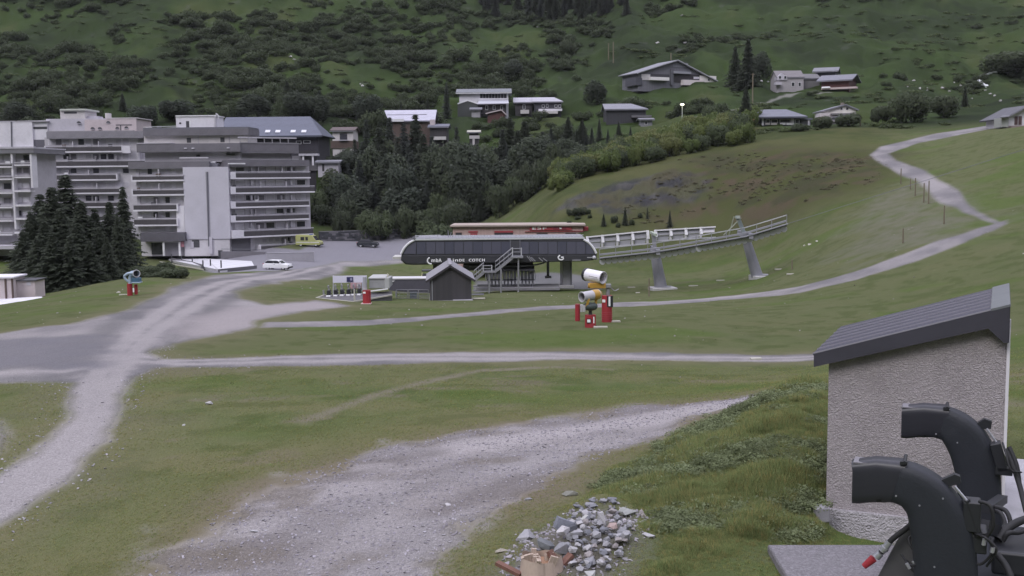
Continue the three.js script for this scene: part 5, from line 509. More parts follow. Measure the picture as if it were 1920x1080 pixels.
// ---------------------------------------------------------------- apartment blocks
function win(t, f, u0, v0, u1, v1, z, o = {}) { const w = part(t, 'window', f.r(u0, v0, u1, v1, z + 0.04, 0.12), o.frame ?? mt.whiteTrim), e = Math.min(0.8, (u1 - u0) * 0.1); const m = o.mat ?? mt.glass; part(w, 'pane', f.r(u0 + e, v0 + Math.min(0.7, (v1 - v0) * 0.1), u1 - e, v1 - Math.min(0.6, (v1 - v0) * 0.1), z + 0.07, 0.05), m); return w; }
const rw = rng(321), wMat = () => { const r = rw(); return r < 0.52 ? mt.curtain : r < 0.64 ? mt.shutter : r < 0.8 ? mt.pale : mt.glass; };
function winRow(t, f, u0, u1, v0, v1, n, z, fr) { for (let i = 0; i < n; i++) { const a = lerp(u0, u1, i / n) + 0.8, b = lerp(u0, u1, (i + 1) / n) - 0.8; win(t, f, a, v0, b, v1, z, { mat: wMat(), frame: fr ?? mt.pale }); } }
// balcony: slab edge, wooden rail band, top rail, end panels; heights taken at pixel column uh
function balcony(t, f, u0, u1, vt, vb, z, dep, o = {}) {
  const uh = o.uh ?? (u0 + u1) / 2, x0 = f.p(u0, vt, z)[0], x1 = f.p(u1, vt, z)[0], yt = f.p(uh, vt, z)[1], yb = f.p(uh, vb, z)[1];
  part(t, 'balcony_slab', bx(x0, x1, yb, yb + 0.26, z - dep, z + 0.06), mt.white); part(t, 'balcony_rail', bx(x0 + 0.1, x1 - 0.1, yb + 0.3, yt - 0.3, z - 0.06, z), o.mat ?? mt.railWood); part(t, 'top_rail', bx(x0, x1, yt - 0.14, yt, z - 0.09, z + 0.02), mt.pale); part(t, 'mid_rail', bx(x0, x1, yt - 0.3, yt - 0.24, z - 0.07, z - 0.01), mt.rail);
  { const nd = Math.max(1, Math.round((x1 - x0) / 5.2)); for (let i = 1; i < nd; i++) { const x = lerp(x0, x1, (i + 0.25 * (rw() - 0.5)) / nd); part(t, 'divider', bx(x - 0.06, x + 0.06, yb + 0.3, yb + 2.3, z - dep + 0.05, z - 0.35), rw() < 0.6 ? mt.white : mt.wallShade); } for (let i = 0; i < nd; i++) if (rw() < 0.45) { const x = lerp(x0 + 0.6, x1 - 0.6, (i + rw()) / nd); part(t, 'balcony_furniture', new RoundedBoxGeometry(0.5 + 0.5 * rw(), 0.5, 0.4, 1, 0.05).translate(x, yt + 0.02, z - 0.55), [mt.whiteTrim, mt.steelDark, mt.brownWood, mt.galv][Math.floor(rw() * 4)]); } }
  for (const e of o.ends ?? []) part(t, 'end_panel', e < 0 ? bx(x0 - 0.12, x0 + (o.ew ?? 0.1), yb, yt, z - dep, z + 0.1) : bx(x1 - (o.ew ?? 0.1), x1 + 0.12, yb, yt, z - dep, z + 0.1), mt.white);
  return [x0, x1, yb, yt];
}
{ // block A with the big white gable
  const b = at(430, 476, 205); b.y = groundY(b.x, b.z) - 0.3; const t = thing('apartment_block', 'stepped apartment block with a tall blank white gable and dark timber balconies', 'apartment block', b, 0);
  const g = (yaw) => { const f = new Fac(b, yaw); return f; };
  const sub = (yaw) => { const o = new THREE.Group(); o.name = yaw ? 'east_wing' : 'west_wing'; o.rotation.y = yaw * DEG; return o; };
  // all facades are built in turned frames; pieces are put straight under the block
  const fl = new Fac(b, 0), fr = new Fac(b, 38), turn = new THREE.Matrix4().makeRotationY(38 * DEG), tp = { add: (o) => { o.geometry.applyMatrix4(turn); t.add(o); const add0 = o.add.bind(o); o.add = (c) => { if (c.geometry) c.geometry.applyMatrix4(turn); add0(c); }; } };
  // gable wall
  const wz = 0; part(t, 'gable_wall', fl.r(345, 313, 430, 448, wz, 11), M(0.56, 0.545, 0.615, { map: rep(T_stain, 0.02) })); part(t, 'lower_wall', fl.r(346, 448, 431, 480, wz - 0.25, 10), mt.lilac); part(t, 'drain_recess', fl.r(387.5, 322, 393, 447, wz + 0.03, 0.2), M(0.3, 0.29, 0.33)); part(t, 'downpipe', bar(fl.p(388.2, 322, 0.12), fl.p(391.5, 462, 0.12), 0.12, 8), mt.galvD); part(t, 'pilaster', fl.r(392, 444, 398, 476, 0.15, 0.5), mt.pale);
  part(t, 'basement_window', fl.r(360, 450, 374, 464, -0.2, 0.1), mt.steelDark); part(t, 'hatch', fl.r(357, 453, 363, 465, -0.12, 0.1), mt.pale); part(t, 'roof_vent', fl.r(385, 306, 408, 312.5, -1, 1.5), mt.galvD); part(t, 'vent_cap', fl.r(388, 303, 404, 306, -1.2, 0.8, 0.1), mt.galvL);
  // left wing: wall, windows, balconies
  part(t, 'wall', fl.r(262, 313, 346, 480, -1.25, 9), mt.lilac); part(t, 'wall', fl.r(331, 386, 346, 440, -0.3, 1.2), mt.white); part(t, 'edge_pier', fl.r(257, 313, 263, 440, -1.0, 3), mt.pale);
  [[328, 340], [354, 367], [382, 396], [409, 424]].forEach(([a, c], i) => balcony(t, fl, 247 + i, i > 1 ? 332 : 345, a, c, 0.1, 2.2, { ends: i > 1 ? [1] : [-1] })); [[315, 327], [342, 353.5], [369, 381], [397, 408], [425, 434]].forEach(([a, c]) => winRow(t, fl, 264, 331, a, c, 6, -1.23));
  part(t, 'canopy', fl.r(263, 436, 347, 453, 1.0, 4, 0.05), M(0.11, 0.105, 0.125, { map: TS2 })); part(t, 'porch_wall', fl.r(285, 453, 346, 480, -0.8, 0.6), M(0.25, 0.24, 0.28, { map: TS })); part(t, 'garage_opening', fl.r(284, 455, 305, 477, -0.72, 0.2), mt.black); for (const u of [306.5, 336.5]) part(t, 'porch_column', fl.r(u - 1.6, 453, u + 1.6, 480, 0.6, 0.4), mt.whiteTrim); part(t, 'lintel', fl.r(285, 452.5, 337, 454.5, 0.62, 0.3), mt.pale); part(t, 'red_flag', fl.r(337, 453, 345, 463, 0.3, 0.06), M(0.42, 0.2, 0.24));
  // upper terraces
  part(t, 'terrace_parapet', fl.r(240, 303, 392, 316, -0.2, 9), mt.slabDark); part(t, 'parapet_cap', fl.r(336, 294.5, 390, 297, -0.6, 0.5), mt.pale); part(t, 'terrace_wall', fl.r(272, 285, 450, 304, -3, 8), mt.wallShade); part(t, 'terrace_edge', fl.r(256, 269, 450, 285, -1.6, 8), mt.slabDark); part(t, 'edge_cap', fl.r(256, 267.6, 320, 269.2, -1.5, 8), mt.pale); part(t, 'attic_wall', fl.r(270, 253, 464, 270, -4.4, 8), mt.cream); part(t, 'attic_roof', fl.r(268, 242, 466, 254, -3.6, 9), mt.slabDark); part(t, 'roof_trim', fl.r(268, 238.6, 466, 242.3, -3.8, 8.5), mt.galvD); part(t, 'penthouse', fl.r(330, 217.5, 404, 243, -5.5, 6), mt.white); part(t, 'penthouse_edge', fl.r(329, 216, 405, 218, -5.3, 6.3), mt.whiteTrim); part(t, 'penthouse_door', fl.r(349, 227, 356, 246, -5.45, 0.2), mt.steelDark); part(t, 'door_frame', fl.r(355, 227, 358, 246, -5.4, 0.2), mt.whiteTrim); part(t, 'porthole', fl.r(336, 229.5, 339.5, 232.5, -5.44, 0.2), mt.black);
  { const d = fl.p(403, 219, -5.2); const s = new THREE.SphereGeometry(0.75, 18, 8, 0, 6.283, 0, 0.9); s.rotateZ(-1.2); s.rotateY(0.6); s.translate(d[0], d[1], d[2]); part(t, 'satellite_dish', s, mt.whiteTrim); part(t, 'dish_mast', bar(fl.p(404, 241, -5.3), fl.p(404, 218, -5.3), 0.2, 8), mt.pale); }
  for (const [u, v] of [[354, 263], [417, 262]]) part(t, 'round_window', fl.r(u - 4, v - 4.5, u + 4, v + 4.5, -4.35, 0.2, 0.05), mt.steelDark); for (const u of [371, 429]) part(t, 'joint', fl.r(u, 254, u + 1.5, 269, -4.33, 0.1), mt.wallShade); for (const u of [269, 276]) part(t, 'chimney', fl.r(u, 237.5, u + 6, 241, -4.2, 1), mt.cream); part(t, 'vent', fl.r(294, 236, 300, 242, -4, 1), mt.galvD); for (const v of [236.5, 239]) part(t, 'roof_rail', bar(fl.p(280, v + 1.5, -4), fl.p(330, v, -4), 0.05, 5), mt.galvL);
  for (const [u, v] of [[345, 277], [359, 277], [425, 276]]) part(t, 'terrace_chair', fl.r(u, v, u + 5, v + 2.5, -1.4, 0.5, 0.05), mt.pale); part(t, 'parasol_base', fl.r(368, 290, 374, 294, -2.6, 0.6), mt.black); part(t, 'terrace_bench', fl.r(424, 288, 440, 291, -2.6, 0.5), mt.black);
  // right wing, receding
  const R = (n, u0, v0, u1, v1, z, d, m, uh) => { const x0 = fr.p(u0, (v0 + v1) / 2, z)[0], x1 = fr.p(u1, (v0 + v1) / 2, z)[0], h = uh ?? 432; return part(tp, n, bx(x0, x1, fr.p(h, v1, z)[1], fr.p(h, v0, z)[1], z - d, z), m); };
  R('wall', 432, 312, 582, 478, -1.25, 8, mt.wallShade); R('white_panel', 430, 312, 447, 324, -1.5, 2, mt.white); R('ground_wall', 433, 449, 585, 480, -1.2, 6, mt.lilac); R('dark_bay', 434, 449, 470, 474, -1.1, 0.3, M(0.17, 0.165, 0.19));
  [[322, 336], [350, 364], [378, 391], [404, 417]].forEach(([a, c], i) => balcony(tp, fr, 433, [582, 590, 580, 580][i], a, c, 0, 2.0, { uh: 434, ends: [-1], ew: 0.9 })); balcony(tp, fr, 436, 588, 432, 447, 0.4, 2.2, { uh: 440, ends: [-1], ew: 2.2 }); balcony(tp, fr, 488, 588, 459, 473, 0.6, 2.2, { uh: 489, ends: [-1] });
  [[313, 322], [338, 349], [366, 377], [393, 403], [419, 431], [449, 458]].forEach(([a, c], i) => { const n = 7; for (let k = 0; k < n; k++) { const u0 = lerp(i === 5 ? 490 : 440, 574, k / n) + 1, u1 = lerp(i === 5 ? 490 : 440, 574, (k + 1) / n) - 1.5; const x0 = fr.p(u0, a, -1.2)[0], x1 = fr.p(u1, a, -1.2)[0], y0 = fr.p(434, c, -1.2)[1], y1 = fr.p(434, a, -1.2)[1]; const w = part(tp, 'window', bx(x0, x1, y0, y1, -1.3, -1.17), mt.white); part(w, 'pane', bx(x0 + 0.08, x1 - 0.08, y0 + 0.08, y1 - 0.08, -1.21, -1.14), wMat()); } for (const u of [472, 547]) R('pillar', u - 1.6, a, u + 1.6, c, -0.6, 0.5, mt.pale); });
  R('terrace_parapet', 430, 300, 580, 312, 0, 9, mt.slabDark); R('parapet_rail', 430, 297.5, 560, 299, -0.2, 0.1, mt.rail); R('upper_wall', 440, 287, 545, 300, -2.4, 7, mt.wallShade); R('upper_slab', 432, 268, 560, 287, -1, 9, mt.slabDark); R('slab_cap', 450, 266.5, 560, 268, -0.9, 0.4, mt.rail); for (let i = 0; i < 7; i++) R('rail_post', 450 + i * 15, 257, 451 + i * 15, 268, -1, 0.1, mt.rail); R('terrace_rail', 446, 256, 556, 258.5, -1, 0.12, mt.pale); R('white_beam', 428, 305.6, 460, 308, 0.15, 0.2, mt.whiteTrim);
  part(tp, 'plinth_wall', (() => { const x0 = fr.p(436, 478, 1)[0], x1 = fr.p(560, 478, 1)[0]; return bx(x0, x1, -0.6, 0.9, -1, 1.2); })(), mt.concreteD);
}
{ // block B behind, and its pale upper building
  const b = at(165, 440, 226); b.y = groundY(b.x, b.z) - 0.5; const f = new Fac(b, 0), t = thing('apartment_block', 'wide apartment block with long balconies behind the dark conifers on the left', 'apartment block', b, 0);
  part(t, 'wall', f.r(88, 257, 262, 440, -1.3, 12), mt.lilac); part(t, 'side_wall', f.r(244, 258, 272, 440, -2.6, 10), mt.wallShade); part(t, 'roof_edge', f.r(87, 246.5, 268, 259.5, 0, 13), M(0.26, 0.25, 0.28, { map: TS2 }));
  [[273, 286, 84, 229, 1], [300, 313.5, 72, 272, 0], [326, 339, 72, 219, 1], [352, 364, 74, 225, 1], [378, 390, 76, 225, 1], [404, 416, 76, 225, 1]].forEach(([a, c, u0, u1, e]) => balcony(t, f, u0, u1, a, c, 0, 2.2, { ends: e ? [-1, 1] : [], ew: 0.15 }));
  part(t, 'white_panel', f.r(229, 273, 244, 287, 0.05, 0.4), mt.white); [[260, 272], [288, 299], [315, 325], [341, 351], [366, 377], [392, 403]].forEach(([a, c]) => winRow(t, f, 89, 243, a, c, 11, -1.28, mt.white)); part(t, 'lower_wall', f.r(70, 417, 262, 460, -1, 8), mt.lilac); for (const u of [245, 257]) part(t, 'stair_slot', f.r(u, 262, u + 6, 420, -2.5, 0.3), mt.steelDark); for (const v of [300, 327, 352, 378]) part(t, 'stair_landing', f.r(245, v, 272, v + 3, -2.4, 0.4), mt.pale);
}
{
  const b = at(150, 300, 244); b.y = groundY(b.x, b.z) - 2; const f = new Fac(b, 0), t = thing('pale_building', 'pale pinkish flat-roofed building rising above the balconied block at far left', 'building', b, 0);
  part(t, 'wall', f.r(88, 222.5, 198, 300, 0, 12), mt.pale); part(t, 'wall', f.r(160, 224, 203, 300, 0.15, 10), mt.pinkW); part(t, 'right_wing', f.r(201, 222, 257, 300, 0.3, 10), mt.pinkW); part(t, 'wing_edge', f.r(200, 220.6, 258, 222.3, 0.4, 10.3), mt.cream); part(t, 'tower', f.r(113, 206.5, 159, 224, -1, 7), mt.cream); part(t, 'tower_roof', f.r(112, 204, 161, 207, -0.5, 8), M(0.5, 0.52, 0.48)); part(t, 'tower_opening', f.r(120, 209.5, 144, 213, -0.95, 0.2), mt.steelDark); part(t, 'chimney', f.r(197, 212, 203, 224, -1, 2), mt.cream); part(t, 'roof_box', f.r(162, 218, 184, 225, -2, 3), mt.pale);
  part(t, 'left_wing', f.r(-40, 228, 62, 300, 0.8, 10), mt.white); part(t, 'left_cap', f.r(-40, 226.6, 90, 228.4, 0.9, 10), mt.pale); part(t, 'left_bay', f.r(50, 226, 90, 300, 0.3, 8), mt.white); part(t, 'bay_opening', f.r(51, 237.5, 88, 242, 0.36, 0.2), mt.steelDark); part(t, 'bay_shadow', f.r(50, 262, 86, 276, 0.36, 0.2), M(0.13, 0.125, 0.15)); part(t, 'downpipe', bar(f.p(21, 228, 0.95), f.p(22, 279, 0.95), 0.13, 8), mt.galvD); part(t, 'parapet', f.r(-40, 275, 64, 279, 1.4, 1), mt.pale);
  for (const [u, v] of [[147.5, 231], [203, 230.5], [173.5, 242], [187, 242], [220, 241.5], [237, 240.5]]) { const a = f.p(u, v, 0.36), s = 3.6 * 244 / FOC; const w = part(t, 'arched_window', new THREE.CylinderGeometry(s, s, 0.3, 18, 1, false, 0, Math.PI).rotateX(Math.PI / 2).rotateZ(Math.PI / 2).translate(a[0], a[1], a[2] - 0.1), mt.steelDark); part(w, 'sill', bx(a[0] - s, a[0] + s, a[1] - 0.1, a[1], a[2] - 0.1, a[2] + 0.12), mt.pale); }
  part(t, 'panel_frame', f.r(217, 233.5, 247, 235, 0.36, 0.1), mt.steelDark); part(t, 'panel_frame', f.r(225.5, 235, 227, 246, 0.36, 0.1), mt.steelDark); part(t, 'base_ledge', f.r(88, 245, 250, 248, 1.2, 2), M(0.3, 0.29, 0.31));
}
{ // block C at the left edge
  const b = at(30, 478, 198); b.y = groundY(b.x, b.z) - 0.5; const f = new Fac(b, 0), t = thing('apartment_block', 'grey apartment block with white piers cut by the left picture edge', 'apartment block', b, 0);
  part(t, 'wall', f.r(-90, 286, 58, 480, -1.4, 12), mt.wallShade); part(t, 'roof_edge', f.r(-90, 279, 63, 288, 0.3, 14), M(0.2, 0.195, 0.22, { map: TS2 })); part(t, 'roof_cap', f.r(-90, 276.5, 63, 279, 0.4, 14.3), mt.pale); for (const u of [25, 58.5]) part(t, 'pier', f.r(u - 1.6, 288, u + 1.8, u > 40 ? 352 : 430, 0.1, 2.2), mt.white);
  const rows = [[300, 313], [324, 336], [352, 362], [379, 389], [404, 414], [430, 440]]; for (const [a, c] of rows) { balcony(t, f, 27, 57, a + 4, c - 2, 0, 2, {}); balcony(t, f, -90, 23, a + 6, c + 2, 0.2, 2, {}); } for (const [a] of rows) { winRow(t, f, 28, 56, a - 10, a + 1, 2, -1.38, mt.pale); winRow(t, f, -60, 22, a - 9, a + 3, 5, -1.38, mt.pale); } part(t, 'stair_canopy', (() => { const p = f.p(18, 462, 1.5); return bx(-9, p[0] + 2, p[1] - 0.4, p[1] + 0.2, -1, 3); })(), mt.pale);
}
// ---------------------------------------------------------------- houses with roofs
const YARDS = [];
function house(name, label, o) { // o: u,v,D (ground middle), yaw, x [u0,u1], base, eave, ridge (pixels), depth, dir
  const b = at(o.u, o.v, o.D); if (o.ground !== false) b.y = Math.min(groundY(b.x, b.z), b.y); const f = new Fac(b, o.yaw ?? 0), t = thing(name, label, o.cat ?? 'house', b, f.yaw); for (const u of [o.x[0], o.u, o.x[1]]) { const q = f.p(u, o.base); for (const z of [7, 1, -6]) { const w = f.w(q[0], 0, z); YARDS.push([w.x, w.z]); } }
  const x0 = f.p(o.x[0], o.eave)[0], x1 = f.p(o.x[1], o.eave)[0], ye0 = f.p(o.u, o.eave)[1], ye = ye0, yb = Math.min(f.p(o.u, o.base)[1], 0) - 1.2, d = o.depth, ov = o.over ?? 0.6, th = o.th ?? 0.25;
  if (o.dir === 'front') { const xa = o.ur !== undefined ? f.p(o.ur, o.ridge)[0] : (x0 + x1) / 2, ya = f.p(o.ur ?? o.u, o.ridge)[1], yl = o.eaveL !== undefined ? f.p(o.x[0], o.eaveL)[1] : ye, yr = o.eaveR !== undefined ? f.p(o.x[1], o.eaveR)[1] : ye; part(t, 'wall', extrude([[x0, yb], [x1, yb], [x1, yr], [xa, ya - 0.1], [x0, yl]], -d, 0), o.wall); const kl = (ya - yl) / (xa - x0), kr = (ya - yr) / (x1 - xa);
    const rl = part(t, 'roof', slab([[x0 - ov, yl - kl * ov + th, ov], [xa, ya + th, ov], [xa, ya + th, -d - ov], [x0 - ov, yl - kl * ov + th, -d - ov]], th), o.roof); part(t, 'roof', slab([[x1 + ov, yr - kr * ov + th, ov], [xa, ya + th, ov], [xa, ya + th, -d - ov], [x1 + ov, yr - kr * ov + th, -d - ov]], th), o.roof); part(t, 'barge_board', beam([x0 - ov, yl - kl * ov + th / 2, ov + 0.03], [xa, ya + th / 2, ov + 0.03], 0.06, 0.3), o.trim ?? mt.roofGrey); part(t, 'barge_board', beam([x1 + ov, yr - kr * ov + th / 2, ov + 0.03], [xa, ya + th / 2, ov + 0.03], 0.06, 0.3), o.trim ?? mt.roofGrey);
  } else { const yr = f.p(o.u, o.ridge, -d / 2)[1], k = (yr - ye0) / (d / 2 + ov), ye = ye0 + k * ov, il = o.hipL ?? 0, ir = o.hipR ?? 0; part(t, 'wall', [extrude([[-d / 2, yb], [d / 2, yb], [d / 2, ye], ...(il || ir ? [] : [[0, yr - 0.1]]), [-d / 2, ye]].map(([a, c]) => [a - d / 2, c]), x0, x1).rotateY(-Math.PI / 2).scale(-1, 1, 1)].map((g) => { const q = bx(x0, x1, yb, ye, -d, 0); return q; }), o.wall);
    const A = [x0 - ov, ye - k * ov + th, ov], B = [x1 + ov, ye - k * ov + th, ov], Cc = [x1 + ov - ir, yr + th, -d / 2], Dd = [x0 - ov + il, yr + th, -d / 2], A2 = [x0 - ov, ye - k * ov + th, -d - ov], B2 = [x1 + ov, ye - k * ov + th, -d - ov]; part(t, 'roof', slab([A, B, Cc, Dd], th), o.roof); part(t, 'roof', slab([A2, B2, Cc, Dd].reverse(), th), o.roof);
    for (const [p, q, r, xs, hip] of [[A, A2, Dd, x0, il], [B, B2, Cc, x1, ir]]) { if (hip) { part(t, 'roof_hip', slab([p, q, [r[0], r[1], r[2] - 0.05], [r[0], r[1], r[2] + 0.05]], th * 0.9), o.roof); } else part(t, 'gable', extrude([[0, ye - 0.01], [-d, ye - 0.01], [-d / 2, yr - 0.1]], 0, 0.2).applyMatrix4(new THREE.Matrix4().makeBasis(V(0, 0, 1), V(0, 1, 0), V(-1, 0, 0))).translate(xs + (xs === x0 ? 0.2 : 0), 0, 0), o.wall2 ?? o.wall); }
    part(t, 'eave_board', bx(x0 - ov, x1 + ov, ye - k * ov - 0.12, ye - k * ov + 0.1, ov - 0.02, ov + 0.08), o.trim ?? mt.roofGrey); }
  for (const w of o.win ?? []) win(t, f, w[0], w[1], w[2], w[3], w[4] ?? 0, { mat: w[5] ?? mt.glass, frame: w[6] ?? o.frame ?? mt.whiteTrim });
  for (const [n, u0, v0, u1, v1, z, dd, m] of o.ex ?? []) part(t, n, f.r(u0, v0, u1, v1, z, dd), m); t.userData.f = undefined; delete t.userData.f; return [t, f];
}
{ const [t, f] = house('slate_roof_house', 'large house with a broad blue slate roof and five skylights behind the white gable block', { u: 520, v: 300, D: 250, x: [418, 596], base: 300, eave: 257, ridge: 221, depth: 16, dir: 'side', hipR: 4.2, wall: M(0.045, 0.042, 0.055, { map: TW }), roof: M(0.105, 0.115, 0.16, { map: TS2, roughness: 0.6 }), over: 1.2, trim: mt.slate, win: [[569, 263, 582, 269, 0], [555, 264, 565, 270, 0]], ex: [['balcony', 560, 288, 596, 292, 2.2, 2.2, mt.pale], ['balcony_panel', 562, 283, 592, 287, 2, 0.1, mt.darkWood], ['lower_wall', 548, 292, 596, 320, 0.5, 8, M(0.16, 0.155, 0.175)], ['post', 567, 292, 570, 312, 2, 0.3, mt.white], ['post', 585, 292, 588, 310, 2, 0.3, mt.white]] });
  for (const u of [479, 504, 523, 551.5, 571.5]) { const p = f.p(u, 250, -1.5), q = slab([[p[0] - 0.55, p[1] + 0.55 - 0.35, 0.0], [p[0] + 0.55, p[1] + 0.55 - 0.35, 0.0], [p[0] + 0.45, p[1] + 0.55 + 0.22, -1.3], [p[0] - 0.65, p[1] + 0.55 + 0.22, -1.3]], 0.35); part(t, 'skylight', q, M(0.6, 0.6, 0.66, { roughness: 0.3 })); } }
house('rear_annex', 'small pale terrace annex with grey canopy beside the right end of the apartment block', { u: 612, v: 320, D: 246, x: [596, 634], base: 322, eave: 305, ridge: 302, depth: 5, dir: 'side', wall: mt.wallShade, roof: mt.roofGrey, ex: [['door', 604, 308, 608, 321, 0.05, 0.1, mt.darkWood]], cat: 'annex', ground: false });
house('small_house', 'small pinkish house with a dark balcony left of the tall conifers', { u: 645, v: 276, D: 290, x: [623, 662], base: 278, eave: 246, ridge: 240, depth: 9, dir: 'side', wall: mt.cream, wall2: mt.cream, roof: M(0.13, 0.1, 0.1, { map: TS2 }), win: [[637, 250, 651, 262, 0, mt.glass, mt.darkWood]], ex: [['balcony', 635, 262, 652, 263.5, 1, 1, mt.pale], ['lower_wall', 620, 264, 664, 278, 0.3, 9, mt.brownWood]] });
{ const [t] = house('steep_roof_chalet', 'chalet with a steep pale metal roof rising between the dark conifers', { u: 770, v: 262, D: 300, x: [735, 812], base: 264, eave: 228, ridge: 208, depth: 14, dir: 'side', hipL: -2, wall: mt.brownWood, roof: M(0.46, 0.45, 0.54, { map: TS2, roughness: 0.5 }), ex: [['snow_guard', 726, 214.5, 800, 215.6, -3.4, 0.3, mt.roofGrey], ['dormer_roof', 735, 223, 757, 228, 0.8, 2, mt.whiteTrim]] }); }
house('low_roof_house', 'low house with pale flat roof right of the steep pale metal roof', { u: 828, v: 262, D: 296, x: [806, 838], base: 270, eave: 239, ridge: 234, depth: 8, dir: 'side', wall: mt.darkWood, roof: mt.slateBlue, ex: [['pink_gable', 806, 224, 815, 240, -2, 3, mt.pinkW], ['terrace', 813, 256, 836, 262, 1.5, 2, mt.cream]] });
house('pale_hut', 'tiny pale hut with a white table-like shelter among the trees below the long white hotel', { u: 888, v: 275, D: 276, x: [880, 897], base: 273, eave: 249, ridge: 246, depth: 4, dir: 'side', wall: mt.darkWood, roof: mt.plank, cat: 'hut', ex: [['white_front', 880, 254, 899, 260, 0.3, 0.5, mt.cream], ['pillar', 886, 259, 890, 272, 0.2, 0.3, mt.cream]], ground: false });
{ const [t, f] = house('white_hotel', 'long white chalet hotel with dark window band and a lower pale roof', { u: 905, v: 214, D: 332, x: [861, 953], base: 224, eave: 175, ridge: 168, depth: 10, dir: 'side', wall: mt.white, roof: M(0.2, 0.21, 0.23, { map: TS2 }), trim: mt.whiteTrim, over: 1, win: Array.from({ length: 9 }, (_, i) => [900 + i * 5.6, 176, 905 + i * 5.6, 184, 0.05, mt.glass, mt.darkWood]), ex: [['lower_wall', 896, 194, 949, 215, 1.6, 4, mt.darkWood], ['white_band', 898, 184.5, 952, 187, 1.0, 1.2, mt.white]] }); part(t, 'lower_roof', slab([f.p(895, 194.5, 3), f.p(954, 193.5, 3), f.p(953, 186, 0.2), f.p(899, 186, 0.2)], 0.25), M(0.5, 0.5, 0.56)); for (const u of [912, 926, 940]) { win(t, f, u - 2, 198, u + 3, 206, 1.62, {}); } part(t, 'gable_wing', extrude([f.p(858, 220, 2), f.p(896, 220, 2), f.p(896, 195, 2), f.p(877, 189, 2), f.p(858, 195, 2)].map((p) => [p[0], p[1]]), 0, 2), M(0.07, 0.075, 0.075)); part(t, 'wing_barge', beam([...f.p(858, 194.5, 2.2)], [...f.p(877, 188, 2.2)], 0.1, 0.4), mt.whiteTrim); part(t, 'wing_barge', beam([...f.p(898, 195, 2.2)], [...f.p(877, 188, 2.2)], 0.1, 0.4), mt.whiteTrim); }
house('red_barn', 'small dark red timber barn with pale roof edge below the white hotel', { u: 930, v: 236, D: 322, x: [914, 946], base: 244, eave: 213, ridge: 207, ur: 940, depth: 8, dir: 'front', wall: mt.redWood, roof: M(0.34, 0.3, 0.31, { map: TS2 }), cat: 'barn', trim: mt.pinkW });
house('grey_annex', 'grey hillside annex building left of the small dark red barn', { u: 892, v: 226, D: 326, x: [884, 900], base: 228, eave: 206, ridge: 203, depth: 5, dir: 'side', wall: mt.concrete, roof: mt.roofGrey, cat: 'annex' });
house('long_chalet', 'dark chalet with a pale hipped metal roof and white balconies right of the hotel', { u: 1020, v: 222, D: 330, x: [1002, 1052], base: 226, eave: 192, ridge: 184, depth: 9, dir: 'side', hipR: 2.5, wall: M(0.06, 0.06, 0.075, { map: TW }), roof: mt.roofPale, win: [[1016, 196, 1021, 202], [1024, 195, 1028, 202], [1040, 196, 1045, 202], [1047, 196, 1052, 202]], ex: [['balcony', 1010, 204, 1054, 208, 1.6, 1.6, mt.white], ['terrace', 1008, 208, 1046, 213, 2.4, 2, mt.cream]] });
house('pale_roof_chalet', 'chalet half hidden by conifers with a short pale roof between hotel and dark chalet', { u: 982, v: 222, D: 333, x: [966, 998], base: 224, eave: 193, ridge: 184.5, depth: 8, dir: 'side', wall: mt.darkWood, roof: mt.roofPale, win: [[980, 196, 985, 205]], ex: [['terrace', 976, 206, 992, 213, 1.5, 1.5, mt.cream]] });
house('grey_roof_house', 'dark house with a wide grey roof among trees left of the lit lamp post', { u: 1175, v: 240, D: 296, x: [1137, 1211], base: 240, eave: 206, ridge: 196, depth: 10, dir: 'side', hipR: 4, wall: M(0.055, 0.055, 0.065, { map: TW }), roof: M(0.25, 0.25, 0.29, { map: TS2 }), ex: [['terrace', 1185, 216, 1222, 220, 2, 2, mt.concreteD]] });
house('grey_hut', 'small grey concrete hut under the dark house left of the lit lamp post', { u: 1212, v: 240, D: 286, x: [1202, 1223], base: 240, eave: 225, ridge: 223, depth: 5, dir: 'side', wall: M(0.22, 0.22, 0.25), roof: mt.roofGrey, cat: 'hut', win: [[1209, 227, 1214, 234]] });
{ const [t, f] = house('big_chalet', 'large grey chalet with broad gable roof and cream walls alone on the upper slope', { u: 1265, v: 160, D: 346, x: [1196, 1338], base: 163, eave: 140, eaveL: 137, eaveR: 151, ridge: 114, ur: 1268, depth: 9, dir: 'front', yaw: 26, wall: M(0.19, 0.19, 0.22, { map: TW }), roof: M(0.27, 0.27, 0.31, { map: TS2 }), trim: M(0.36, 0.36, 0.4), over: 1 });
  for (const [n, u0, v0, u1, v1, z, d, m] of [['wall_panel', 1203, 139, 1219, 150, 0.2, 0.4, mt.cream], ['balcony', 1220, 144.5, 1255, 150.5, 1.2, 1.2, M(0.78, 0.76, 0.76)], ['dark_band', 1221, 139, 1255, 144, 0.15, 0.2, mt.steelDark], ['recess', 1262, 139, 1312, 155, 0.15, 0.2, mt.darkWood], ['annex_wall', 1281, 150, 1322, 160, 1.4, 2, M(0.68, 0.62, 0.63)], ['right_wall', 1312, 142, 1343, 161, 0.3, 6, M(0.72, 0.68, 0.67)], ['pier', 1258, 130, 1263, 160, 0.5, 0.8, M(0.12, 0.12, 0.14)], ['upper_boards', 1262, 118, 1290, 126, 0.12, 0.1, M(0.26, 0.26, 0.3, { map: TW })], ['porch_roof', 1264, 134, 1296, 138, 1.0, 2, M(0.3, 0.3, 0.34)], ['basement', 1192, 146, 1204, 160, 0.3, 6, M(0.08, 0.08, 0.1)]]) part(t, n, f.r(u0, v0, u1, v1, z, d), m); win(t, f, 1301, 144, 1311, 148, 0.3, { mat: mt.curtain }); win(t, f, 1327, 147, 1331, 152, 0.35); win(t, f, 1327, 155, 1336, 160, 0.35, { mat: mt.darkWood }); }
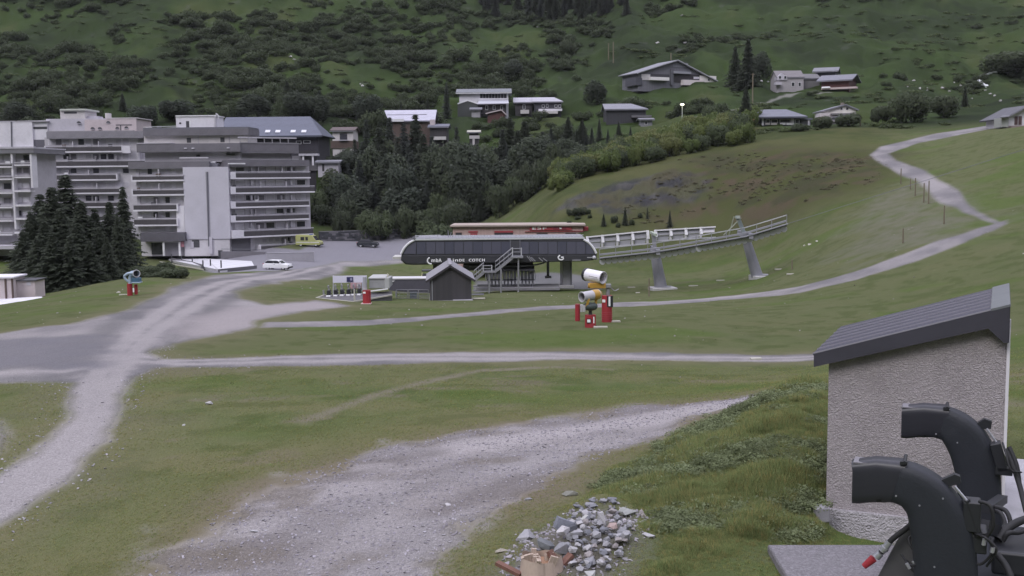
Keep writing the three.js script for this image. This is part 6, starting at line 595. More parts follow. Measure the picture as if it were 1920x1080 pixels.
house('far_hut', 'small low hut with grey roof half hidden by the dark conifer above the village', { u: 1360, v: 136, D: 372, x: [1348, 1372], base: 138, eave: 128, ridge: 121, depth: 7, dir: 'side', wall: mt.concrete, roof: mt.roofGrey, cat: 'hut' });
{ const [t, f] = house('pink_house', 'small pinkish grey house with two dark windows left of the twin barns', { u: 1483, v: 164, D: 322, x: [1457, 1507], base: 168, eave: 146, ridge: 134, depth: 8, dir: 'side', yaw: 0, wall: M(0.4, 0.375, 0.4, { map: TS }), roof: M(0.2, 0.185, 0.195, { map: TS2 }), over: 0.2, win: [[1484, 154, 1490, 162, 0, mt.glass], [1497, 154, 1502, 162, 0, mt.glass]] }); part(t, 'dormer', extrude([f.p(1457, 150, 0.4), f.p(1476, 150, 0.4), f.p(1476, 145, 0.4), f.p(1466, 137, 0.4), f.p(1457, 144, 0.4)].map((p) => [p[0], p[1]]), -3, 0.4), mt.pale); win(t, f, 1460, 142, 1465, 148, 0.45); win(t, f, 1470, 142, 1475, 148, 0.45); part(t, 'terrace', f.r(1454, 154, 1466, 159, 1.5, 2), mt.pale); }
house('grey_barn', 'rear grey timber barn with grey roof behind the dark red barn', { u: 1550, v: 162, D: 330, x: [1530, 1566], base: 160, eave: 135, ridge: 128, depth: 9, dir: 'side', yaw: -20, wall: M(0.1, 0.1, 0.12, { map: TW }), roof: M(0.22, 0.22, 0.25, { map: TS2 }), cat: 'barn', over: 1 });
house('stone_cottage', 'low grey stone cottage between the pinkish house and the dark red barn', { u: 1521, v: 165, D: 326, x: [1508, 1537], base: 166, eave: 148, ridge: 140, depth: 8, dir: 'side', wall: M(0.16, 0.155, 0.16, { map: TS }), roof: M(0.16, 0.155, 0.165, { map: TS2 }), cat: 'cottage', over: 0.3 });
{ const [t, f] = house('red_barn', 'dark red timber barn with grey roof and white terrace edge on the upper slope', { u: 1570, v: 166, D: 318, x: [1540, 1592], base: 168, eave: 152, ridge: 142, depth: 11, dir: 'side', yaw: -28, wall: M(0.125, 0.06, 0.06, { map: TW }), roof: M(0.21, 0.21, 0.25, { map: TS2 }), cat: 'barn', over: 1.2 }); part(t, 'terrace_edge', f.r(1540, 163.5, 1606, 167, 2, 2), M(0.55, 0.45, 0.45)); part(t, 'tarpaulin', f.r(1540, 162.5, 1556, 166, 2.6, 1, 0.2), mt.paint); }
{ const [t, f] = house('blue_roof_chalet', 'long chalet with a wide grey-blue roof and white lower panels next to the red lamp', { u: 1470, v: 237, D: 254, x: [1430, 1500], base: 238, eave: 221, ridge: 207, depth: 11, dir: 'side', hipR: 3.2, wall: M(0.1, 0.1, 0.125, { map: TS }), roof: M(0.19, 0.195, 0.235, { map: TS2 }), over: 1.4, trim: mt.slate, win: [[1436, 224, 1444, 231], [1446, 224, 1458, 231], [1462, 223.5, 1482, 231], [1491, 224, 1499, 231]], ex: [['lower_panel', 1435, 230, 1444, 233.6, 0.3, 0.3, mt.cream], ['lower_panel', 1446, 230, 1457, 234, 0.3, 0.3, mt.cream], ['lower_panel', 1463, 230, 1473, 234, 0.3, 0.3, mt.whiteTrim], ['lower_panel', 1475, 230, 1489, 234, 0.3, 0.3, mt.whiteTrim], ['pier', 1429, 220, 1432, 235, 0.4, 0.4, mt.white], ['pier', 1484, 222, 1489, 231, 0.3, 0.4, mt.white]] }); part(t, 'side_shed', f.r(1502, 225, 1520, 236, -1, 4), M(0.14, 0.14, 0.15)); part(t, 'shed_panel', f.r(1515, 223, 1518, 235, -0.8, 0.3), mt.white); part(t, 'shed_roof', f.r(1500, 221.5, 1524, 224.5, -0.6, 5), mt.slateBlue); }
{ const [t, f] = house('white_house', 'white house with two square black attic windows and a red-brown lower shed', { u: 1575, v: 238, D: 256, x: [1548, 1605], base: 238, eave: 210, eaveL: 208, eaveR: 206, ridge: 197.5, ur: 1585, depth: 9, dir: 'front', wall: M(0.8, 0.76, 0.73, { map: TS }), roof: M(0.26, 0.26, 0.3, { map: TS2 }), over: 0.5, win: [[1576, 201.5, 1580, 206, 0.05, mt.black, mt.white], [1586, 201.5, 1591, 206, 0.05, mt.black, mt.white]] });
  for (const [n, u0, v0, u1, v1, z, d, m] of [['balcony_slab', 1560, 212, 1596, 215, 1.2, 1.3, M(0.2, 0.19, 0.2)], ['lean_to', 1537, 212, 1556, 220, 0.5, 3, mt.cream], ['shed_wall', 1536, 219, 1556, 236, 2.2, 4, mt.redWood], ['shed_door', 1548, 226, 1552, 235, 2.25, 0.1, mt.paint], ['lower_wall', 1556, 218, 1604, 238, 1.6, 3, M(0.27, 0.25, 0.27)], ['dark_opening', 1560, 221, 1580, 224, 1.65, 0.1, mt.steelDark], ['lower_ledge', 1558, 226, 1596, 228, 2.0, 0.5, mt.pale], ['chimney', 1578, 192.5, 1583, 198, -2, 1, M(0.2, 0.17, 0.15)]]) part(t, n, f.r(u0, v0, u1, v1, z, d), m); part(t, 'lower_roof', slab([f.p(1561, 220, 3.4), f.p(1606, 217, 3.4), f.p(1600, 213, 0.2), f.p(1586, 213, 0.2)], 0.2), M(0.1, 0.1, 0.12)); }
{ const [t, f] = house('white_cottage', 'white cottage with brown shutters at the top of the path, cut by the right edge', { u: 1906, v: 238, D: 190, x: [1887, 1935], base: 240, eave: 217, eaveL: 220, ridge: 200, ur: 1925, depth: 8, dir: 'front', wall: mt.white, roof: M(0.13, 0.13, 0.15, { map: TS2 }), over: 0.9 }); for (const u of [1905.5, 1913]) { const w = part(t, 'shutter', f.r(u - 3, 218, u + 3, 234, 0.1, 0.1), M(0.12, 0.075, 0.08, { map: TW })); } part(t, 'porch', f.r(1878, 221, 1891, 238, 1.4, 3), M(0.36, 0.37, 0.36)); part(t, 'porch_roof', slab([f.p(1875, 220, 2.4), f.p(1893, 218, 2.4), f.p(1893, 214, -1.5), f.p(1880, 216, -1.5)], 0.15), M(0.14, 0.14, 0.155)); part(t, 'base', f.r(1886, 235.5, 1936, 241, 0.15, 0.5), M(0.3, 0.24, 0.24)); }
// ---------------------------------------------------------------- lamps, poles, walls, small things
{
  const p = pix(1279, 224), k = p.distanceTo(camera.position) / FOC, t = thing('street_lamp', 'lit street lamp with white head beside the narrow upper road', 'street lamp', p, 0); part(t, 'pole', cyl(0.7 * k, 0.9 * k, 26 * k, 0, -0.3, 0, 10), M(0.42, 0.44, 0.4)); const hd = part(t, 'lamp_head', new THREE.SphereGeometry(2.6 * k, 16, 10).scale(1.5, 0.7, 1).translate(0, 27 * k, 0), new THREE.MeshStandardMaterial({ color: new THREE.Color().setRGB(0.8, 0.85, 0.75), emissive: new THREE.Color().setRGB(1, 0.95, 0.72), emissiveIntensity: 1.6 })); const l = new THREE.PointLight(new THREE.Color(1, 0.95, 0.72), 6, 0, 2); l.position.set(0, 27 * k, 2.4 * k); l.castShadow = true; l.shadow.radius = 12; l.name = 'lamp_light'; t.add(l);
  const q = pix(1413, 240), kq = q.distanceTo(camera.position) / FOC, s = thing('beacon', 'small glowing red-white beacon on a post left of the grey-blue roof chalet', 'beacon', q, 0); part(s, 'post', cyl(0.6 * kq, 0.6 * kq, 14 * kq, 0, -0.3, 0, 8), mt.galvD); part(s, 'lamp', new THREE.SphereGeometry(1.7 * kq, 12, 8).scale(1.5, 1, 1).translate(0, 14.5 * kq, 0), new THREE.MeshStandardMaterial({ color: 0xffffff, emissive: new THREE.Color().setRGB(1, 0.55, 0.45), emissiveIntensity: 1.8 })); const l2 = new THREE.PointLight(new THREE.Color(1, 0.25, 0.18), 7, 0, 2); l2.position.set(0, 14.5 * kq, 2.2 * kq); l2.castShadow = true; l2.shadow.radius = 8; l2.name = 'beacon_light'; s.add(l2);
  const pole = (u, vb, vt, lab, r = 0.11, arm) => { const b = pix(u, vb), kk = b.distanceTo(camera.position) / FOC, h = (vb - vt) * kk; const o = thing('utility_pole', lab, 'pole', b, 0); part(o, 'post', cyl(r * 0.8, r, h + 0.3, 0, -0.3, 0, 8), mt.stake); if (arm) part(o, 'crossarm', bx(-0.6, 0.6, h - 0.4, h - 0.28, -0.06, 0.06), mt.stake); };
  pole(1411, 196, 140, 'tall pale utility pole beside the tall dark conifer above the village', 0.2, true); pole(1258, 113, 100, 'pole sticking up behind the ridge of the large grey chalet', 0.22); pole(1141, 112, 82, 'left one of a pair of leaning pale poles on the upper slope', 0.2); pole(1150, 118, 80, 'right one of a pair of leaning pale poles on the upper slope', 0.2); pole(1613, 236, 219, 'pale pole at the right of the white house with black attic windows', 0.16);
  const stk = (u, vb, vt, lab) => { const b = pix(u, vb), kk = b.distanceTo(camera.position) / FOC; one('wooden_stake', cyl(0.06, 0.08, (vb - vt) * kk + 0.2, 0, -0.2, 0, 7), mt.stake, lab, 'stake', b); };
  [[1689, 345, 318], [1707, 355, 336], [1716, 368, 336], [1732, 380, 346], [1741, 382, 342], [1770, 420, 388], [1693, 456, 430]].forEach((a, i) => stk(...a, 'weathered stake on the bare slope, ' + ['topmost, left of the upper path', 'second from the top left', 'tallest at the upper middle', 'left one of a close pair', 'right one of a close pair', 'farthest right above the path bend', 'lowest, alone near the lower path'][i])); stk(1217, 556, 522, 'thin pale stake left of the first lift tower'); stk(1485, 505, 488, 'thin pale stake right of the second lift tower');
  // retaining wall by the car park
  const a = pix(600, 452), b = pix(766, 444.5), L = a.distanceTo(b), yaw = Math.atan2(-(b.z - a.z), b.x - a.x), rt = thing('retaining_wall', 'dark stone retaining wall at the back of the grey car park', 'wall', a, yaw); part(rt, 'wall', bx(0, L, -1.5, 1.75, -0.9, 0), mt.stoneWall); part(rt, 'coping', bx(-0.05, L + 0.05, 1.75, 1.87, -0.95, 0.05), mt.concreteD);
  const rr = rng(77); for (let i = 0; i < 150; i++) { const h = 0.3 + 0.18 * rr(), w = 0.45 + 0.6 * rr(), x = rr() * L, y = -0.1 + Math.floor(rr() * 5) * 0.37; part(rt, 'stone', new RoundedBoxGeometry(w, h, 0.2, 1, 0.06).translate(clamp(x, 0.5, L - 0.5), y + 0.2, -0.05), [mt.stoneWall, mt.concreteD, mt.slabDark][i % 3]); }
  const w2 = new Fac(pix(600, 492), 0); const wl = thing('low_wall', 'low concrete kerb wall between the car park and the apartment block', 'wall', w2.o, 0.1); part(wl, 'wall', bx(-9, -1, -0.5, 1.7, -0.3, 0.2), M(0.36, 0.35, 0.39, { map: TS })); part(wl, 'cap', bx(-9.1, -0.9, 1.7, 1.8, -0.35, 0.25), mt.concrete);
  // snow-white slabs and the fence before block A
  const p0 = pix(430, 506), ps = thing('white_ramp', 'broad white slab ramp in front of the apartment block', 'ramp', p0, 0), W = (u, v) => { const d = pix(u, v).sub(p0); return [d.x, d.y + 0.22, d.z]; }; part(ps, 'slab', slab([W(413, 511), W(478, 503), W(472, 492), W(386, 487)], 0.5), M(0.66, 0.65, 0.69, { map: TS2 })); part(ps, 'slab', slab([W(316, 489), W(412, 509), W(386, 486.5), W(322, 481)].map((q) => [q[0], q[1] + 0.02, q[2]]), 0.5), M(0.6, 0.59, 0.63, { map: TS2 })); part(ps, 'edge_wall', beam(W(410, 511), W(480, 503.5), 0.3, 0.5), mt.concreteD);
  const fb = pix(350, 502), fe = thing('wooden_fence', 'dark post and board fence in front of the white ramp', 'fence', fb, 0), Q = (u, v) => { const d = pix(u, v).sub(fb); return V(d.x, d.y, d.z); }; const posts = [[322, 493], [341, 496], [361, 500], [381, 507], [395, 505], [415, 508]]; for (const [u, v] of posts) part(fe, 'post', bar(Q(u, v), Q(u, v).add(V(0, 1.6, 0)), 0.11, 6), mt.steelDark); for (let i = 0; i < 3; i++) part(fe, 'board', beam(Q(...posts[i]).add(V(0, 0.55, 0)), Q(...posts[i + 1]).add(V(0, 0.55, 0)), 0.08, 0.7), mt.slabDark); part(fe, 'lower_rail', beam(Q(300, 494).add(V(0, 0.3, 0)), Q(382, 508).add(V(0, 0.2, 0)), 0.1, 0.2), mt.plank);
  const bn = pix(400, 484); const binP = thing('waste_bin', 'dark wheeled bin, leftmost of the bins by the white gable foot', 'bin', bn, 0, 'bins by the gable'); part(binP, 'body', new RoundedBoxGeometry(0.8, 1.3, 0.7, 2, 0.08).translate(0, 0.75, 0), mt.steelDark); part(binP, 'lid', new RoundedBoxGeometry(0.86, 0.14, 0.76, 2, 0.05).translate(0, 1.46, 0), mt.blackGloss); [[405, 'second dark bin from the left by the white gable foot'], [410, 'third dark bin from the left by the white gable foot'], [414, 'dark bin, rightmost of the bins by the white gable foot']].forEach(([u, l]) => copyOf(binP, pix(u, 484.5), 0.1, l)); const b5 = pix(390, 483); one('boulder', stoneGeo(71, 0.7, 0.5, 0.5), mt.white, 'round white thing on the ground left of the dark bins', 'boulder', [b5.x, b5.y + 0.6, b5.z]);
  const tb = pix(461, 480), tp2 = thing('dark_terrace', 'dark low terrace edge between the white ramp and the right balconies', 'terrace', tb, -0.25); part(tp2, 'wall', bx(-5, 4, -0.5, 0.8, -0.4, 0.2), mt.slabDark); part(tp2, 'rail', bx(-5, 4, 1.2, 1.3, -0.1, 0), mt.galvD);
  // kiosk at far left
  const kf = new Fac(pix(40, 566), 3), ko = thing('kiosk', 'pale pinkish kiosk with white apron roof at the far left edge', 'kiosk', kf.o, kf.yaw); part(ko, 'wall', kf.r(-40, 522, 24, 562, -3.5, 3), mt.pinkW); part(ko, 'roof', kf.r(-40, 519.6, 25, 522.3, -3.3, 3.4), mt.white); part(ko, 'post', kf.r(9, 523, 12, 562, -3.4, 0.2), mt.brownWood); part(ko, 'post', kf.r(21.5, 522, 24, 560, -3.4, 0.2), mt.brownWood); part(ko, 'side_wall', kf.r(25, 527, 66, 560, -4.5, 2.5), mt.pinkW); part(ko, 'side_cap', kf.r(24, 525.5, 67, 527.2, -4.3, 2.8), mt.steelDark); part(ko, 'plaque', kf.r(50, 529, 58, 535, -4.45, 0.1), mt.pale); part(ko, 'apron', slab([kf.p(-45, 579, 0.5), kf.p(90, 570, 0.5), kf.p(78, 556, -3.6), kf.p(-45, 562, -3.6)], 0.2), M(0.78, 0.77, 0.82, { map: TS2 })); part(ko, 'apron_edge', beam(kf.p(-45, 580.5, 0.45), kf.p(90, 571.5, 0.45), 0.15, 0.3), mt.steelDark); part(ko, 'apron_wall', kf.r(-45, 575, 84, 592, 0.2, 3.5), mt.concreteD);
  // stream
  const pts = [[1868, 136], [1850, 142], [1838, 146], [1835, 151], [1842, 157], [1850, 164]].map(([u, v]) => pix(u, v)); const sg = []; const sp2 = []; for (let i = 0; i < pts.length - 1; i++) { const a2 = pts[i], b2 = pts[i + 1]; for (let k = 0; k < 5; k++) sg.push(stoneGeo(i * 7 + k + 900, 0.5 + 0.7 * rr(), 0.3 + 0.5 * rr(), 0.5).translate(lerp(a2.x, b2.x, k / 5) + rr() - 0.5, lerp(a2.y, b2.y, k / 5) + 0.15, lerp(a2.z, b2.z, k / 5))); sg.push(bar(a2.clone().add(V(0, 0.2, 0)), b2.clone().add(V(0, 0.2, 0)), 0.35, 7)); } const so = one('stream', sg, M(0.7, 0.72, 0.74, { roughness: 0.3 }), 'thin white foaming stream on the right mountainside', null, [0, 0, 0]); so.userData.kind = 'structure'; delete so.userData.category;
  // pale boulders high on the slope
  const bd = (u, v, w, lab, m = mt.cream) => { const p3 = pix(u, v), kk = p3.distanceTo(camera.position) / FOC; one('boulder', stoneGeo(u | 0, w * kk / 2, w * kk * 0.3, w * kk * 0.4), m, lab, 'boulder', [p3.x, p3.y + w * kk * 0.1, p3.z], u % 3, 'pale boulders on the upper slopes'); };
  const sl = 'pale boulder strewn on the high right mountainside'; for (const [u, v, w] of [[1699, 149, 7], [1713, 152, 8], [1726, 167, 9], [1739, 166, 5], [1738, 170, 6], [1767, 166, 8], [1779, 172, 6], [1801, 161, 6], [1805, 165, 4], [1857, 177, 7], [1865, 180, 6], [1876, 190, 7], [1823, 186, 6], [1848, 170, 6], [1789, 155, 5], [1702, 163, 4], [1440, 154, 6], [1427, 153, 8]]) bd(u, v, w, sl); const s2 = 'pale rock on the high middle mountainside'; for (const [u, v, w] of [[1007, 51, 6], [1233, 81, 8], [1284, 81, 9], [1360, 81, 8], [1278, 30, 7], [1044, 109, 5], [990, 151, 7], [680, 162, 9], [676, 158, 6], [545, 108, 9], [552, 112, 7]]) bd(u, v, w, s2); const s3 = 'pale rock lying on the grass slope right of the second tower'; for (const [u, v, w] of [[1518, 459, 8], [1532, 453, 7], [1508, 461, 6], [1462, 437, 9], [1450, 441, 7]]) bd(u, v, w, s3, mt.plank);
}
// ---------------------------------------------------------------- trees, shrubs, grass
function leafTri(pos, nor, c, a, b, n) { pos.push(c.x - a.x, c.y - a.y, c.z - a.z, c.x + a.x, c.y + a.y, c.z + a.z, c.x + b.x, c.y + b.y, c.z + b.z); for (let i = 0; i < 3; i++) nor.push(n.x, n.y, n.z); }
const leafGeo = (pos, nor) => { const g = new THREE.BufferGeometry(); g.setAttribute('position', new THREE.Float32BufferAttribute(pos, 3)); g.setAttribute('normal', new THREE.Float32BufferAttribute(nor, 3)); return clean(g); };
function coniferGeo(seed, h, R, slim = 1) {
  const r = rng(seed), pos = [], nor = [], lv = Math.round(h * 2.4);
  for (let i = 0; i < lv; i++) { const t = (i + r() * 0.8) / lv, y = h * (0.04 + 0.95 * t), L0 = R * (1 - t ** 1.25) ** 0.95 * (0.72 + 0.4 * r()) + 0.12, n = 6 + Math.floor(r() * 4), a0 = r() * 6.28;
    for (let k = 0; k < n; k++) { const a = a0 + k / n * 6.28 + r() * 0.5, L = L0 * (0.5 + 0.62 * r() * r() + 0.1), dx = Math.cos(a), dz = Math.sin(a), m = Math.max(3, Math.round(L * 4.2)); for (let s = 0; s < m; s++) { const q = (s + 0.4) / m, d = L * q, dr = -0.34 * d - 0.1 * d * q + 0.16 * L * q * q, c = V(dx * d + (r() - 0.5) * 0.25, y + dr + (r() - 0.5) * 0.25, dz * d + (r() - 0.5) * 0.25), w = (0.2 + 0.34 * (1 - q * 0.5)) * slim * (0.7 + 0.6 * r()); for (let e = 0; e < 2; e++) { const sa = a + (e ? 1 : -1) * (0.5 + r()), A = V(-Math.sin(sa) * w * 0.5, (r() - 0.5) * 0.15, Math.cos(sa) * w * 0.5), B = V(Math.cos(sa) * w * 1.5, -w * (0.35 + 0.6 * r()), Math.sin(sa) * w * 1.5), nn = V(dx * 0.7 + (r() - 0.5) * 0.5, 0.75, dz * 0.7 + (r() - 0.5) * 0.5).normalize(); leafTri(pos, nor, c, A, B, nn); } } } }
  return leafGeo(pos, nor);
}
function bushGeo(seed, R, H, N, leaf) {
  const r = rng(seed), pos = [], nor = [], lobes = []; const nl = 7 + Math.floor(r() * 4); for (let i = 0; i < nl; i++) { const a = r() * 6.28, d = R * 0.62 * Math.sqrt(r()); lobes.push([Math.cos(a) * d, H * (0.3 + 0.42 * r() * (1 - d / R * 0.6)), Math.sin(a) * d, R * (0.3 + 0.25 * r()), H * (0.22 + 0.14 * r())]); }
  for (let i = 0; i < N; i++) { const l = lobes[Math.floor(r() * nl)], a = r() * 6.28, c = r() * 2 - 1, s = Math.sqrt(1 - c * c), k = 0.72 + 0.33 * r(), n = V(s * Math.cos(a), c, s * Math.sin(a)), p = V(l[0] + n.x * l[3] * k, Math.max(0.05, l[1] + n.y * l[4] * k), l[2] + n.z * l[3] * k), t = V(r() - 0.5, r() - 0.5, r() - 0.5).normalize(), w = leaf * (0.6 + 0.8 * r()), A = t.clone().cross(n).normalize().multiplyScalar(w * 0.5), B = t.clone().addScaledVector(n, 0.3).normalize().multiplyScalar(w); leafTri(pos, nor, p, A, B, n.clone().add(V((r() - 0.5) * 0.6, 0.35, (r() - 0.5) * 0.6)).normalize()); }
  return leafGeo(pos, nor);
}
const leafM = (r, g, b) => new THREE.MeshPhysicalMaterial({ color: new THREE.Color().setRGB(r, g, b), roughness: 1, transmission: 0.45, thickness: 0, specularIntensity: 0.08, side: THREE.DoubleSide });
const trunkG = (h, r) => { const g = new THREE.CylinderGeometry(r * 0.25, r, h, 8, 4); g.translate(0, h / 2, 0); return g; };
{
  const mC = [leafM(0.1, 0.115, 0.098), leafM(0.112, 0.126, 0.1), leafM(0.092, 0.106, 0.096)], protos = [];
  for (let i = 0; i < 4; i++) { const h = 20, t = new THREE.Group(); t.name = 'conifer'; part(t, 'trunk', trunkG(h * 0.96, 0.32), mt.bark); part(t, 'crown', coniferGeo(50 + i, h, [5.8, 4.9, 5.3, 4.4][i]), mC[i % 3]); protos.push(t); }
  for (let i = 0; i < 3; i++) { const h = 20, t = new THREE.Group(); t.name = 'conifer'; part(t, 'trunk', trunkG(h * 0.96, 0.36), mt.bark); const g1 = coniferGeo(80 + i, h, [7.2, 6.4, 8][i], 1.25); part(t, 'crown', g1, leafM(0.088, 0.104, 0.076)); protos.push(t); }
  let n = 0; const rr = rng(12);
  const tree = (u, vt, vb, lab, group, D, wide = 1, loose = false) => { let b; if (D) { b = at(u, vb, D); b.y = groundY(b.x, b.z); } else b = pix(u, vb); const k = b.distanceTo(camera.position) / FOC, top = at(u, vt, -b.z).y, h = Math.max(2, top - b.y), s = h / 20, o = protos[loose ? 4 + n++ % 3 : n++ % 7].clone(); o.name = numbered('conifer'); o.position.set(b.x, b.y - 0.2, b.z); o.rotation.y = rr() * 6; o.scale.set(s * wide, s, s * wide); scene.add(o); LAB(o, lab, 'conifer', group); };
  let k0 = 0; const S = 'dark conifer in the dense stand behind the lift station', SG = 'conifers of the dense stand';
  for (const [u, vt, D, w] of [[650, 285, 252, 1.1], [668, 250, 258, 1], [676, 292, 244, 1.1], [690, 215, 262, 1], [700, 268, 248, 1.1], [714, 230, 258, 1.1], [726, 285, 242, 1.1], [734, 208, 262, 0.9], [748, 250, 250, 1.1], [760, 228, 258, 1.1], [772, 280, 242, 1.2], [782, 205, 262, 1], [796, 245, 252, 1.1], [806, 290, 240, 1.1], [818, 262, 248, 1.1], [832, 300, 240, 1.1], [840, 275, 250, 1], [858, 228, 266, 1.1], [868, 300, 244, 1.1], [884, 280, 250, 1.1], [902, 310, 242, 1.1], [920, 290, 250, 1.1], [660, 330, 240, 1.1], [640, 318, 246, 1.1], [944, 235, 258, 1.1], [958, 208, 264, 1], [972, 240, 256, 1.1], [985, 222, 262, 1.1], [1000, 262, 250, 1.1], [1018, 240, 256, 1.1], [1034, 230, 262, 1.1], [1048, 262, 250, 1.2], [1066, 212, 268, 1.1], [1082, 240, 258, 1.1], [1092, 218, 270, 1.1], [1110, 235, 262, 1.1], [1124, 214, 272, 1.1], [1140, 238, 262, 1.0], [940, 310, 240, 1.1], [962, 318, 236, 1.1], [986, 312, 238, 1.1], [1012, 316, 234, 1.1], [1036, 322, 228, 1.0], [745, 320, 236, 1.2], [700, 335, 238, 1.2], [800, 335, 234, 1.2], [850, 340, 234, 1.2], [900, 348, 230, 1.1], [1160, 225, 268, 0.9], [1182, 232, 266, 0.9], [620, 320, 250, 0.9], [655, 300, 248, 1.1], [682, 262, 256, 1], [706, 248, 256, 1], [722, 262, 252, 1.1], [756, 282, 246, 1.1], [768, 262, 254, 1], [790, 262, 256, 1], [812, 250, 258, 1], [826, 282, 248, 1.1], [850, 262, 258, 1], [874, 262, 258, 1], [893, 292, 250, 1], [910, 280, 254, 1], [930, 268, 256, 1], [951, 262, 256, 1], [979, 268, 254, 1], [993, 282, 248, 1], [1010, 280, 250, 1], [1026, 270, 252, 1], [1058, 250, 258, 1], [1074, 258, 256, 1], [1100, 250, 262, 1]]) if (k0++ >= 0) tree(u, vt + 8 * rr(), 400, S, SG, D, w * 1.1 * (0.85 + 0.35 * rr()));
  const L2 = 'dark conifer in the clump before the left apartment blocks', G2 = 'conifers of the left clump';
  for (const [u, vt, D, w] of [[132, 322, 142, 1.1], [106, 344, 136, 1], [84, 358, 140, 1], [64, 392, 134, 1], [160, 372, 134, 1], [184, 384, 136, 0.9], [238, 345, 142, 0.7], [212, 372, 138, 0.8], [120, 384, 122, 1], [90, 410, 120, 1.1], [150, 412, 120, 1.1], [190, 420, 122, 0.9], [226, 400, 128, 0.7], [48, 428, 128, 1], [104, 430, 114, 1.1], [136, 436, 114, 1], [74, 440, 116, 1], [172, 446, 116, 1], [204, 440, 120, 0.9], [240, 420, 132, 0.7]]) tree(u, vt, 540, L2, G2, D, w * 1.3, true);
  for (const [u, vt, vb, lab, D, w, lo] of [[600, 168, 225, 'dark conifer just above the slate roof right end', null, 1.3], [838, 152, 222, 'tall dark conifer left of the white hotel', null, 1.0], [802, 182, 225, 'narrow conifer right above the steep pale roof', null, 0.9], [752, 188, 218, 'small dark conifer above the steep pale metal roof', null, 1.0], [1402, 70, 166, 'big dark conifer standing alone above the village', null, 1.1, true], [1378, 84, 162, 'dark conifer left beside the big lone conifer', null, 0.9, true], [1398, 158, 240, 'narrow dark conifer in front of the upper road left of the red beacon', null, 0.9, true], [1809, 160, 200, 'lone conifer on the right slope below the stream', null, 0.9, true], [70, 245, 285, 'dark conifer behind the pale building at far left', 285, 1], [232, 172, 240, 'conifer above the pale building right end', 330, 1.1], [460, 170, 225, 'dark conifer above the slate roof left end', 345, 1.1], [540, 150, 220, 'broad dark conifer above the middle of the slate roof', 340, 1.4], [500, 158, 222, 'dark conifer above the slate roof', 350, 1.2]]) tree(u, vt, vb, lab, null, D, w, lo);
  const S3 = 'dark conifer of the forest patch on the upper edge of the mountainside', G3 = 'conifers of the upper forest patch'; { const q = rng(31); for (let i = 0; i < 60; i++) { const u = 900 + 280 * q(), v = 46 - 0.5 * Math.abs(u - 1060) * 0.22 - 70 * q() * (1 - Math.abs(u - 1050) / 260); tree(u, v - 34 - 14 * q(), v, S3, G3, null, 1.25); } }
  for (const [u, vt, vb, lab] of [[1172, 386, 422, 'small young conifer on the grass under the cut knoll, middle one'], [1132, 398, 424, 'small young conifer under the cut knoll, left one'], [1256, 392, 426, 'small young conifer under the brown side of the knoll'], [1214, 388, 410, 'tiny young conifer between the other young ones under the knoll']]) tree(u, vt, vb, lab, 'young conifers under the knoll', null, 0.85);
  // broadleaf shrubs and trees
  const mB = [leafM(0.13, 0.17, 0.062), leafM(0.155, 0.19, 0.07), leafM(0.1, 0.125, 0.07), leafM(0.175, 0.195, 0.08), leafM(0.092, 0.112, 0.068), leafM(0.08, 0.096, 0.062)], bp = [];
  for (let i = 0; i < 5; i++) { const t = new THREE.Group(); t.name = 'shrub'; part(t, 'stem', [bar([0, -0.3, 0], [0.4, 2.4, 0.2], 0.12, 6, 0.05), bar([0, -0.3, 0], [-0.7, 2.2, 0.3], 0.1, 6, 0.04), bar([0, -0.3, 0], [0.2, 2.3, -0.7], 0.1, 6, 0.04)].slice(0, 1), mt.bark); part(t, 'crown', bushGeo(300 + i, 3, 5, 3000, 0.34), mB[i % 4]); bp.push(t); }
  let nb = 0; const bush = (u, vb, wpx, hpx, lab, group, D, mi) => { let b; if (D) { b = at(u, vb, D); b.y = groundY(b.x, b.z); } else b = pix(u, vb); const k = b.distanceTo(camera.position) / FOC, o = bp[nb++ % 5].clone(); o.name = numbered('shrub'); o.position.set(b.x, b.y - 0.15, b.z); o.rotation.y = rr() * 6; o.scale.set(wpx * k / 6, hpx * k / 4.6, wpx * k / 6); scene.add(o); LAB(o, lab, 'shrub', group); if (mi !== undefined) o.children[1].material = mB[mi]; };
  const SR = 'green broadleaf shrub on the ridge behind the dark rock cut', GR = 'shrubs along the ridge of the knoll'; { const q = rng(8); for (let i = 0; i < 105; i++) { const s = q(), u = lerp(1045, 1410, s), base = lerp(368, 292, Math.min(1, s * 1.05)), v = base - q() * lerp(34, 60, s); bush(u, v, 32 + 26 * q(), 30 + 16 * q(), SR, GR, lerp(200, 214, s) + 8 * (base - v) / 10); } }
  const SV = 'grey-green shrub at the foot of the conifer stand', GV = 'shrubs at the foot of the stand'; { const q = rng(9); for (let i = 0; i < 44; i++) { const u = lerp(590, 1060, q()); bush(u, 425, 34 + 24 * q(), 36 + 34 * q(), SV, GV, 222 + 16 * q(), [4, 2, 5][i % 3]); } }
  const SB = 'low dark green shrub below the rock cut', GB = 'shrubs below the rock cut'; { const q = rng(15); for (let i = 0; i < 12; i++) { const u = lerp(1040, 1220, q()), v = lerp(400, 428, q()); bush(u, v, 10 + 26 * q() * q(), 6 + 12 * q(), SB, GB, null, 4 + i % 2); } }
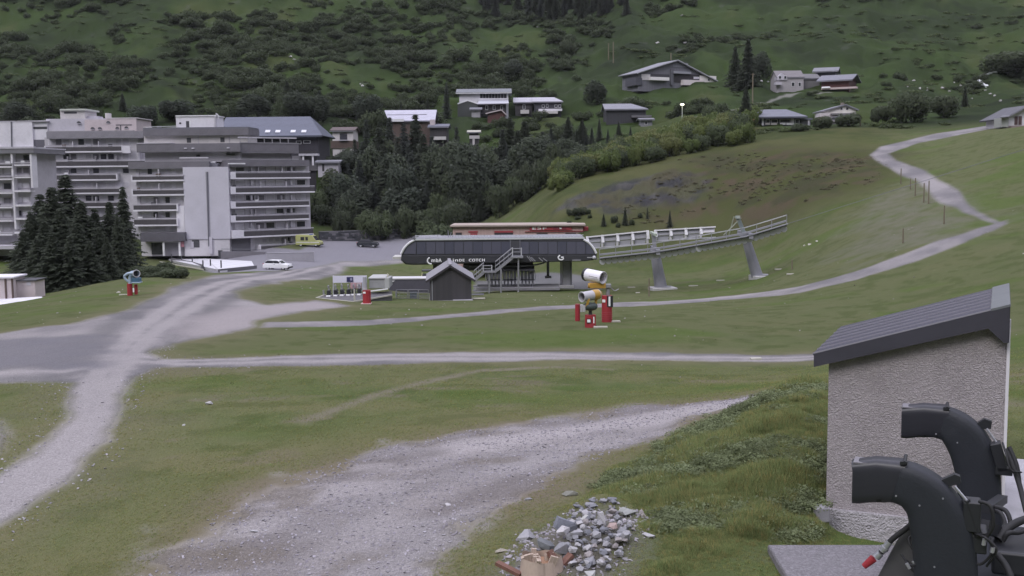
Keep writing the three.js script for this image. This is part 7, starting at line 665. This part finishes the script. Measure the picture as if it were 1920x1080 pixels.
  for (const [u, vb, w, h, lab, D] of [[820, 440, 84, 66, 'large rounded willow shrub behind the left end of the lift station', 205], [1700, 236, 74, 56, 'big rounded shrub on the slope crest above the upper path', 240], [1770, 225, 60, 40, 'broad shrub right of the big rounded shrub on the crest', 250], [1655, 240, 46, 34, 'shrub left of the big rounded shrub on the crest', 244], [1590, 262, 50, 26, 'low shrub below the white house with black attic windows', 234], [1540, 262, 40, 24, 'low shrub below the grey-blue roof chalet right end', 232], [1066, 108, 34, 36, 'rounded dark shrub high on the middle mountainside', null], [1890, 140, 110, 40, 'wide dark shrub patch right of the stream', null], [590, 322, 36, 26, 'shrub beside the terrace annex right of the apartment block', 240], [1500, 262, 40, 16, 'low shrub under the grey-blue roof chalet', 228]]) bush(u, vb, w, h, lab, null, D, u === 820 ? 2 : 4);
  const SL = 'low shrub among the left clump of conifers', GL = 'low shrubs of the left clump'; { const q = rng(10); for (let i = 0; i < 26; i++) { const u = lerp(70, 330, q()); bush(u, 545, 34 + 26 * q(), (16 + 30 * q()) * (1.15 - 0.5 * (u - 70) / 260), SL, GL, 116 + 30 * q(), 4 + Math.floor(q() * 1.99)); } }
  const yard = (p) => YARDS.some((y) => (y[0] - p.x) ** 2 + (y[1] - p.z) ** 2 < 64);
  const dp = []; for (let i = 0; i < 4; i++) { const t = new THREE.Group(); t.name = 'broadleaf_tree'; part(t, 'trunk', trunkG(7, 0.25), mt.bark); part(t, 'crown', bushGeo(350 + i, 3.4, 10, 3600, 0.42), leafM([0.075, 0.086, 0.07, 0.095][i], [0.09, 0.104, 0.085, 0.116][i], [0.066, 0.07, 0.064, 0.07][i])); dp.push(t); }
  const DT = 'dark rounded tree mixed into the stand behind the lift station', DG = 'rounded trees of the dense stand'; { const q = rng(44); let m = 0; for (let i = 0; i < 64; i++) { const s = q(), u = lerp(630, 1085, s), D = 232 + 34 * q(), vt = 255 + 95 * q() * (1 - 0.2 * s), b = at(u, 400, D); b.y = groundY(b.x, b.z); const top = at(u, vt, D).y, h = Math.max(4, top - b.y), w = (3.2 + 2.6 * q()) / 3.4, o = dp[m++ % 4].clone(); o.name = numbered('broadleaf_tree'); o.position.set(b.x, b.y - 0.2, b.z); o.rotation.y = q() * 6; o.scale.set(w, h / 9.2, w); scene.add(o); LAB(o, DT, 'tree', DG); } }
  for (const [u, vt, vb, w, lab] of [[690, 170, 232, 9, 'rounded dark tree above the steep pale roof left side'], [600, 178, 230, 8, 'rounded dark tree over the right end of the slate roof'], [480, 176, 228, 12, 'wide dark tree above the slate roof middle'], [560, 168, 226, 10, 'wide dark tree above the slate roof right half'], [330, 182, 228, 12, 'wide dark tree above the white penthouse'], [270, 190, 240, 9, 'dark tree left of the white penthouse'], [40, 190, 240, 10, 'dark tree above the pale building left wing'], [960, 110, 152, 8, 'rounded tree on the slope above the white hotel right end'], [1120, 150, 196, 8, 'rounded tree left below the large grey chalet'], [1424, 96, 150, 7, 'rounded dark tree right beside the big lone conifer']]) { const p = pix(u, vb), h = at(u, vt, -p.z).y - p.y, o = dp[(u | 0) % 4].clone(); o.name = numbered('broadleaf_tree'); o.position.set(p.x, p.y - 0.3, p.z); o.rotation.y = u; o.scale.set(w / 6, h / 9.2, w / 6); scene.add(o); LAB(o, lab, 'tree'); }
  // scrub over the mountainside: nobody could count it
  const scrub = (name, lab, N, gs, m, pick) => { const q = rng(N), im = new THREE.InstancedMesh(gs, m, N), mx = new THREE.Matrix4(), qt = new THREE.Quaternion(), e = new THREE.Euler(), c = new THREE.Color(); let k = 0; for (let i = 0; i < N * 8 && k < N; i++) { const p = pick(q); if (!p) continue; e.set(0, q() * 6.28, 0); mx.compose(V(p.x, groundY(p.x, p.z) + (p.dy ?? -0.1), p.z), qt.setFromEuler(e), V(p.s * (0.8 + 0.5 * q()), p.s * (p.h ?? 1) * (0.7 + 0.6 * q()), p.s * (0.8 + 0.5 * q()))); im.setMatrixAt(k, mx); const b = p.b ?? 0.7 + 0.6 * q(); im.setColorAt(k, c.setRGB(b * (p.tint ?? 1), b, b)); k++; } im.count = k; im.name = numbered(name); fin(im); LAB(im, lab, name.includes('grass') ? 'grass' : 'scrub', null, 'stuff'); scene.add(im); };
  const polar = (q, r0, r1, a0, a1) => { const r = Math.exp(lerp(Math.log(r0), Math.log(r1), q())), a = lerp(a0, a1, q()); return { x: r * Math.sin(a), z: -r * Math.cos(a), r, a }; };
  scrub('alder_scrub', 'dark green scrub covering the mountainside above the village', 3600, bushGeo(401, 1, 1.25, 700, 0.13), leafM(0.07, 0.088, 0.05), (q) => { const p = polar(q, 285, 720, -0.52, 0.52), k = (yard(p) ? -1 : 0) + fbm(p.x / 34, p.z / 34, 4) + 0.3 * (fbm(p.a * 30, p.r / 30, 3) - 0.5) - 0.2 * sstep(0.02, 0.2, p.a) + 0.05 * sstep(0.0, -0.3, p.a); if (k + 0.16 * q() < 0.6) return null; p.s = 1.5 + 3.2 * q() * q() * sstep(0.5, 0.66, k) + 0.9 * q(); p.h = 0.85; p.b = 0.85 + 0.35 * q(); return p; });
  scrub('rhododendron_scrub', 'low olive heath scrub in patches over the mountainside and knoll', 2200, bushGeo(402, 1, 0.6, 140, 0.22), leafM(0.085, 0.108, 0.05), (q) => { const p = polar(q, 235, 720, -0.52, 0.52), k = (yard(p) ? -1 : 0) + fbm(p.x / 22 + 50, p.z / 22, 4); if (k + 0.2 * q() < 0.6) return null; p.s = 0.8 + 1.6 * q(); p.h = 0.7; return p; });
  scrub('heath_scrub', 'brown and green heather tufts over the cut knoll', 700, bushGeo(403, 0.5, 0.4, 90, 0.16), leafM(0.15, 0.14, 0.09), (q) => { const p = polar(q, 150, 235, -0.06, 0.36), s = A_heath.sd(p.x, p.z, 20); if (s > 3 || fbm(p.x / 6, p.z / 6, 4) + 0.2 * q() < 0.66) return null; p.s = 0.4 + 0.7 * q(); p.h = 0.6; return p; });
  // grass: tufts of blades
  const tuft = (seed, n, w) => { const q = rng(seed), pos = [], nor = []; for (let i = 0; i < n; i++) { const a = q() * 6.28, l = 0.25 + 0.35 * q(), h = 0.6 + 0.4 * q(), bx0 = (q() - 0.5) * 0.9, bz0 = (q() - 0.5) * 0.9, p = V(bx0, 0, bz0), sx = -Math.sin(a) * w, sz = Math.cos(a) * w, m = V(bx0 + Math.cos(a) * l * 0.35, h * 0.65, bz0 + Math.sin(a) * l * 0.35), tt = V(bx0 + Math.cos(a) * l, h, bz0 + Math.sin(a) * l); const nn = [Math.cos(a) * -0.35, 0.9, Math.sin(a) * -0.35]; pos.push(p.x - sx, 0, p.z - sz, p.x + sx, 0, p.z + sz, m.x + sx * 0.7, m.y, m.z + sz * 0.7, p.x - sx, 0, p.z - sz, m.x + sx * 0.7, m.y, m.z + sz * 0.7, m.x - sx * 0.7, m.y, m.z - sz * 0.7, m.x - sx * 0.7, m.y, m.z - sz * 0.7, m.x + sx * 0.7, m.y, m.z + sz * 0.7, tt.x, tt.y, tt.z); for (let k = 0; k < 9; k++) nor.push(...nn); } return leafGeo(pos, nor); };
  const gG = leafM(0.235, 0.275, 0.11), free = (p) => A_main.sd(p.x, p.z) > 0.15 && A_near.sd(p.x, p.z) > 0.25 && A_pile.sd(p.x, p.z) > -0.25 && !(p.x > 5.6 && p.z > -19.6 && p.r < 19.6 && A_hut(p));
  const A_hut = (p) => { const f = new Fac(1882, 1000, 16.5, -24), d = V(p.x, 0, p.z).sub(f.o); const x = f.X.dot(d), z = f.Z.dot(d); return x > -2.35 && x < 2.5 && z < 0.05 && z > -3 || z > 1.4 && x > -2.8; };
  scrub('bank_grass', 'tall unmown grass on the bank before the roughcast shelter', 80000, tuft(21, 11, 0.022), gG, (q) => { const p = polar(q, 14, 27, -0.02, 0.40), s = A_bank.sd(p.x, p.z, 3); if (s > 0.7 * q() || !free(p)) return null; const c = fbm(p.x / 0.9, p.z / 0.9, 3); p.s = (0.07 + 0.11 * sstep(0.35, 0.7, c)) * (0.6 + 0.7 * q()) * sstep(0.8, -0.6, s + 0.4); if (p.s < 0.04) return null; p.h = 1.25; p.b = 0.62 + 0.4 * q() + 0.25 * (fbm(p.x / 0.6 + 9, p.z / 0.6, 3) - 0.4); p.dy = -0.02; p.tint = q() < 0.25 ? 1.35 : 0.95; if (p.tint > 1) p.b *= 1.15; return p; });
  scrub('bank_grass', 'lush grass tussocks and weeds in clumps on the bank', 800, bushGeo(404, 0.5, 0.45, 420, 0.05), leafM(0.21, 0.245, 0.13), (q) => { const p = polar(q, 14.5, 27, 0.02, 0.40), s = A_bank.sd(p.x, p.z, 3); if (s > -0.4 || !free(p) || fbm(p.x / 1.3 + 5, p.z / 1.3, 3) + 0.15 * q() < 0.56) return null; p.s = 0.3 + 0.5 * q(); p.h = 0.7; p.dy = -0.04; return p; });
  scrub('meadow_grass', 'short meadow grass around the foreground gravel', 120000, tuft(22, 8, 0.035), leafM(0.2, 0.235, 0.085), (q) => { const p = polar(q, 14.5, 46, -0.47, 0.47); if (!free(p) || A_bank.sd(p.x, p.z, 3) < -0.3) return null; const c = fbm(p.x / 1.8 + 3, p.z / 1.8, 3); if (c + 0.3 * q() < 0.42) return null; p.s = (0.035 + 0.075 * c * q() * q()) * (1 + 0.3 * sstep(20, 46, p.r)); p.h = 0.7; p.b = 0.75 + 0.6 * q(); p.dy = -0.01; p.tint = 0.85 + 0.5 * q(); return p; });
  scrub('meadow_grass', 'ragged grass tufts along the edges of the gravel', 9000, tuft(24, 8, 0.035), leafM(0.19, 0.2, 0.085), (q) => { const p = polar(q, 14.5, 60, -0.47, 0.3), a = A_main.sd(p.x, p.z, 3), b = A_near.sd(p.x, p.z, 3), e = Math.abs(a) < Math.abs(b) ? a : b; if (e > 0.7 || e < -0.9 * q() || A_pile.sd(p.x, p.z) < 0) return null; if (fbm(p.x / 1.1, p.z / 1.1, 3) < 0.47) return null; p.s = (0.05 + 0.08 * q() * q()) * (1 + p.r / 80); p.h = 0.7; p.tint = 0.95 + 0.4 * q(); p.b = 0.75 + 0.5 * q(); return p; });
  scrub('meadow_grass', 'sparse darker grass tussocks dotted over the ski slope', 5200, tuft(23, 12, 0.05), leafM(0.15, 0.165, 0.08), (q) => { const p = polar(q, 40, 170, -0.5, 0.5); if (A_main.sd(p.x, p.z) < 0.4 || A_low.sd(p.x, p.z) < 0.4 || A_up.sd(p.x, p.z) < 0.4 || A_lot.sd(p.x, p.z) < 0.5 || fbm(p.x / 9, p.z / 7, 4) + 0.15 * q() < 0.6) return null; p.s = 0.1 + 0.16 * q(); p.h = 0.6; return p; });
}
renderer.render(scene, camera);
